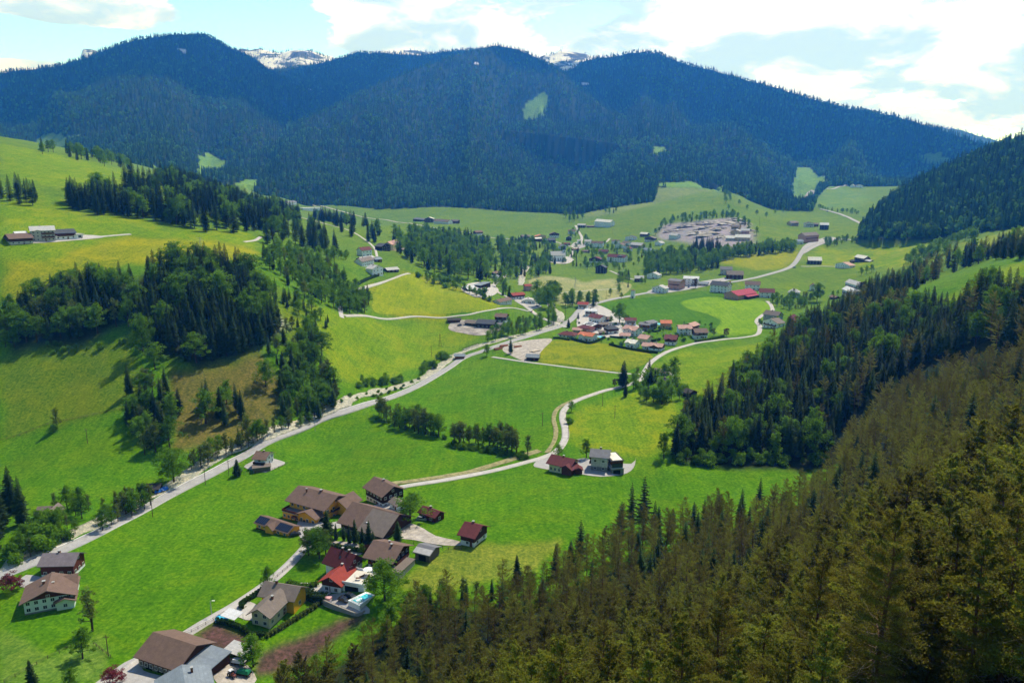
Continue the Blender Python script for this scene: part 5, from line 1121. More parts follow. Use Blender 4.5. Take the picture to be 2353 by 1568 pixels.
for zk, A, B, W, h, rf_, wl_, lab, op in HL: HO[lab] = cottage(zk, A, B, W, h, rf_, wl_, lab, **op)
r_, L = HO['large white farm hotel with balconies on the upper left meadow']
for z_ in (2.6, 5.3): balcony(r_, 'f', L * .42, L - .3, z_, (0, L, 0, 13), 1.2, WL['redwood'])
# solar strips, church tower, crimson roofed barn, transformer tower
r_, L = HO['house with white metal roof carrying black solar panels']
for k in (.2, .58): roof_panels(r_, L * .15, L * .85, 0, 5.5, 4.6, 1.6, .9, k, k + .2)
r_, L = HO['white church nave with pale roof on the village knoll']; r_['category'] = 'church'
tw = Boxes().box(L + .2, L + 3.8, 6, 9.6, -2, 17).obj('tower', WL['white'], r_)
mk('spire', [(L - .1, 5.7, 17), (L + 4.1, 5.7, 17), (L + 4.1, 9.9, 17), (L - .1, 9.9, 17), (L + 2, 7.8, 25)], [(0, 3, 2, 1), (0, 1, 4), (1, 2, 4), (2, 3, 4), (3, 0, 4)], RF['slate'], r_)
Boxes().box(L + 1.4, L + 2.6, 5.93, 6, 13.6, 15.6).obj('belfry_opening', DARKIN, r_)
root, L = house('barn', zq('9', 470, 1312), zq('9', 655, 1275), lambda L: [dict(b=(0, L, 0, 17, 5), rise=3.6, roof='crimson', wall='pink', ov=1.0, sides='l', rows=1, pitch=4), dict(b=(L * .35, L * .95, -4.5, -.1, 3.0), rise=1.2, roof='crimson', wall='wood', t='shed', ov=.4, sides='', rows=1)], 'large barn with bright crimson roof beside the round lime green field', 'barn')
root, L = house('transformer_tower', zq('8', 1096, 1028), zq('8', 1130, 1030), lambda L: [dict(b=(0, 4, 0, 4, 8.5), rise=.8, roof='brown', wall='white', t='hip', ov=.3, sides='', rows=1)], 'slim white transformer tower beside the main road', 'tower', doors=lambda L: [('f', 2, (0, 4, 0, 4), 1.2, 2.2)])
p = hit(*zq('f', 1867, 872)); o = empty('tent', p, 0, 'white pointed tipi tent in the stream meadow', 'tent')
mk('canvas', [(3.2*math.cos(k*math.pi/4), 3.2*math.sin(k*math.pi/4), 0) for k in range(8)] + [(0, 0, 6)], [(k, (k+1) % 8, 8) for k in range(8)], WL['white'], o)
mk('pole', *(lambda V, F: (V, F))(*tube([(.1, .1, 4), (-.2, -.1, 7)], [.06, .05], 5)), BARK, o)
# ---------------------------------------------------------------- small things
POLEW = simple('pole_timber', (.13, .095, .07), .9, .1, .2, 2.); STEELM = simple('galvanised_steel', (.35, .36, .37), .5, .4, .1, 2.)
def g_at(u, v): return hit(u, v)
def cyl(name, pts, rad, mat, parent, sides=7):
    V, F = tube(pts, rad, sides); return mk(name, V, F, mat, parent)
def pole(u, v, h, label, lamp=False, group=None, arm=True):
    p = g_at(u, v); o = empty('street_lamp' if lamp else 'power_pole', p, 0, label, 'street lamp' if lamp else 'pole', group)
    cyl('post', [(0, 0, -1), (0, 0, h)], [.17, .11], STEELM if lamp else POLEW, o)
    if lamp: cyl('bracket', [(0, 0, h - .1), (.9, -.2, h + .15)], [.06, .05], STEELM, o, 5); Boxes().box(.6, 1.5, -.4, 0, h + .05, h + .25).obj('lamp_head', WMET, o)
    elif arm: Boxes().box(-.9, .9, -.07, .07, h - .7, h - .55).obj('crossarm', POLEW, o)
    return o
for u_, v_, h_, lab in ((201,1018,8,'leaning wooden pole in the bright lower left meadow'),(249,1506,7,'wooden pole on the fence line beside the machinery barn'),(1246,978,8,'pole in the meadow left of the lane bend'),
  (1384,932,8,'pole in the meadow below the straight lane'),(1412,961,8,'pole alone in the meadow right of the lane bend'),(1305,1008,7,'pole beside the lane above the red roofed farmhouse'),(526,1092,8,'roadside pole left of the lone dark spruce'),
  (472,1113,8,'roadside pole opposite the big round maple'),(351,1187,8,'roadside pole beside the stream row'),(1567,460,13,'pole on the upper edge of the far grey green slope'),(1637,465,14,'pole at the top of the far meadow beside the tree line'),
  (1744,517,13,'pole standing on the steep far meadow'),(1406,540,11,'pole behind the village above the dark spruces'),(1392,687,9,'pole at the right edge of the hay meadow'),(991,819,9,'single pole on the slope left of the stream'),(1299,735,11,'pole in the small green patch beside the bridge'),(1235,505,11,'pole in the far meadow left of the village inn')): pole(u_, v_, h_, lab)
pole(724, 990, 8.5, 'white headed street lamp beside the main road above the stream grove', True); pole(486, 1411, 5, 'green street lamp on the lane beside the long meadow', True, None); pole(839, 1227, 5, 'thin lamp on the paved yard by the inn', True)
def pylon(u, v, h, label, w=2.2):
    p = g_at(u, v); o = empty('pylon', p, .3, label, 'pylon'); B = Bag()
    for sx in (-1, 1):
        for sy in (-1, 1): B.add(*tube([(sx * w / 2, sy * w / 2, -1), (sx * .2, sy * .2, h)], [.09, .06], 4))
    B.obj('legs', STEELM, o); C_ = Bag(); n = 6
    for k in range(n):
        z0, z1 = h * k / n, h * (k + 1) / n; a, b = w / 2 * (1 - z0 / h) + .2, w / 2 * (1 - z1 / h) + .2
        for s in (-1, 1): C_.add(*tube([(-a, s * a, z0), (b, s * b, z1)], [.05, .05], 3)); C_.add(*tube([(s * a, -a, z0), (s * b, b, z1)], [.05, .05], 3))
    C_.obj('bracing', STEELM, o)
    for z in (h * .8, h * .93): cyl('crossarm', [(-w * 1.1, 0, z), (w * 1.1, 0, z)], [.08, .08], STEELM, o, 4)
pylon(1321, 666, 15, 'lattice pylon standing in the pale hay meadow'); pylon(462, 582, 13, 'lattice pylon at the edge of the yellow flower meadow')
def aframe(u, v, h, label):
    p = g_at(u, v); o = empty('power_pole', p, 0, label, 'pole')
    for s in (-1, 1): cyl('leg', [(s * 1.1, 0, -1), (s * .1, 0, h)], [.17, .12], POLEW, o)
    Boxes().box(-.9, .9, -.07, .07, h * .45, h * .45 + .14).obj('crossarm', POLEW, o)
aframe(1011, 796, 11, 'A shaped double pole on the slope above the stream')
def fence(px, label, h=1.15, gap=3.0, rails=2, mat=None):
    L_ = smooth_line([h_[:2] for h_ in hits(px)], gap); L_ = L_[:95]
    x, y = L_[:, 0], L_[:, 1]; z = H(x, y); c = Vector((x[0], y[0], float(z[0]))); o = empty('fence', c, 0, label, 'fence'); mat = mat or POLEW
    pm = None
    for a, b, q in zip(x, y, z):
        if pm is None: V, F = tube([(0, 0, -.4), (0, 0, h)], [.09, .08], 5); p_ = mk('post', V, F, mat, o); pm = p_.data
        else: p_ = bpy.data.objects.new('post', pm); COL.objects.link(p_); p_.parent = o
        p_.location = (a - c.x, b - c.y, q - c.z)
    for r in range(rails):
        zz_ = h * (.45 + .45 * r); V, F = tube(np.column_stack([x - c.x, y - c.y, z - c.z + zz_]), np.full(len(x), .055), 4); mk('rail', V, F, mat, o)
fence([(0,1012),(60,995),(110,975),(200,957),(290,940)], 'long wooden fence between olive pasture and bright meadow')
fence([(10,1568),(60,1540),(110,1512),(163,1487)], 'wooden fence crossing the grass in the lower left corner')
fence([(425,1458),(455,1445),(490,1425),(515,1410)], 'post fence between lane and brown earth patch', rails=2)
fence([(625,1335),(660,1305),(690,1280)], 'rail fence along the lane by the villa garden')
fence([(912,1247),(950,1250),(1000,1256),(1030,1262),(1060,1262)], 'rail fence under the gravel yard')
fence([(744,1383),(770,1392),(793,1402)], 'dark rail fence at the front of the villa forecourt', 1.1, 1.5)
fence([(215,1478),(235,1495),(255,1510)], 'short broken fence beside the round tree', 1.1, 2.)
fence([(560,1088),(600,1085),(640,1075),(662,1064)], 'wooden fence round the white roadside house', 1.1, 2.2)
# hedges
def hedge(px, w_, h_, label, mat=None, world=None):
    L_ = smooth_line([q[:2] for q in hits(px)], 1.2); g = np.random.default_rng(len(px) + int(px[0][0])); x, y = L_[:, 0], L_[:, 1]; c = Vector((x[0], y[0], float(H(x[0], y[0]))))
    d = np.gradient(L_, axis=0); d /= np.linalg.norm(d, axis=1)[:, None] + 1e-9; n = int(min(9000, len(L_) * 70)); i = g.integers(0, len(L_), n)
    s, hh = g.uniform(-1, 1, n), g.random(n); face = g.random(n); s = np.where(face < .4, np.sign(s), s); hh = np.where(face > .4, 1, hh)
    X = x[i] + -d[i, 1] * s * w_ / 2 + d[i, 0] * g.uniform(-.6, .6, n); Y = y[i] + d[i, 0] * s * w_ / 2 + d[i, 1] * g.uniform(-.6, .6, n)
    top = h_ * (1 + .12 * fbm(x[i] / 2, y[i] / 2, 2)); Zc = H(X, Y) + hh * top
    V, F = leaves(np.column_stack([X - c.x, Y - c.y, Zc - c.z]), g.uniform(.16, .34, n), g, .8)
    o = empty('hedge', c, 0, label, 'hedge'); mk('foliage', V, F, mat or F_HDG, o, shade=g.random(n))
    B = Bag(); k = 0
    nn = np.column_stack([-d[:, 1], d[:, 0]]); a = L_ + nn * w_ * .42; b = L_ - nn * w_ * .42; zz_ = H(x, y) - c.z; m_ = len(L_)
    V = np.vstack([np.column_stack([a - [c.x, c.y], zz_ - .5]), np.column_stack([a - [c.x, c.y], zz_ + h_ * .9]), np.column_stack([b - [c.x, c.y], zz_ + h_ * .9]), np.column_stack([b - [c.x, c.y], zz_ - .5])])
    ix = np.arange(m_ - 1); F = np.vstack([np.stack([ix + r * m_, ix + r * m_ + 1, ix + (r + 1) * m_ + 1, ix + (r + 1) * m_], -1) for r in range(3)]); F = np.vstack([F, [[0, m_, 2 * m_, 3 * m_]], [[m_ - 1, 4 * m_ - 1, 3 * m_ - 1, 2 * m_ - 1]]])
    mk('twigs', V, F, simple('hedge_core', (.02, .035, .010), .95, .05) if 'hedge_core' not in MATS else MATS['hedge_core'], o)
Y_ = lambda *q: [zq('y', *p) for p in q]; S6 = lambda *q: [zq('6', *p) for p in q]; S7 = lambda *q: [zq('7', *p) for p in q]
hedge(Y_((300,850),(272,820),(300,790),(450,690),(600,590)), 1.0, 1.6, 'clipped hedge curving along the lane by the yellow house')
hedge(Y_((-60,1050),(100,1085),(260,1140),(420,1235),(600,1245)), 1.0, 1.7, 'dark hedge between brown earth and the yellow house garden')
hedge(Y_((640,1245),(800,1150),(1000,1025),(1200,900),(1390,775)), 1.1, 1.3, 'long straight brownish hedge below the yellow house', F_OLV)
hedge(Y_((1110,650),(1200,690),(1330,740),(1450,740)), 3.2, 2.6, 'thick dark hedge between the yellow house and the villa')
hedge(Y_((930,500),(1010,540),(1100,560),(1200,555),(1330,520)), 2.2, 1.2, 'leafy border round the villa vegetable garden', F_BRD)
hedge(S6((510,705),(700,765),(960,820),(1150,760),(1300,690)), 1.4, 1.8, 'dark clipped hedge round the orange roofed house')
hedge(S6((130,700),(300,705),(500,740)), 2, 1.6, 'garden shrubs in front of the maroon hipped house', F_BRD)
hedge(S6((1420,670),(1600,690),(1690,700)), 1.2, 1.3, 'low hedge by the white house with pinkish roof')
hedge(S6((1410,850),(1600,900),(1900,960),(2200,1010),(2353,1030)), 1.4, 1.7, 'long dark hedge under the lower edge of the housing cluster')
hedge(S7((380,920),(600,960),(800,985)), 1.4, 1.6, 'dark hedge in front of the corner house')
hedge(S7((1610,745),(1800,715),(2000,680),(2220,630)), 2., 1.8, 'green hedge along the lane at the right of the cluster', F_BRD)
hedge(S7((660,520),(760,525),(860,500)), 1.2, 1.3, 'hedge below the modern house'); hedge(S7((680,740),(780,720),(850,700)), 1.6, 1.8, 'hedge behind the maroon roofed house')
hedge([(820,655),(850,640),(880,628)], 2.0, 1.5, 'hedge beside the lowest saddle house'); hedge([(600,1178) ,(600,1179)] if False else [(772,1257),(800,1263),(830,1268),(850,1272)], 1.2, 1.4, 'low hedge between the gravel square and the big barn row')
# cars
def car(u, v, yaw, col, label, L=4.3, Wd=1.8, h=1.45, van=False, pos=None, group=None):
    p = pos or g_at(u, v); o = empty('car' if not van else 'van', (p.x, p.y, p.z + .12), yaw, label, 'car' if not van else 'van', group)
    mt = MATS.get('car_' + col[0]) or simple('car_' + col[0], col[1], .25, .6, .03, 1.)
    hl, hw = L / 2, Wd / 2
    def ring(pts): return pts
    prof = [(-hl, .35), (-hl, .82), (-hl * .9, .95), (hl * .35, .95), (hl * .55, .92), (hl * .95, .72), (hl, .55), (hl, .35)]
    V = [(x, s * hw, z) for s in (-1, 1) for x, z in prof]; n = len(prof)
    F = [tuple(range(n)), tuple(range(2 * n - 1, n - 1, -1))] + [(i, n + i, n + (i + 1) % n, (i + 1) % n) for i in range(n)]
    b = mk('body', V, F, mt, o)
    cab = [(-hl * .88, .93), (-hl * .72, h - .06), (-hl * .6, h), (hl * (.15 if not van else .4), h), (hl * (.5 if not van else .72), .93)]; n = len(cab)
    V = [(x, s * hw * (.92 if z < 1 else .80), z) for s in (-1, 1) for x, z in cab]
    mk('cabin', V, [tuple(range(n)), tuple(range(2 * n - 1, n - 1, -1))] + [(i, n + i, n + (i + 1) % n, (i + 1) % n) for i in range(n)], GLS, o)
    Boxes().box(-hl * .6, hl * .15, -hw * .79, hw * .79, h, h + .03).obj('car_roof', mt, o)
    for sx in (-.62, .62):
        for sy in (-1, 1): cyl('wheel', [(sx * hl, sy * hw * .72, .33), (sx * hl, sy * (hw + .02), .33)], [.33, .33], MATS['tyre'], o, 10)
simple('tyre', (.02, .02, .02), .8, .2)
BLK = ('black', (.015, .016, .018)); WHC = ('white', (.75, .75, .75)); SIL = ('silver', (.42, .44, .46)); REDC = ('red', (.35, .02, .02)); BLU = ('blue', (.03, .06, .18))
car(0, 0, -.5, BLK, 'black car parked nearer the pool on the villa forecourt', pos=g_at(*zq('y', 1700, 745)))
car(0, 0, -.5, BLK, 'dark car parked under the edge of the roof terrace', pos=g_at(*zq('y', 1790, 695)))
car(0, 0, .5, BLK, 'black car at the corner of the yellow annexe', pos=g_at(*zq('o', 665, 812)))
car(0, 0, -.2, ('brown', (.10, .05, .04)), 'dark brown car on the gravel square', pos=g_at(*zq('o', 1175, 965)))
car(0, 0, -.3, SIL, 'silver car at the end of the long low shed', pos=g_at(*zq('2', 1503, 615)))
for k_, (z_, x_, y_, c_, lab) in enumerate([('6', 1140, 505, WHC, 'white van beside the solar roofed house'), ('6', 720, 360, BLK, 'dark car at the road bend in the cluster'), ('5', 1352, 372, BLK, 'dark car by the low riverside house'), ('5', 480, 590, BLK, 'dark car at the cattle farm'), ('9', 395, 1136, REDC, 'red car turning off the main road'), ('9', 1040, 990, BLK, 'dark car on the main road in the yellow meadows'), ('8', 1600, 925, WHC, 'white car in front of the long white building'), ('8', 1680, 925, BLU, 'blue car in front of the long white building'), ('5', 1297, 437, REDC, 'small red car on the riverside lane'), ('9', 1370, 428, BLK, 'dark car on the far valley road')]): car(0, 0, .4 + k_, c_, lab, van='van' in lab, pos=g_at(*zq(z_, x_, y_)))
# trailer, pool, parasols at the villa
p = g_at(*zq('y', 1475, 750)); o = empty('trailer', p, -.3, 'pink covered trailer on the villa forecourt', 'trailer')
Boxes().box(-1.3, 1.3, -.8, .8, .55, 1.05).obj('bed', WMET, o); Boxes().box(-1.3, 1.3, -.8, .8, 1.05, 1.75).obj('cover', simple('pink_canvas', (.75, .42, .42), .8), o)
for s in (-1, 1): cyl('wheel', [(0, s * .72, .35), (0, s * .86, .35)], [.33, .33], MATS['tyre'], o, 10)
P4 = [g_at(*zq('2', *q)) for q in ((912,1305),(1005,1345),(1125,1222),(1055,1195))]; zt_ = max(q.z for q in P4) + .35
o = empty('swimming_pool', P4[0], 0, 'turquoise villa pool with white deck and domed glass cover', 'swimming pool'); c = P4[0]
cen = sum(((q - c) for q in P4), Vector()) / 4
def prism(name, pts, z0, z1, mat, par):
    n = len(pts); return mk(name, [(q[0], q[1], z0) for q in pts] + [(q[0], q[1], z1) for q in pts], [tuple(range(n))[::-1], tuple(range(n, 2 * n))] + [(i, (i + 1) % n, n + (i + 1) % n, n + i) for i in range(n)], mat, par)
Q = [q - c for q in P4]; zt2 = zt_ - c.z
prism('deck', Q, -2.2, zt2, WL['white'], o)
ins = lambda a, b: [cen + (q - cen) * 1.0 for q in Q]
e1, e2 = (Q[1] - Q[0]), (Q[3] - Q[0]); W4 = [Q[0] + e1 * a + e2 * b for a, b in ((.2, .12), (.72, .12), (.72, .9), (.2, .9))]
prism('water', W4, zt2 + .0, zt2 + .03, simple('turquoise_water', (.10, .72, .82), .1, .6, .05, .6), o)
A0, A1, A2 = Q[0] + e1 * .14 + e2 * .05, Q[0] + e1 * .8 + e2 * .05, Q[0] + e1 * .14 + e2 * .4
V = []; Fq = []
for j in range(7):
    for k in range(9):
        t_ = math.pi * k / 8; q = A0 + (A1 - A0) * (.5 - .5 * math.cos(t_)) + (A2 - A0) * (j / 6); V.append((q.x, q.y, zt2 + .03 + 1.1 * math.sin(t_)))
for j in range(6):
    for k in range(8): Fq.append((j * 9 + k, j * 9 + k + 1, j * 9 + k + 10, j * 9 + k + 9))
m, t, oo = newmat('pool_cover'); b = principled(t, (.62, .70, .68), .15, .5); b.inputs['Alpha'].default_value = .55; t.links.new(b.outputs[0], oo.inputs[0])
mk('pool_cover', V, Fq, m, o)
def parasol(loc, h, r, label, par=None, closed=False):
    o = empty('parasol', loc, 0, label, 'parasol'); cyl('pole', [(0, 0, 0), (0, 0, h)], [.04, .03], WMET, o, 5)
    n = 8; rr, zz_ = (r, h - .6) if not closed else (.16, h - 1.5)
    mk('canopy', [(rr * math.cos(k * 6.283 / n), rr * math.sin(k * 6.283 / n), zz_) for k in range(n)] + [(0, 0, h)], [(k, (k + 1) % n, n) for k in range(n)], WL['white'], o)
gm = Matrix.Translation(GAR.location) @ Matrix.Rotation(GAR.rotation_euler.z, 4, 'Z')
parasol(gm @ Vector((GARL * .72, 7.2, 3.2)), 2.7, 1.8, 'large open white parasol on the roof terrace'); parasol(gm @ Vector((GARL * .42, 2.6, 3.2)), 2.6, 1.5, 'closed white parasol on the roof terrace', closed=True)
for k, (a, b) in enumerate(((.55, 5.4), (.86, 5.0))):
    q = gm @ Vector((GARL * a, b, 3.2)); o = empty('sun_lounger', q, .5 + k, ('brown sun lounger left of the open parasol', 'brown sun lounger at the terrace corner')[k], 'sun lounger')
    Boxes().box(-.9, .5, -.32, .32, .28, .36).obj('seat', RAILW, o); Boxes().poly([(.5, -.32, .3), (.5, .32, .3), (1.0, .32, .8), (1.0, -.32, .8), (.5, -.32, .38), (.5, .32, .38), (.96, .32, .84), (.96, -.32, .84)], BF).obj('backrest', RAILW, o)
    for sx in (-.8, .4):
        for sy in (-.28, .28): Boxes().box(sx, sx + .06, sy - .03, sy + .03, 0, .28).obj('leg', RAILW, o)
q = gm @ Vector((GARL * .52, 3.2, 3.2)); o = empty('garden_table', q, 0, 'small garden table beside the closed parasol', 'table'); Boxes().box(-.8, .8, -.45, .45, .70, .75).obj('tabletop', RAILW, o)
for sx in (-.7, .64):
    for sy in (-.38, .32): Boxes().box(sx, sx + .06, sy, sy + .06, 0, .70).obj('leg', RAILW, o)
fence([zq('2', 715, 1290), zq('2', 800, 1325), zq('2', 895, 1350)], 'stone edging wall below the villa forecourt', .9, 1.2) if False else None
def wall_line(px, w_, h0, h1, mat, label):
    L_ = smooth_line([q[:2] for q in hits(px)], 1.5); c = Vector((*L_[0], float(H(*L_[0])))); d = np.gradient(L_, axis=0); d /= np.linalg.norm(d, axis=1)[:, None]; nn = np.column_stack([-d[:, 1], d[:, 0]]) * w_ / 2
    z = H(L_[:, 0], L_[:, 1]).max() - c.z; m_ = len(L_); a, b = L_ + nn - [c.x, c.y], L_ - nn - [c.x, c.y]; lo, hi = np.full(m_, z + h0), np.full(m_, z + h1)
    V = np.vstack([np.column_stack([a, lo]), np.column_stack([a, hi]), np.column_stack([b, hi]), np.column_stack([b, lo])]); ix = np.arange(m_ - 1)
    F = np.vstack([np.stack([ix + r * m_, ix + r * m_ + 1, ix + (r + 1) * m_ + 1, ix + (r + 1) * m_], -1) for r in range(3)] + [np.array([[0, m_, 2 * m_, 3 * m_], [m_ - 1, 4 * m_ - 1, 3 * m_ - 1, 2 * m_ - 1]])])
    o = mk('retaining_wall', V, F, mat); o.location = c; tag(o, label, 'wall'); return o
wall_line([zq('2', 712, 1292), zq('2', 800, 1330), zq('2', 893, 1360), zq('2', 990, 1385), zq('2', 1045, 1350)], .5, -2.5, .5, WL['stone'], 'rough stone retaining wall under the villa forecourt and pool')
# round pool and awning beside the yellow house
p = g_at(*zq('b', 1455, 285)); o = empty('paddling_pool', p, 0, 'round blue garden pool beside the lane hedge', 'pool')
n = 20; ring = lambda r, z: [(r * math.cos(k * 6.283 / n), r * math.sin(k * 6.283 / n), z) for k in range(n)]
mk('rim', ring(2.1, 0) + ring(2.1, 1.0) + ring(1.95, 1.0) + ring(1.95, .3), [(a * n + k, a * n + (k + 1) % n, (a + 1) * n + (k + 1) % n, (a + 1) * n + k) for a in range(3) for k in range(n)], simple('blue_liner', (.02, .25, .55), .5), o)
mk('water', ring(1.95, .82), [tuple(range(n))], simple('blue_water', (.08, .55, .80), .1, .6, .05), o)
p = g_at(*zq('b', 1600, 300)); o = empty('awning', p, -.45, 'bright white awning roof beside the round blue pool', 'awning')
Boxes().poly([(-3, -2, 2.3), (3, -2, 2.3), (3, 2, 2.9), (-3, 2, 2.9), (-3, -2, 2.42), (3, -2, 2.42), (3, 2, 3.02), (-3, 2, 3.02)], BF).obj('awning_roof', RF['white'], o)
for sx in (-2.8, 2.7):
    for sy in (-1.9, 1.8): Boxes().box(sx, sx + .1, sy, sy + .1, -.3, 2.3).obj('post', WMET, o)
# pools in the housing cluster
for z_, pts, lab in (('6', ((1115,670),(1230,645),(1300,662),(1200,695)), 'turquoise covered pool behind the clipped hedge'), ('7', ((370,550),(455,535),(470,552),(390,568)), 'small pool below the modern house'), ('7', ((800,345),(870,350),(872,385),(800,378)), 'pale turquoise pool at the back of the modern house')):
    P = [g_at(*zq(z_, *q)) for q in pts]; c = P[0]; o = empty('swimming_pool', c, 0, lab, 'swimming pool'); Q = [q - c for q in P]; cen = sum(Q, Vector()) / 4; zt2 = max(q.z for q in Q) + .5
    prism('deck', [cen + (q - cen) * 1.12 for q in Q], -1, zt2 - .03, WL['white'], o); prism('water', Q, zt2 - .03, zt2 + .03, MATS['turquoise_water'], o)
# farm machines by the machinery barn
def tractor(z_, x_, y_, col, label, s=1.):
    p = g_at(*zq(z_, x_, y_)); o = empty('tractor', (p.x, p.y, p.z + .1), -.7, label, 'tractor'); o.scale = (s, s, s); mt = MATS.get('car_' + col[0]) or simple('car_' + col[0], col[1], .4, .5, .1)
    Boxes().box(-.2, 1.9, -.42, .42, .8, 1.45).obj('bonnet', mt, o); Boxes().box(-1.4, -.2, -.7, .7, .7, 1.2).obj('chassis', mt, o)
    Boxes().box(-1.35, -.15, -.62, .62, 1.2, 2.3).obj('cab', GLS, o); Boxes().box(-1.5, 0, -.75, .75, 2.3, 2.42).obj('cab_roof', WMET, o)
    for sy in (-1, 1): cyl('wheel', [(-.9, sy * .75, .78), (-.9, sy * 1.15, .78)], [.78, .78], MATS['tyre'], o, 12); cyl('wheel', [(1.4, sy * .6, .48), (1.4, sy * .85, .48)], [.48, .48], MATS['tyre'], o, 10)
tractor('b', 1440, 850, REDC, 'red tractor with white cab roof beside the flat lean-to')
tractor('b', 1600, 1070, ('rust', (.30, .08, .04)), 'rusty red farm machine on the gravel at the bottom', .8)
p = g_at(*zq('b', 1690, 800)); o = empty('shed', p, -.45, 'open shelter with grey roof behind the fruit tree', 'shed')
Boxes().poly([(-4, -2.4, 2.6), (4, -2.4, 2.6), (4, 2.4, 3.2), (-4, 2.4, 3.2), (-4, -2.4, 2.75), (4, -2.4, 2.75), (4, 2.4, 3.35), (-4, 2.4, 3.35)], BF).obj('roof', RF['pale'], o); Boxes().box(-3.9, 3.9, 2.2, 2.35, -.5, 3.1).obj('wall', WL['redwood'], o)
for sx in (-3.8, 0, 3.7): Boxes().box(sx, sx + .12, -2.2, -2.08, -.5, 2.6).obj('post', POLEW, o)
for x_, y_, c_, lab in ((1690, 900, WHC, 'trailer under a white tarpaulin beside the shelter'), (1760, 1050, ('green', (.02, .22, .10)), 'green hay trailer at the bottom beside the fruit tree')):
    p = g_at(*zq('b', x_, y_)); o = empty('trailer', p, -.25, lab, 'trailer'); Boxes().box(-2, 2, -1, 1, .7, 1.1).obj('bed', WL['darkwood'], o)
    Boxes().poly([(-1.9, -1, 1.1), (1.9, -1, 1.1), (1.9, 1, 1.1), (-1.9, 1, 1.1), (-1.7, -.6, 1.8), (1.6, -.5, 1.9), (1.6, .5, 1.9), (-1.7, .6, 1.8)], BF).obj('load', MATS.get('car_' + c_[0]) or simple('car_' + c_[0], c_[1], .5), o)
    for sx in (-1, 1):
        for s in (-1, 1): cyl('wheel', [(sx, s * .85, .4), (sx, s * 1.05, .4)], [.4, .4], MATS['tyre'], o, 10)
# tarpaulin hut, log piles, planks, bridges, gravel heaps
cottage('1', (868, 452), (935, 450), 6, 2.4, 'dark', 'darkwood', 'dark log shelter half under the blue tarpaulin', cat='hut', chim=0, bal=0, sides='', doors=0)
a = g_at(*zq('1', 950, 440)); o = empty('tarpaulin', a, .9, 'bright blue tarpaulin over stacked wood beneath the big maple', 'tarpaulin'); V = []
for i in range(9):
    for j in range(7): V.append((-3.2 + i * .8, -1.3 + j * .43, 1.9 - abs(j - 3) * .42 + .16 * math.sin(i * 1.9 + j)))
mk('sheet', V, [(i * 7 + j, (i + 1) * 7 + j, (i + 1) * 7 + j + 1, i * 7 + j + 1) for i in range(8) for j in range(6)], simple('blue_plastic', (.01, .16, .60), .4, .4), o); Boxes().box(-3, 3, -1, 1, -.3, .75).obj('wood_stack', WL['greywood'], o)
LOGM = simple('cut_logs', (.42, .17, .09), .9, .1, .3, 2.)
for x_, y_, n_, lab in ((925, 858, 14, 'left pile of reddish logs on the timber yard'), (985, 825, 14, 'right pile of reddish logs on the timber yard'), (1140, 832, 6, 'small log pile right of the grey green tree')):
    p = g_at(*zq('5', x_, y_)); o = empty('log_pile', p, .5, lab, 'log pile'); k = 0
    for lay in range(3):
        for q in range(max(1, n_ // 3 - lay)): V, F = tube([(-3.5, 0, 0), (3.5, 0, 0)], [.3, .26], 7); l_ = mk('log', V, F, LOGM, o); l_.location = (random.uniform(-.3, .3), (q + lay * .5) * .62, .3 + lay * .52)
p = g_at(*zq('5', 1340, 880)); o = empty('plank_stack', p, .7, 'stack of pale planks behind the field shed', 'plank stack'); Boxes().box(-4, 4, -1.2, 1.2, 0, 1.1).obj('planks', simple('fresh_planks', (.60, .50, .38), .8, .1, .2, 1., stripes=(2, .2)), o); Boxes().box(-4.1, 4.1, 1.6, 3.2, 0, .7).obj('planks', MATS['fresh_planks'], o)
def bridge(A, B, wd, label, rail=True):
    a, b = g_at(*A), g_at(*B); d = b - a; L_ = math.hypot(d.x, d.y); o = empty('bridge', a, math.atan2(d.y, d.x), label, 'bridge'); z1 = b.z - a.z
    Boxes().poly([(0, -wd/2, -.3), (L_, -wd/2, z1 - .3), (L_, wd/2, z1 - .3), (0, wd/2, -.3), (0, -wd/2, .5), (L_, -wd/2, z1 + .5), (L_, wd/2, z1 + .5), (0, wd/2, .5)], BF).obj('deck', PAVE, o)
    for s in (-1, 1):
        y = s * wd / 2; V, F = tube([(0, y, 1.5), (L_, y, z1 + 1.5)], [.09, .09], 4); mk('handrail', V, F, WL['darkwood'], o)
        for k in range(6): Boxes().box(L_ * k / 5 - .07, L_ * k / 5 + .07, y - .07, y + .07, z1 * k / 5 + .4, z1 * k / 5 + 1.5).obj('post', WL['darkwood'], o)
bridge(zq('5', 1555, 530), zq('5', 1680, 548), 5, 'road bridge over the stream at the junction'); bridge(zq('5', 520, 862), zq('5', 690, 800), 1.6, 'long concrete footbridge beside the reddish plank hut')
g = np.random.default_rng(3)
HEAPS = [(1540,532,9,4),(1565,528,8,3),(1582,520,14,6),(1600,536,12,6),(1622,524,13,5),(1628,540,16,8),(1655,528,12,6),(1670,514,15,6),(1690,508,15,7),(1705,516,12,6),(1690,534,9,4),(1640,512,13,5),(1612,514,10,4),(1555,545,8,3),(1718,530,9,4),(1660,545,9,4)]
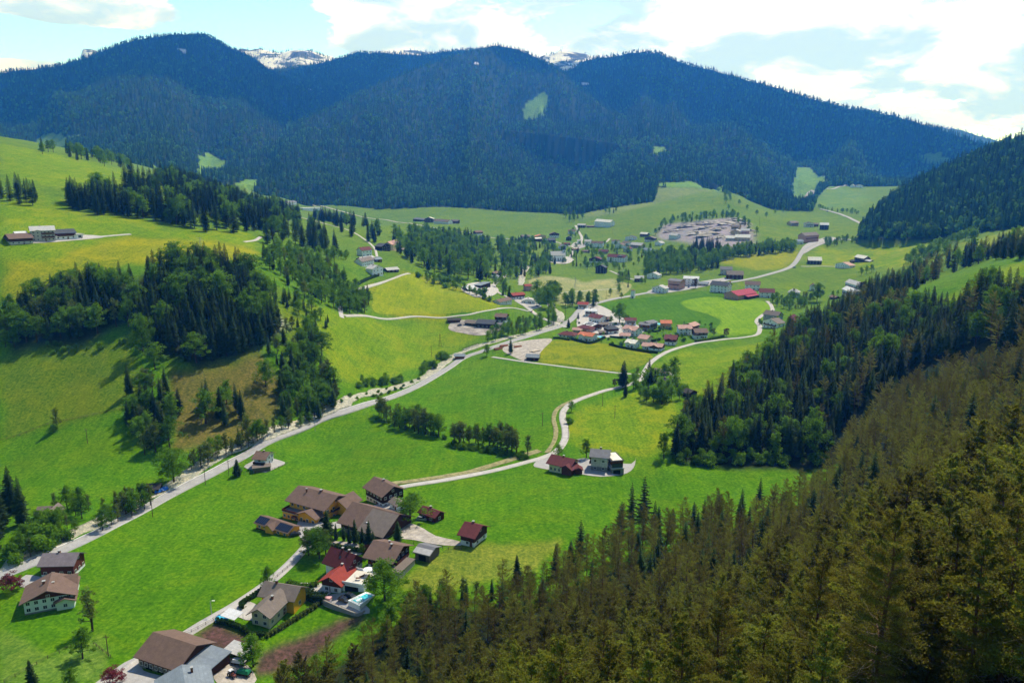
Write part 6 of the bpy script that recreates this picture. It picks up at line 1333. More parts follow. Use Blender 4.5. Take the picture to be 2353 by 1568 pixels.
for k, (u_, v_, r_, h_) in enumerate(HEAPS):
    p = g_at(u_, v_); n1_, n2_ = 16, 6; V = []
    for i in range(n2_ + 1):
        for j in range(n1_): rr_ = r_ * (1 - i / n2_) * (1 + .25 * g.normal() * (i < n2_)); t_ = j * 2 * math.pi / n1_; V.append((rr_ * 1.5 * math.cos(t_), rr_ * math.sin(t_), -.5 + (h_ + .5) * (i / n2_) ** .8 + g.normal(0, .15)))
    F = [(i * n1_ + j, i * n1_ + (j + 1) % n1_, (i + 1) * n1_ + (j + 1) % n1_, (i + 1) * n1_ + j) for i in range(n2_) for j in range(n1_)]
    o = mk('gravel_heap', V, F, (EARTH2, GRVL)[k % 2]); o.location = (p.x, p.y, p.z); o.rotation_euler = (0, 0, g.uniform(-.4, .4)); tag(o, 'heap of reddish grey rubble on the hillside building site' if k % 2 == 0 else 'heap of pale grey gravel on the hillside building site', 'heap', ('rubble heaps' if k % 2 == 0 else 'gravel heaps') + ' on the building site')
# garden shrubs near the hamlet
# ---------------------------------------------------------------- where the trees stand
ADJ = dict(spruce='dark green spruce', thin_spruce='thin dark spruce', larch='soft green larch', pine='brownish green pine', big_pine='ragged pine with reddish limbs',
  broadleaf='leafy green tree', young='slender pale green tree', maple='broad round tree', copper='dark copper tree', bush='low green bush', red='red tree', blossom='blossoming bush')
WHERE = {
 'hill_wood': 'in the dense left hillside wood', 'hill_wood_west': 'in the leafy end of the hillside wood',
 'pasture_clump': 'in the clump beside the brown pasture', 'pasture_group': 'in the group on the brown pasture', 'stream_wood': 'in the grove between pasture and stream',
 'terrace': 'on the rough slope right of the hillside wood', 'ridge': 'in the long left ridge wood', 'ridge_end': 'at the left edge above the yellow meadow', 'top_row': 'in the row on the top left pasture',
 'gully': 'in the gully left of the domed meadow', 'river_wood': 'in the mid valley river wood', 'stream_row': 'in the row along the roadside stream', 'stream_left': 'in the thicket at the lower left stream',
 'left_edge': 'in the dark stand at the lower left edge', 'hedge_a': 'in the upper tree row between meadows', 'hedge_b': 'in the lower tree row near the lane', 'farm_row': 'in the row before the big barn', 'farm_clump': 'in the clump beside the orange inn lane',
 'lane_grove': 'in the grove round the lane cottage', 'right_wood': 'in the lower right hillside wood', 'right_belt': 'in the belt on the upper right hillside', 'right_bushes': 'in the bushy right hillside strip',
 'slope': 'in the near slope pine forest', 'slope_edge': 'at the front edge of the near forest', 'village_trees': 'among the village houses', 'quarry_wood': 'in the wood below the building site', 'quarry_hedge': 'in the hedge above the building site',
 'road_belt': 'in the leafy belt by the main road', 'bridge_trees': 'along the stream by the cattle farm', 'chapel_trees': 'in the group below the church', 'river_big': 'in the tall group by the village stream', 'east_trees': 'near the eastern valley farmhouses',
 'line_trees': 'in the tree line climbing the far meadow', 'far_edge': 'at the foot of the wooded mountain', 'roadside': 'beside the far road bend', 'bank_bushes': 'on the stream bank', 'garden': 'in the housing cluster gardens', 'near_right': 'at the foot of the far right hill',
}
def put1(u, v, hm, kind, label, sx=1.0):
    p = hit(u, v); PLACED.append((p.x, p.y, hm, kind, ('one', label, sx))); KEEP.append((p.x, p.y, hm * .2)); return p
# trees one can point at
put1(212, 1449, 17, 'young', 'tall thin pale green tree in the meadow right of the white house', 1.15)
put1(190, 1512, 10.5, 'broadleaf', 'dense round tree on the fence line below the tall thin tree', 1.1)
put1(78, 1585, 10, 'spruce', 'bushy spruce at the bottom edge in the left corner', 1.3)
put1(165, 1590, 8, 'broadleaf', 'small leafy tree at the bottom edge beside the corner spruce')
put1(27, 1357, 6.2, 'red', 'wide red maple beside the main road', 1.35)
put1(261, 1572, 5, 'red', 'round purple shrub at the bottom edge by the barn yard', 1.2)
put1(582, 1530, 11, 'broadleaf', 'gnarled fruit tree beside the farm machines', 1.2)
put1(616, 1352, 9, 'broadleaf', 'round tree on the lane above the yellow house', 1.15)
put1(884, 1378, 14, 'maple', 'big leafy tree right of the white roof terrace', 1.25)
put1(545, 1093, 9.2, 'spruce', 'lone dark spruce at the lane by the white house', 1.35)
put1(400, 1107, 17, 'maple', 'big round maple above the blue tarpaulin', 1.15)
put1(131, 985, 13, 'young', 'bare slender tree on the fence of the left pasture', 1.0)
put1(123, 992, 6, 'bush', 'dark bush under the bare tree on the fence', 1.0)
put1(610, 888, 17, 'maple', 'round solitary tree in the brown pasture', .95)
put1(330, 815, 25, 'maple', 'tall bright leafy tree at the corner of the hillside wood', .72)
put1(357, 848, 17, 'broadleaf', 'sunlit leafy tree below the corner of the hillside wood', 1.0)
put1(410, 948, 15, 'spruce', 'narrow dark spruce beside the clump in the brown pasture', .95)
put1(753, 1237, 12.5, 'spruce', 'dark spruce between the orange inn and the big barn', 1.3)
put1(913, 1241, 8.5, 'larch', 'bright green tree at the corner of the big barn', 1.3)
put1(943, 1198, 13, 'broadleaf', 'spreading grey green tree left of the red roofed shed', 1.35)
put1(1430, 889, 18.5, 'spruce', 'big dark spruce beside the small lane junction', 1.25)
put1(1412, 888, 5.5, 'copper', 'small dark bush left of the big lane spruce', 1.0)
put1(1463, 878, 12, 'young', 'pale tree right of the big lane spruce', 1.1)
put1(1548, 870, 16, 'broadleaf', 'full leafy tree right of the white shed by the lane', 1.05)
put1(1490, 866, 14, 'thin_spruce', 'thin dark tree at the corner of the white shed', 1.0)
put1(1347, 1052, 11, 'broadleaf', 'upright leafy tree left of the grey roofed house', 1.0)
put1(1283, 1050, 7.5, 'broadleaf', 'leafy tree behind the red roofed farmhouse', 1.2)
put1(1312, 945, 7, 'broadleaf', 'small tree at the top of the lane bend', 1.1)
put1(1308, 972, 5, 'bush', 'round bush on the lane bend', 1.2)
put1(1525, 1052, 15, 'broadleaf', 'slim leafy tree left of the big right wood', .9)
put1(1118, 818, 10.5, 'broadleaf', 'round tree where the track leaves the main road', 1.1)
put1(1173, 812, 13, 'larch', 'grey green tree on the timber yard', 1.3)
put1(1423, 741, 18.5, 'maple', 'big dark tree behind the housing cluster', .95)
put1(1443, 742, 8, 'broadleaf', 'smaller tree right of the big dark tree', 1.)
put1(1404, 741, 7, 'broadleaf', 'smaller tree left of the big dark tree', 1.)
put1(1668, 773, 7.5, 'copper', 'dark copper tree at the right end of the housing cluster', 1.2)
put1(1640, 772, 8, 'young', 'pale tree at the right end of the housing cluster', 1.2)
put1(1597, 662, 12, 'copper', 'dark red tree by the main road in the village', .9)
put1(1876, 693, 20, 'maple', 'big dark round tree below the eastern farm', .9)
put1(1850, 697, 14, 'young', 'pale tree left of the big dark round tree', 1.2)
put1(2262, 694, 20, 'maple', 'big solitary tree on the right hillside pasture', 1.0)
put1(2246, 690, 17, 'broadleaf', 'dark tree leaning against the big solitary pasture tree', 1.0)
put1(1328, 738, 9, 'thin_spruce', 'slim tree on the road corner at the bridge', 1.2)
put1(1306, 752, 9, 'spruce', 'small dark spruce beside the bridge', 1.3)
put1(1680, 1045, 21, 'maple', 'bright green round tree in front of the dark right wood', .95)
put1(1640, 1050, 12, 'broadleaf', 'bright leafy tree at the left foot of the right wood', 1.1)
put1(1780, 1052, 15, 'broadleaf', 'pale leafy tree at the front of the right wood', 1.0)
put1(1825, 1056, 13, 'young', 'light green tree at the right foot of the right wood', 1.2)
put1(1450, 1218, 21, 'gaunt_spruce', 'tallest gaunt spruce rising above the near forest', .95)
put1(1478, 1222, 24, 'gaunt_spruce', 'tallest spruce at the forest edge, right of the gaunt pair', .95)
put1(1425, 1232, 15, 'gaunt_spruce', 'open gaunt spruce left of the tall pair', 1.2)
put1(1504, 1222, 14, 'gaunt_spruce', 'dark spruce right of the tall pair', .8)
put1(1332, 1300, 18, 'gaunt_spruce', 'dark spruce standing clear in front of the green meadow', 1.)
put1(1310, 1315, 13, 'spruce', 'shorter spruce left of the one standing clear', 1.2)
put1(1275, 1325, 13, 'spruce', 'dark spruce at the forest edge below the meadow', 1.)
put1(1190, 1345, 12, 'spruce', 'small dark spruce at the forest edge by the rough pasture', 1.)
put1(1645, 1195, 14, 'gaunt_spruce', 'dead topped spruce poking above the forest edge', .8)
put1(1743, 1160, 13, 'gaunt_spruce', 'thin spruce at the right end of the forest edge', .8)
# stands of trees
for i_, (x_, y_, h_) in enumerate(((34,64,21),(49,68,21),(24,78,20),(58,84,25),(39,88,23),(12,92,18),(66,70,25),(52,104,22),(28,104,19),(74,100,23))):
    PLACED.append((x_, y_, h_, 'great_pine', ('one', ('great near pine with a bare reddish trunk, left of the corner','great near pine nearest the bottom right corner','broad near pine at the bottom edge, left of the bare trunk','tall near pine rising at the right edge','near pine with dead grey limbs behind the bare trunk','lower near pine at the bottom edge centre right','dense near pine cut off by the right edge','ragged near pine above the great bare trunk','short near pine between the two bottom edge pines','near pine highest on the right edge')[i_], 1.0))); KEEP.append((x_, y_, 6))
fill([(30,795),(180,780),(290,745),(320,770),(310,670),(200,660),(100,695),(20,740)], 95, dict(broadleaf=.36, young=.14, spruce=.4, larch=.1), (15, 23), 'hill_wood_west', 4.2)
fill([(320,770),(345,805),(450,840),(600,805),(645,765),(610,690),(560,645),(440,622),(340,660)], 185, dict(spruce=.62, larch=.22, broadleaf=.16), (18, 27), 'hill_wood', 3.4)
fill([(420,640),(480,632),(500,650),(440,665)], 7, dict(maple=1), (17, 21), 'hill_wood', 5)
fill([(0,800),(40,800),(30,740),(0,720)], 10, dict(young=.6, broadleaf=.4), (11, 15), 'hill_wood_west', 4)
fill([(100,795),(330,772),(345,790),(120,815)], 16, dict(bush=.7, broadleaf=.3), (3, 6), 'hill_wood_west', 3)
fill([(296,905),(360,880),(410,930),(405,1005),(400,1045),(320,1045),(288,990)], 30, dict(spruce=.35, young=.25, broadleaf=.4), (12, 19), 'pasture_clump', 4)
fill([(455,950),(480,925),(545,915),(560,960),(535,990),(470,985)], 9, dict(larch=.4, spruce=.35, broadleaf=.25), (15, 21), 'pasture_group', 6)
fill([(650,850),(690,830),(770,880),(782,930),(740,960),(690,975),(650,975),(640,900)], 40, dict(broadleaf=.5, spruce=.2, larch=.15, young=.15), (11, 18), 'stream_wood', 4.2)
fill([(690,780),(720,770),(745,830),(720,850),(690,830)], 12, dict(larch=.5, broadleaf=.5), (14, 19), 'stream_wood', 4)
fill([(600,650),(640,670),(760,745),(750,760),(640,700),(600,690)], 26, dict(larch=.3, spruce=.4, broadleaf=.3), (6, 14), 'terrace', 5)
fill([(600,780),(690,750),(700,800),(640,840),(590,820)], 16, dict(young=.4, larch=.3, spruce=.3), (7, 13), 'terrace', 6)
fill([(130,470),(200,497),(330,500),(430,522),(520,545),(600,560),(690,575),(770,590),(778,570),(700,520),(620,478),(500,450),(420,425),(300,420),(240,450),(180,445)], 460, dict(spruce=.72, larch=.15, broadleaf=.13), (19, 29), 'ridge', 4.6)
fill([(150,482),(330,504),(440,524),(440,500),(300,478),(160,460)], 80, dict(spruce=.75, larch=.15, broadleaf=.1), (18, 27), 'ridge', 4)
fill([(290,440),(430,432),(520,470),(610,505),(600,530),(430,505),(300,470)], 150, dict(spruce=.75, larch=.15, broadleaf=.1), (19, 28), 'ridge', 4.2)
fill([(1140,560),(1250,556),(1290,590),(1240,640),(1150,645)], 90, dict(broadleaf=.75, spruce=.25), (12, 19), 'village_trees', 6)
fill([(0,440),(60,445),(90,470),(60,475),(0,455)], 12, dict(spruce=.6, larch=.4), (17, 24), 'ridge_end', 5)
fill([(80,352),(150,368),(240,385),(300,392),(300,380),(150,352),(80,340)], 46, dict(spruce=.5, broadleaf=.5), (15, 22), 'top_row', 5)
fill([(595,600),(640,640),(700,690),(800,722),(850,718),(848,690),(800,655),(750,610),(700,592),(640,575)], 120, dict(broadleaf=.6, young=.1, spruce=.2, larch=.1), (11, 17), 'gully', 4.5)
fill([(700,590),(790,590),(800,600),(720,600)], 14, dict(broadleaf=1), (9, 13), 'gully', 4)
fill([(780,715),(850,715),(845,690),(800,680)], 12, dict(maple=.6, broadleaf=.4), (12, 16), 'gully', 5)
fill([(720,490),(790,512),(860,530),(920,545),(925,560),(860,560),(780,540),(720,505)], 90, dict(spruce=.9, broadleaf=.1), (18, 26), 'river_wood', 5)
fill([(900,560),(960,540),(1060,545),(1125,570),(1130,610),(1125,650),(1080,655),(1000,640),(930,600)], 300, dict(spruce=.3, broadleaf=.55, larch=.15), (16, 25), 'river_wood', 5.)
fill([(960,630),(1060,652),(1130,690),(1120,698),(1040,668),(960,640)], 26, dict(bush=.3, broadleaf=.7), (7, 12), 'river_wood', 4)
fill([(1130,560),(1210,560),(1215,630),(1195,650),(1170,640),(1140,650),(1130,600)], 60, dict(broadleaf=.6, spruce=.3, larch=.1), (12, 20), 'river_wood', 6)
fill([(425,1075),(510,1035),(525,1050),(440,1085)], 16, dict(young=.6, broadleaf=.4), (9, 14), 'stream_row', 3)
fill([(520,1050),(600,1012),(620,1003),(605,1000),(560,1010)], 12, dict(young=.5, broadleaf=.3, spruce=.2), (8, 15), 'stream_row', 3)
fill([(235,1220),(350,1165),(345,1145),(240,1200)], 18, dict(young=.5, broadleaf=.5), (7, 12), 'stream_row', 3.2)
fill([(190,1230),(205,1222),(200,1215)], 1, dict(broadleaf=1), (17, 18), 'stream_row', 3)
fill([(230,1180),(350,1120),(380,1115),(260,1195)], 12, dict(young=.7, bush=.3), (6, 11), 'stream_row', 3.2)
fill([(620,1000),(760,945),(750,935),(620,985)], 13, dict(young=.7, broadleaf=.3), (7, 13), 'stream_row', 4)
fill([(-60,1290),(30,1250),(60,1220),(40,1160),(0,1130),(-90,1180)], 15, dict(spruce=.8, larch=.2), (17, 24), 'left_edge', 5)
fill([(30,1300),(110,1262),(180,1225),(150,1195),(60,1225),(20,1270)], 26, dict(bush=.35, broadleaf=.45, young=.2), (5, 11), 'stream_left', 3.2)
fill([(100,1180),(180,1200),(220,1160),(140,1165)], 8, dict(young=.5, broadleaf=.5), (8, 12), 'stream_left', 4)
fill([(860,962),(900,980),(985,1005),(1020,1003),(1015,995),(940,975),(870,950)], 24, dict(young=.8, broadleaf=.2), (9, 15), 'hedge_a', 2.6)
fill([(1035,1020),(1100,1025),(1215,1050),(1215,1038),(1120,1015),(1040,1008)], 30, dict(young=.8, broadleaf=.2), (9, 14), 'hedge_b', 2.6)
fill([(860,968),(1020,1010),(1020,1004),(865,962)], 24, dict(bush=1), (2.5, 4.5), 'hedge_a', 1.6)
fill([(1035,1028),(1215,1056),(1215,1050),(1040,1020)], 30, dict(bush=1), (2.5, 5), 'hedge_b', 1.6)
for u_, v_, h_ in ((772,1238,7),(790,1241,6.5),(803,1247,8),(816,1249,10.5),(833,1259,9),(848,1258,11.5),(858,1262,8)): put(u_, v_, h_, 'spruce' if h_ > 6.8 else 'larch', 'farm_row')
fill([(698,1268),(720,1282),(752,1290),(748,1268),(715,1252)], 9, dict(broadleaf=.4, young=.4, larch=.2), (8, 12.5), 'farm_clump', 3)
fill([(735,1240),(760,1260),(750,1268),(730,1255)], 3, dict(young=1), (6, 8), 'farm_clump', 3)
put(845, 1278, 5, 'copper', 'farm_clump'); put(832, 1275, 5, 'broadleaf', 'farm_clump')
fill([(1430,915),(1450,925),(1500,935),(1570,925),(1590,905),(1560,880),(1500,870),(1460,885)], 28, dict(broadleaf=.62, spruce=.18, bush=.2), (7, 13), 'lane_grove', 3.6)
fill([(1548,1052),(1640,1045),(1900,1050),(1925,990),(2000,930),(2100,850),(2250,800),(2400,790),(2400,700),(2200,730),(2120,720),(2060,715),(1995,690),(1900,745),(1810,790),(1720,870),(1640,925),(1575,975)], 580, dict(spruce=.58, pine=.10, larch=.20, broadleaf=.12), (15, 23), 'right_wood', 4.3)
fill([(1550,1062),(1700,1066),(1900,1062),(1900,1054),(1550,1052)], 30, dict(bush=.5, broadleaf=.5), (4, 9), 'right_wood', 3.4)
fill([(2080,730),(2200,770),(2352,740),(2352,720),(2240,715),(2150,720)], 60, dict(broadleaf=.6, bush=.4), (6, 12), 'right_bushes', 4)
fill([(1990,690),(2060,712),(2120,660),(2200,620),(2352,600),(2352,570),(2200,590),(2100,630)], 120, dict(spruce=.75, pine=.15, broadleaf=.1), (15, 22), 'right_belt', 5)
fill([(2070,615),(2130,600),(2200,560),(2260,530),(2352,515),(2352,500),(2230,520),(2150,570),(2080,600)], 70, dict(broadleaf=.8, bush=.2), (9, 16), 'right_bushes', 6)
fill([(1968,552),(1980,560),(2060,555),(2150,550),(2150,535),(2000,540)], 30, dict(spruce=.6, broadleaf=.4), (14, 22), 'near_right', 6)
for u_, v_ in ((1978,632),(1990,628),(2002,625),(2120,600),(2140,590)): put(u_, v_, 10, 'broadleaf', 'right_bushes')
# pine forest on the near slope (ground marks continue below the frame)
fill([(640,1620),(860,1480),(960,1425),(1100,1400),(1250,1370),(1400,1262),(1480,1228),(1560,1215),(1750,1200),(1850,1140),(1925,1085),(1945,1000),(2080,900),(2250,860),(2500,820),(2900,900),(2900,2300),(2352,2300),(1700,2300),(1000,2000)], 1250, dict(pine=.80, thin_spruce=.12, larch=.08), (9, 17.5), 'slope', 4.0, tries=40)
fill([(1950,1350),(2352,1150),(2900,1300),(2900,2300),(1900,2300)], 90, dict(pine=1), (17, 23), 'slope', 5, tries=60)
fill([(900,1440),(1010,1370),(1230,1360),(1240,1375),(1020,1410),(920,1460)], 34, dict(spruce=.3, broadleaf=.4, young=.3), (5, 9), 'slope_edge', 3.6)
fill([(870,1440),(980,1400),(960,1440),(880,1480)], 7, dict(broadleaf=1), (8, 12), 'slope_edge', 4)
fill([(690,1568),(740,1530),(780,1540),(760,1580)], 5, dict(broadleaf=1), (7, 9), 'slope_edge', 4)
# trees round the valley
fill([(1110,785),(1150,786),(1280,748),(1275,735),(1180,748)], 40, dict(broadleaf=.8, young=.2), (7, 13), 'bridge_trees', 3)
fill([(820,890),(920,880),(915,872),(820,878)], 16, dict(bush=.4, broadleaf=.6), (4, 8), 'bank_bushes', 3)
fill([(968,862),(1030,825),(1022,815),(970,845)], 14, dict(bush=.4, broadleaf=.6), (5, 9), 'bank_bushes', 3)
fill([(760,935),(900,905),(970,870),(960,868),(880,895),(760,925)], 16, dict(bush=1), (2, 3.5), 'bank_bushes', 3)
fill([(1215,690),(1240,705),(1280,712),(1275,680),(1220,680)], 11, dict(maple=1), (16, 22), 'river_big', 5)
fill([(1290,706),(1370,706),(1372,690),(1300,688)], 20, dict(broadleaf=.8, larch=.2), (10, 15), 'river_big', 5)
fill([(1255,735),(1275,745),(1275,712),(1262,712)], 7, dict(broadleaf=1), (8, 12), 'river_big', 4)
fill([(1220,625),(1235,635),(1265,633),(1262,600),(1230,600)], 14, dict(broadleaf=.7, spruce=.3), (14, 20), 'chapel_trees', 5)
fill([(1120,640),(1165,655),(1180,690),(1150,682)], 12, dict(broadleaf=.7, spruce=.3), (8, 14), 'chapel_trees', 5)
fill([(1250,570),(1330,560),(1490,560),(1510,590),(1430,625),(1330,620),(1260,590)], 120, dict(broadleaf=.8, spruce=.2), (7, 12), 'village_trees', 8)
fill([(1310,530),(1340,530),(1350,560),(1310,555)], 9, dict(broadleaf=.8, spruce=.2), (9, 14), 'village_trees', 7)
fill([(1290,490),(1340,500),(1345,515),(1300,510)], 10, dict(broadleaf=.6, spruce=.4), (14, 20), 'far_edge', 8)
fill([(1490,640),(1560,630),(1650,620),(1660,600),(1600,585),(1520,590),(1480,610)], 150, dict(broadleaf=.75, spruce=.15, larch=.1), (12, 20), 'road_belt', 6)
fill([(1578,590),(1600,600),(1655,590),(1650,570),(1600,565)], 40, dict(spruce=1), (16, 22), 'quarry_wood', 6)
fill([(1640,605),(1700,592),(1830,578),(1828,566),(1700,575),(1640,588)], 110, dict(broadleaf=.85, spruce=.15), (11, 17), 'road_belt', 5)
fill([(1505,540),(1520,512),(1580,500),(1690,492),(1690,500),(1600,510),(1530,522),(1512,545)], 50, dict(broadleaf=.9, spruce=.1), (9, 15), 'quarry_hedge', 6)
fill([(1655,440),(1668,440),(1690,500),(1740,540),(1728,545),(1680,508)], 46, dict(broadleaf=.7, spruce=.3), (9, 16), 'line_trees', 7)
fill([(1850,478),(1868,478),(1868,460),(1850,458)], 12, dict(spruce=1), (18, 25), 'roadside', 6)
fill([(1800,470),(1850,478),(1848,462),(1810,455)], 26, dict(spruce=.9, broadleaf=.1), (18, 25), 'roadside', 7)
fill([(1880,482),(1960,488),(1975,495),(1880,475)], 24, dict(broadleaf=.8, spruce=.2), (8, 12), 'roadside', 8)
fill([(1875,556),(1960,545),(1970,555),(1890,570)], 26, dict(broadleaf=.8, spruce=.2), (7, 12), 'roadside', 6)
fill([(1770,690),(1840,680),(1870,690),(1830,715),(1780,705)], 34, dict(broadleaf=.8, young=.2), (6, 12), 'east_trees', 4.5)
fill([(1900,690),(1930,690),(2000,670),(1990,660),(1920,675)], 9, dict(broadleaf=.8, copper=.2), (6, 10), 'east_trees', 6)
fill([(1760,470),(1800,490),(1790,480),(1770,465)], 5, dict(broadleaf=1), (9, 14), 'east_trees', 8)
fill([(1430,625),(1500,640),(1490,655),(1420,690),(1400,680)], 22, dict(broadleaf=.8, spruce=.2), (7, 12), 'village_trees', 7)
fill([(1290,770),(1340,785),(1440,800),(1540,790),(1640,770),(1640,745),(1480,745),(1350,745)], 46, dict(broadleaf=.5, bush=.5), (2.5, 5), 'garden', 7)
fill([(1740,745),(1790,760),(1800,730),(1770,720)], 10, dict(broadleaf=.7, bush=.3), (4, 7), 'east_trees', 5)
fill([(1350,470),(1400,480),(1420,495),(1360,490)], 6, dict(spruce=.6, broadleaf=.4), (12, 17), 'far_edge', 12)
for u_, v_ in ((1415,487),(1400,492),(1716,482),(1738,495),(1760,500),(1780,492),(1698,470),(1860,488)): put(u_, v_, 12, 'broadleaf', 'line_trees')
for u_, v_ in ((1545,502),(1590,497),(1640,490)): put(u_, v_, 10, 'broadleaf', 'quarry_hedge')

# ---- mountain woods: every cell of the height sheet that can be seen gets its share of trees
g = np.random.default_rng(99)
E_ = (Z - CAMH) / G_r; cmx = np.maximum.accumulate(E_, axis=1)
seen = ((Z + 26 - CAMH) / G_r >= cmx)
MW = {n: [] for n in ('left', 'saddle', 'centre', 'right', 'near_right', 'snow_left', 'snow_mid', 'blue')}
drr = np.gradient(RR)
for nm in MW:
    k = MN.index(nm) + 1
    ii, jj = np.nonzero((MID[:ND] == k) & seen[:ND] & ~clear[:ND] & (np.abs(TH[:ND]) < math.radians(36.5))[:, None] & (~sn[:ND]))
    area = RR[jj] * dth * drr[jj]
    sp_ = np.clip(RR[jj] * .0038, 6.0, 16)                     # closer stands where they are near
    if nm.startswith('snow'): sp_ = np.where(fbm(gx[ii, jj] / 160, gy[ii, jj] / 160, 3) > -.05, 34., 1e4)
    if nm == 'blue': sp_ = sp_ * 2
    lam = area / sp_ ** 2
    cnt = g.poisson(np.minimum(lam, 6)); rep = np.repeat(np.arange(len(ii)), cnt)
    th = TH[ii[rep]] + (g.random(len(rep)) - .5) * dth; r = RR[jj[rep]] + (g.random(len(rep)) - .5) * drr[jj[rep]]
    x, y = r * np.sin(th), r * np.cos(th); big = np.clip(sp_[rep] / 9, 1, 1.35)
    MW[nm] = np.stack([x, y, g.uniform(14, 28, len(rep)) * np.clip(big, 1, 1.12), (g.random(len(rep)) < np.clip(.10 + .9 * np.clip(fbm(x / 260, y / 260, 3) - .05, 0, .35) + .12 * (H(x, y) < 260), 0, .6)).astype(float)], -1)
print('mountain trees', {k: len(v) for k, v in MW.items()})
# near-right hill: the nearest trees become things of their own below, the rest is woodland
cnt_ = {}
TREES = []
for i, (x, y, hm, kind, zn) in enumerate(PLACED):
    z = float(H(x, y)); d = math.hypot(x, y)
    u_, v_ = proj(x, y, z + hm * .6); u2, v2 = proj(x, y, z + hm)
    if not (-90 < u_ < 2500 and v2 < 1600): continue           # the photo shows nothing of it
    e = (z + hm - CAMH) / d; th = math.atan2(x, y)
    ti = int(np.clip(round((th - TH[0]) / dth), 0, ND - 1)); j = int(np.searchsorted(RR, d)) - 2
    if e < cmx[ti, max(j, 0)] - .002: continue
    TREES.append([x, y, z, hm, kind, zn, hm / d])
print('trees', len(TREES))
ST = {}                # where in its stand, and how tall for it, each tree is
for q in TREES:
    if not isinstance(q[5], tuple): u_, v_ = proj(q[0], q[1], q[2] + q[3] * .5); ST.setdefault((q[5], q[4]), []).append((u_, v_, q[3]))
ST = {k: [np.quantile(np.array(v)[:, c], (.2, .4, .6, .8) if len(v) > 90 and c < 2 else (.33, .67)) for c in range(3)] + [len(v)] for k, v in ST.items()}
def spot(x, y, z, hm, kind, zn):
    qu, qv, qh, n = ST[(zn, kind)]; u_, v_ = proj(x, y, z + hm * .5)
    a = ('tall', 'middle sized', 'short')[0 if hm > qh[1] else 1 if hm > qh[0] else 2]
    if n < 2: return '', ''
    if n > 90: return a + ' ', ', ' + ('top', 'upper', 'middle', 'lower', 'bottom')[int((v_ >= qv).sum())] + ' ' + ('far left', 'left', 'centre', 'right', 'far right')[int((u_ >= qu).sum())]
    b = ('upper', 'middle', 'lower')[0 if v_ < qv[0] else 1 if v_ < qv[1] else 2]; c = ('left', 'centre', 'right')[0 if u_ < qu[0] else 1 if u_ < qu[1] else 2]
    return a + ' ', ', ' + (b + ' ' + c).replace('middle centre', 'mid centre')
QUOTA = dict(spruce_tree=300, pine_tree=300, broadleaf_tree=300, larch_tree=160, bush=160)
TREES.sort(key=lambda q: (not isinstance(q[5], tuple), -q[6]))
STUFF = {}
g = np.random.default_rng(4)
for x, y, z, hm, kind, zn, ap in TREES:
    if zn == 'slope' and ap > .07: kind = 'pine'
    nm, cat = CATS[kind]; single = isinstance(zn, tuple)
    cnt_[nm] = cnt_.get(nm, 0) + 1
    near = ap > .085
    if cnt_[nm] > QUOTA.get(nm, 999) and not single:
        STUFF.setdefault(kind, []).append((x, y, z, hm)); continue
    k2 = 'big_pine' if kind == 'pine' and near else kind
    var = PROTO[k2]; tm, cm_ = var[g.integers(len(var))]
    lab, grp = (zn[1], None) if single else (spot(x, y, z, hm, kind, zn)[0] + ADJ[k2] + ' ' + WHERE[zn] + spot(x, y, z, hm, kind, zn)[1], {'broadleaf_tree': 'trees ', 'bush': 'bushes '}.get(nm, nm.replace('_tree', '') + ' trees ') + WHERE[zn])
    o = empty(nm, (x, y, z - .1), g.uniform(0, 6.28), lab, cat, grp)
    if not single and k2 in ('young', 'maple', 'thin_spruce', 'big_pine'): o['group'] = {'young': 'slender young trees ', 'maple': 'round leafy trees ', 'thin_spruce': 'thin spruces ', 'big_pine': 'big ragged pines '}[k2] + WHERE[zn]
    wv = g.uniform(.88, 1.15) * (1.18 if nm == 'broadleaf_tree' and not single else 1) * (zn[2] if single else 1); o.scale = (hm * wv, hm * wv * g.uniform(.92, 1.08), hm)
    o.rotation_euler = (g.normal(0, .02), g.normal(0, .02), g.uniform(0, 6.28))
    t_ = bpy.data.objects.new('trunk', tm); c_ = bpy.data.objects.new('crown', cm_)
    for q in (t_, c_): COL.objects.link(q); q.parent = o
print('individual', cnt_)

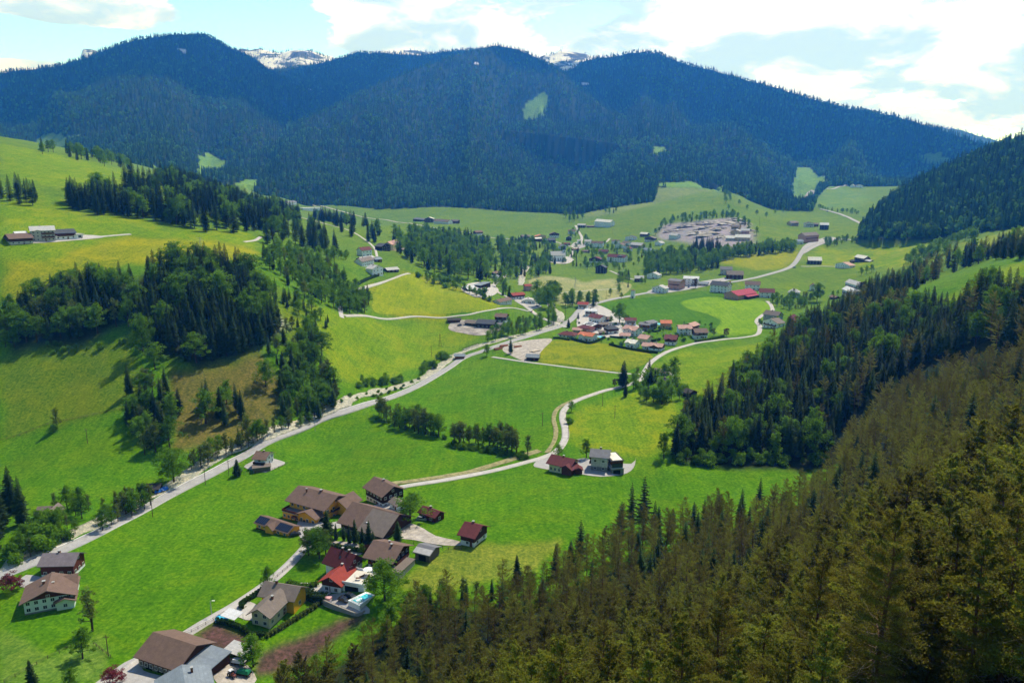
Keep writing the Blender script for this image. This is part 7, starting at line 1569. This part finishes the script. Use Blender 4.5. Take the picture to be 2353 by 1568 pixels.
def woodland(name, pts, protos, label, cat='woodland'):
    "a far wood that reads as one mass: one object, trees instanced on its points"
    pts = np.array(pts, float)
    if len(pts) == 0: return
    me = bpy.data.meshes.new(name); me.vertices.add(len(pts)); me.vertices.foreach_set('co', pts[:, :3].astype(np.float32).ravel())
    for an, arr in (('high', pts[:, 3]), ('turn', RNG.random(len(pts)) * 6.28)):
        a = me.attributes.new(an, 'FLOAT', 'POINT'); a.data.foreach_set('value', arr.astype(np.float32))
    a = me.attributes.new('pick', 'INT', 'POINT'); a.data.foreach_set('value', pts[:, 4].astype(np.int32))
    o = bpy.data.objects.new(name, me); COL.objects.link(o); tag(o, label, cat, None, 'stuff')
    ng = bpy.data.node_groups.new(name, 'GeometryNodeTree')
    ng.interface.new_socket('Geometry', in_out='INPUT', socket_type='NodeSocketGeometry'); ng.interface.new_socket('Geometry', in_out='OUTPUT', socket_type='NodeSocketGeometry')
    gi, go = ng.nodes.new('NodeGroupInput'), ng.nodes.new('NodeGroupOutput')
    ip = ng.nodes.new('GeometryNodeInstanceOnPoints'); g2 = ng.nodes.new('GeometryNodeGeometryToInstance')
    for p in reversed(protos):          # a multi-input socket lists the last link first
        oi = ng.nodes.new('GeometryNodeObjectInfo'); oi.inputs['Object'].default_value = p; ng.links.new(oi.outputs['Geometry'], g2.inputs[0])
    def attr(n, ty):
        q = ng.nodes.new('GeometryNodeInputNamedAttribute'); q.data_type = ty; q.inputs['Name'].default_value = n; return q.outputs[0]
    ng.links.new(gi.outputs[0], ip.inputs['Points']); ng.links.new(g2.outputs[0], ip.inputs['Instance'])
    ip.inputs['Pick Instance'].default_value = True; ng.links.new(attr('pick', 'INT'), ip.inputs['Instance Index'])
    cx = ng.nodes.new('ShaderNodeCombineXYZ'); ng.links.new(attr('turn', 'FLOAT'), cx.inputs[2]); ng.links.new(cx.outputs[0], ip.inputs['Rotation'])
    hh = attr('high', 'FLOAT'); ng.links.new(hh, ip.inputs['Scale'])
    ng.links.new(ip.outputs[0], go.inputs[0])
    o.modifiers.new('trees', 'NODES').node_group = ng
    return o
def holder(mesh_parts):      # a joined prototype kept out of the scene
    bm = bmesh.new(); mats = []; offs = []
    for me in mesh_parts:
        n0 = len(bm.faces); bm.from_mesh(me); bm.faces.ensure_lookup_table()
        off = len(mats); mats += list(me.materials)
        for f in bm.faces[n0:]: f.material_index += off
    me = bpy.data.meshes.new('tree'); bm.to_mesh(me); bm.free()
    for m_ in mats: me.materials.append(m_)
    return bpy.data.objects.new('tree', me)
FARP = [farspruce(k).obj('tree', F_FIR, link=False) for k in (1, 2)] + [farspruce(k, True).obj('tree', F_FAR, link=False) for k in (3, 4)]
MLAB = dict(left='dark conifer woods covering the big left mountain', saddle='blue hazy woods on the ridge between the two peaks', centre='mixed conifer woods on the central mountain', right='dark woods on the long right mountain',
   near_right='woods on the steep hill at the right edge', snow_left='scattered trees on the snowy left summit', snow_mid='scattered trees on the snowy middle summit', blue='faint woods on the farthest blue ridge')
for nm, a in MW.items():
    if len(a) == 0: continue
    z = H(a[:, 0], a[:, 1]) - .5; pick = np.where(a[:, 3] > .5, 2, 0) + RNG.integers(0, 2, len(a))
    woodland('woodland', np.stack([a[:, 0], a[:, 1], z, a[:, 2] * np.where(a[:, 3] > .5, .72, 1), pick], -1), FARP, MLAB[nm])
SLAB = dict(spruce='small distant spruces filling the woods behind the nearer ones', pine='pines filling the near slope between the bigger ones', thin_spruce='thin spruces between the bigger pines', larch='distant larches scattered through the woods', broadleaf='small distant leafy trees among the far houses and woods', young='distant pale young trees', maple='distant round trees', bush='small distant bushes along banks and gardens', copper='distant copper trees', big_pine='big pines')
for kind, L in STUFF.items():
    pr = [holder(pp) for pp in PROTO[kind][:3]]
    L = np.array(L); woodland('woodland' if kind != 'bush' else 'shrubbery', np.column_stack([L, RNG.integers(0, len(pr), len(L))]), pr, SLAB[kind], 'woodland' if kind != 'bush' else 'shrubbery')
# ---------------------------------------------------------------- air
m, t, o = newmat('air')
pv = t.nodes.new('ShaderNodeVolumePrincipled'); pv.inputs['Color'].default_value = (.04, .26, .95, 1)
pv.inputs['Density'].default_value = 1.3e-4; pv.inputs['Anisotropy'].default_value = .4
pv.inputs['Absorption Color'].default_value = (1, 1, 1, 1)
t.links.new(pv.outputs[0], o.inputs['Volume'])
zb = float(Z.min()) - 3; zt = float(Z.max()) + 60
R_ = 8300.
bv = [(sx * R_, sy * R_, z_) for z_ in (zb, zt) for sx, sy in ((-1, -1), (1, -1), (1, 1), (-1, 1))]
hz = mk('haze', bv, [(0,3,2,1),(4,5,6,7),(0,1,5,4),(1,2,6,5),(2,3,7,6),(3,0,4,7)], MATS['air']); tag(hz, kind='stuff')

# a broad fair-weather cloud above the far crests: it stands over the picture's upper edge and shades the high slopes
m, t, o = newmat('cloud'); d = t.nodes.new('ShaderNodeBsdfDiffuse'); d.inputs[0].default_value = (.9, .9, .92, 1); tr = t.nodes.new('ShaderNodeBsdfTranslucent'); tr.inputs[0].default_value = (.9, .9, .92, 1)
mx = t.nodes.new('ShaderNodeMixShader'); mx.inputs[0].default_value = .35; t.links.new(d.outputs[0], mx.inputs[1]); t.links.new(tr.outputs[0], mx.inputs[2]); t.links.new(mx.outputs[0], o.inputs[0])
for k, (x, y, sx, sy) in enumerate(((-2600, 5650, 2700, 1150), (700, 6150, 2300, 950), (3600, 5250, 2300, 1200))):
    bm = bmesh.new(); bmesh.ops.create_icosphere(bm, subdivisions=5, radius=1)
    for v in bm.verts:
        q = v.co.copy(); n_ = float(fbm(q.x * 3.1 + 7 * k, q.y * 3.1 + q.z * 1.7, 4)) * .42 + 1
        v.co = Vector((q.x * sx * n_, q.y * sy * n_, (q.z * 210 if q.z > 0 else q.z * 45) * n_))
    me = bpy.data.meshes.new('cloud'); bm.to_mesh(me); bm.free(); me.materials.append(m); c_ = bpy.data.objects.new('cloud', me); COL.objects.link(c_); c_.location = (x, y, 2350)
    tag(c_, kind='structure')
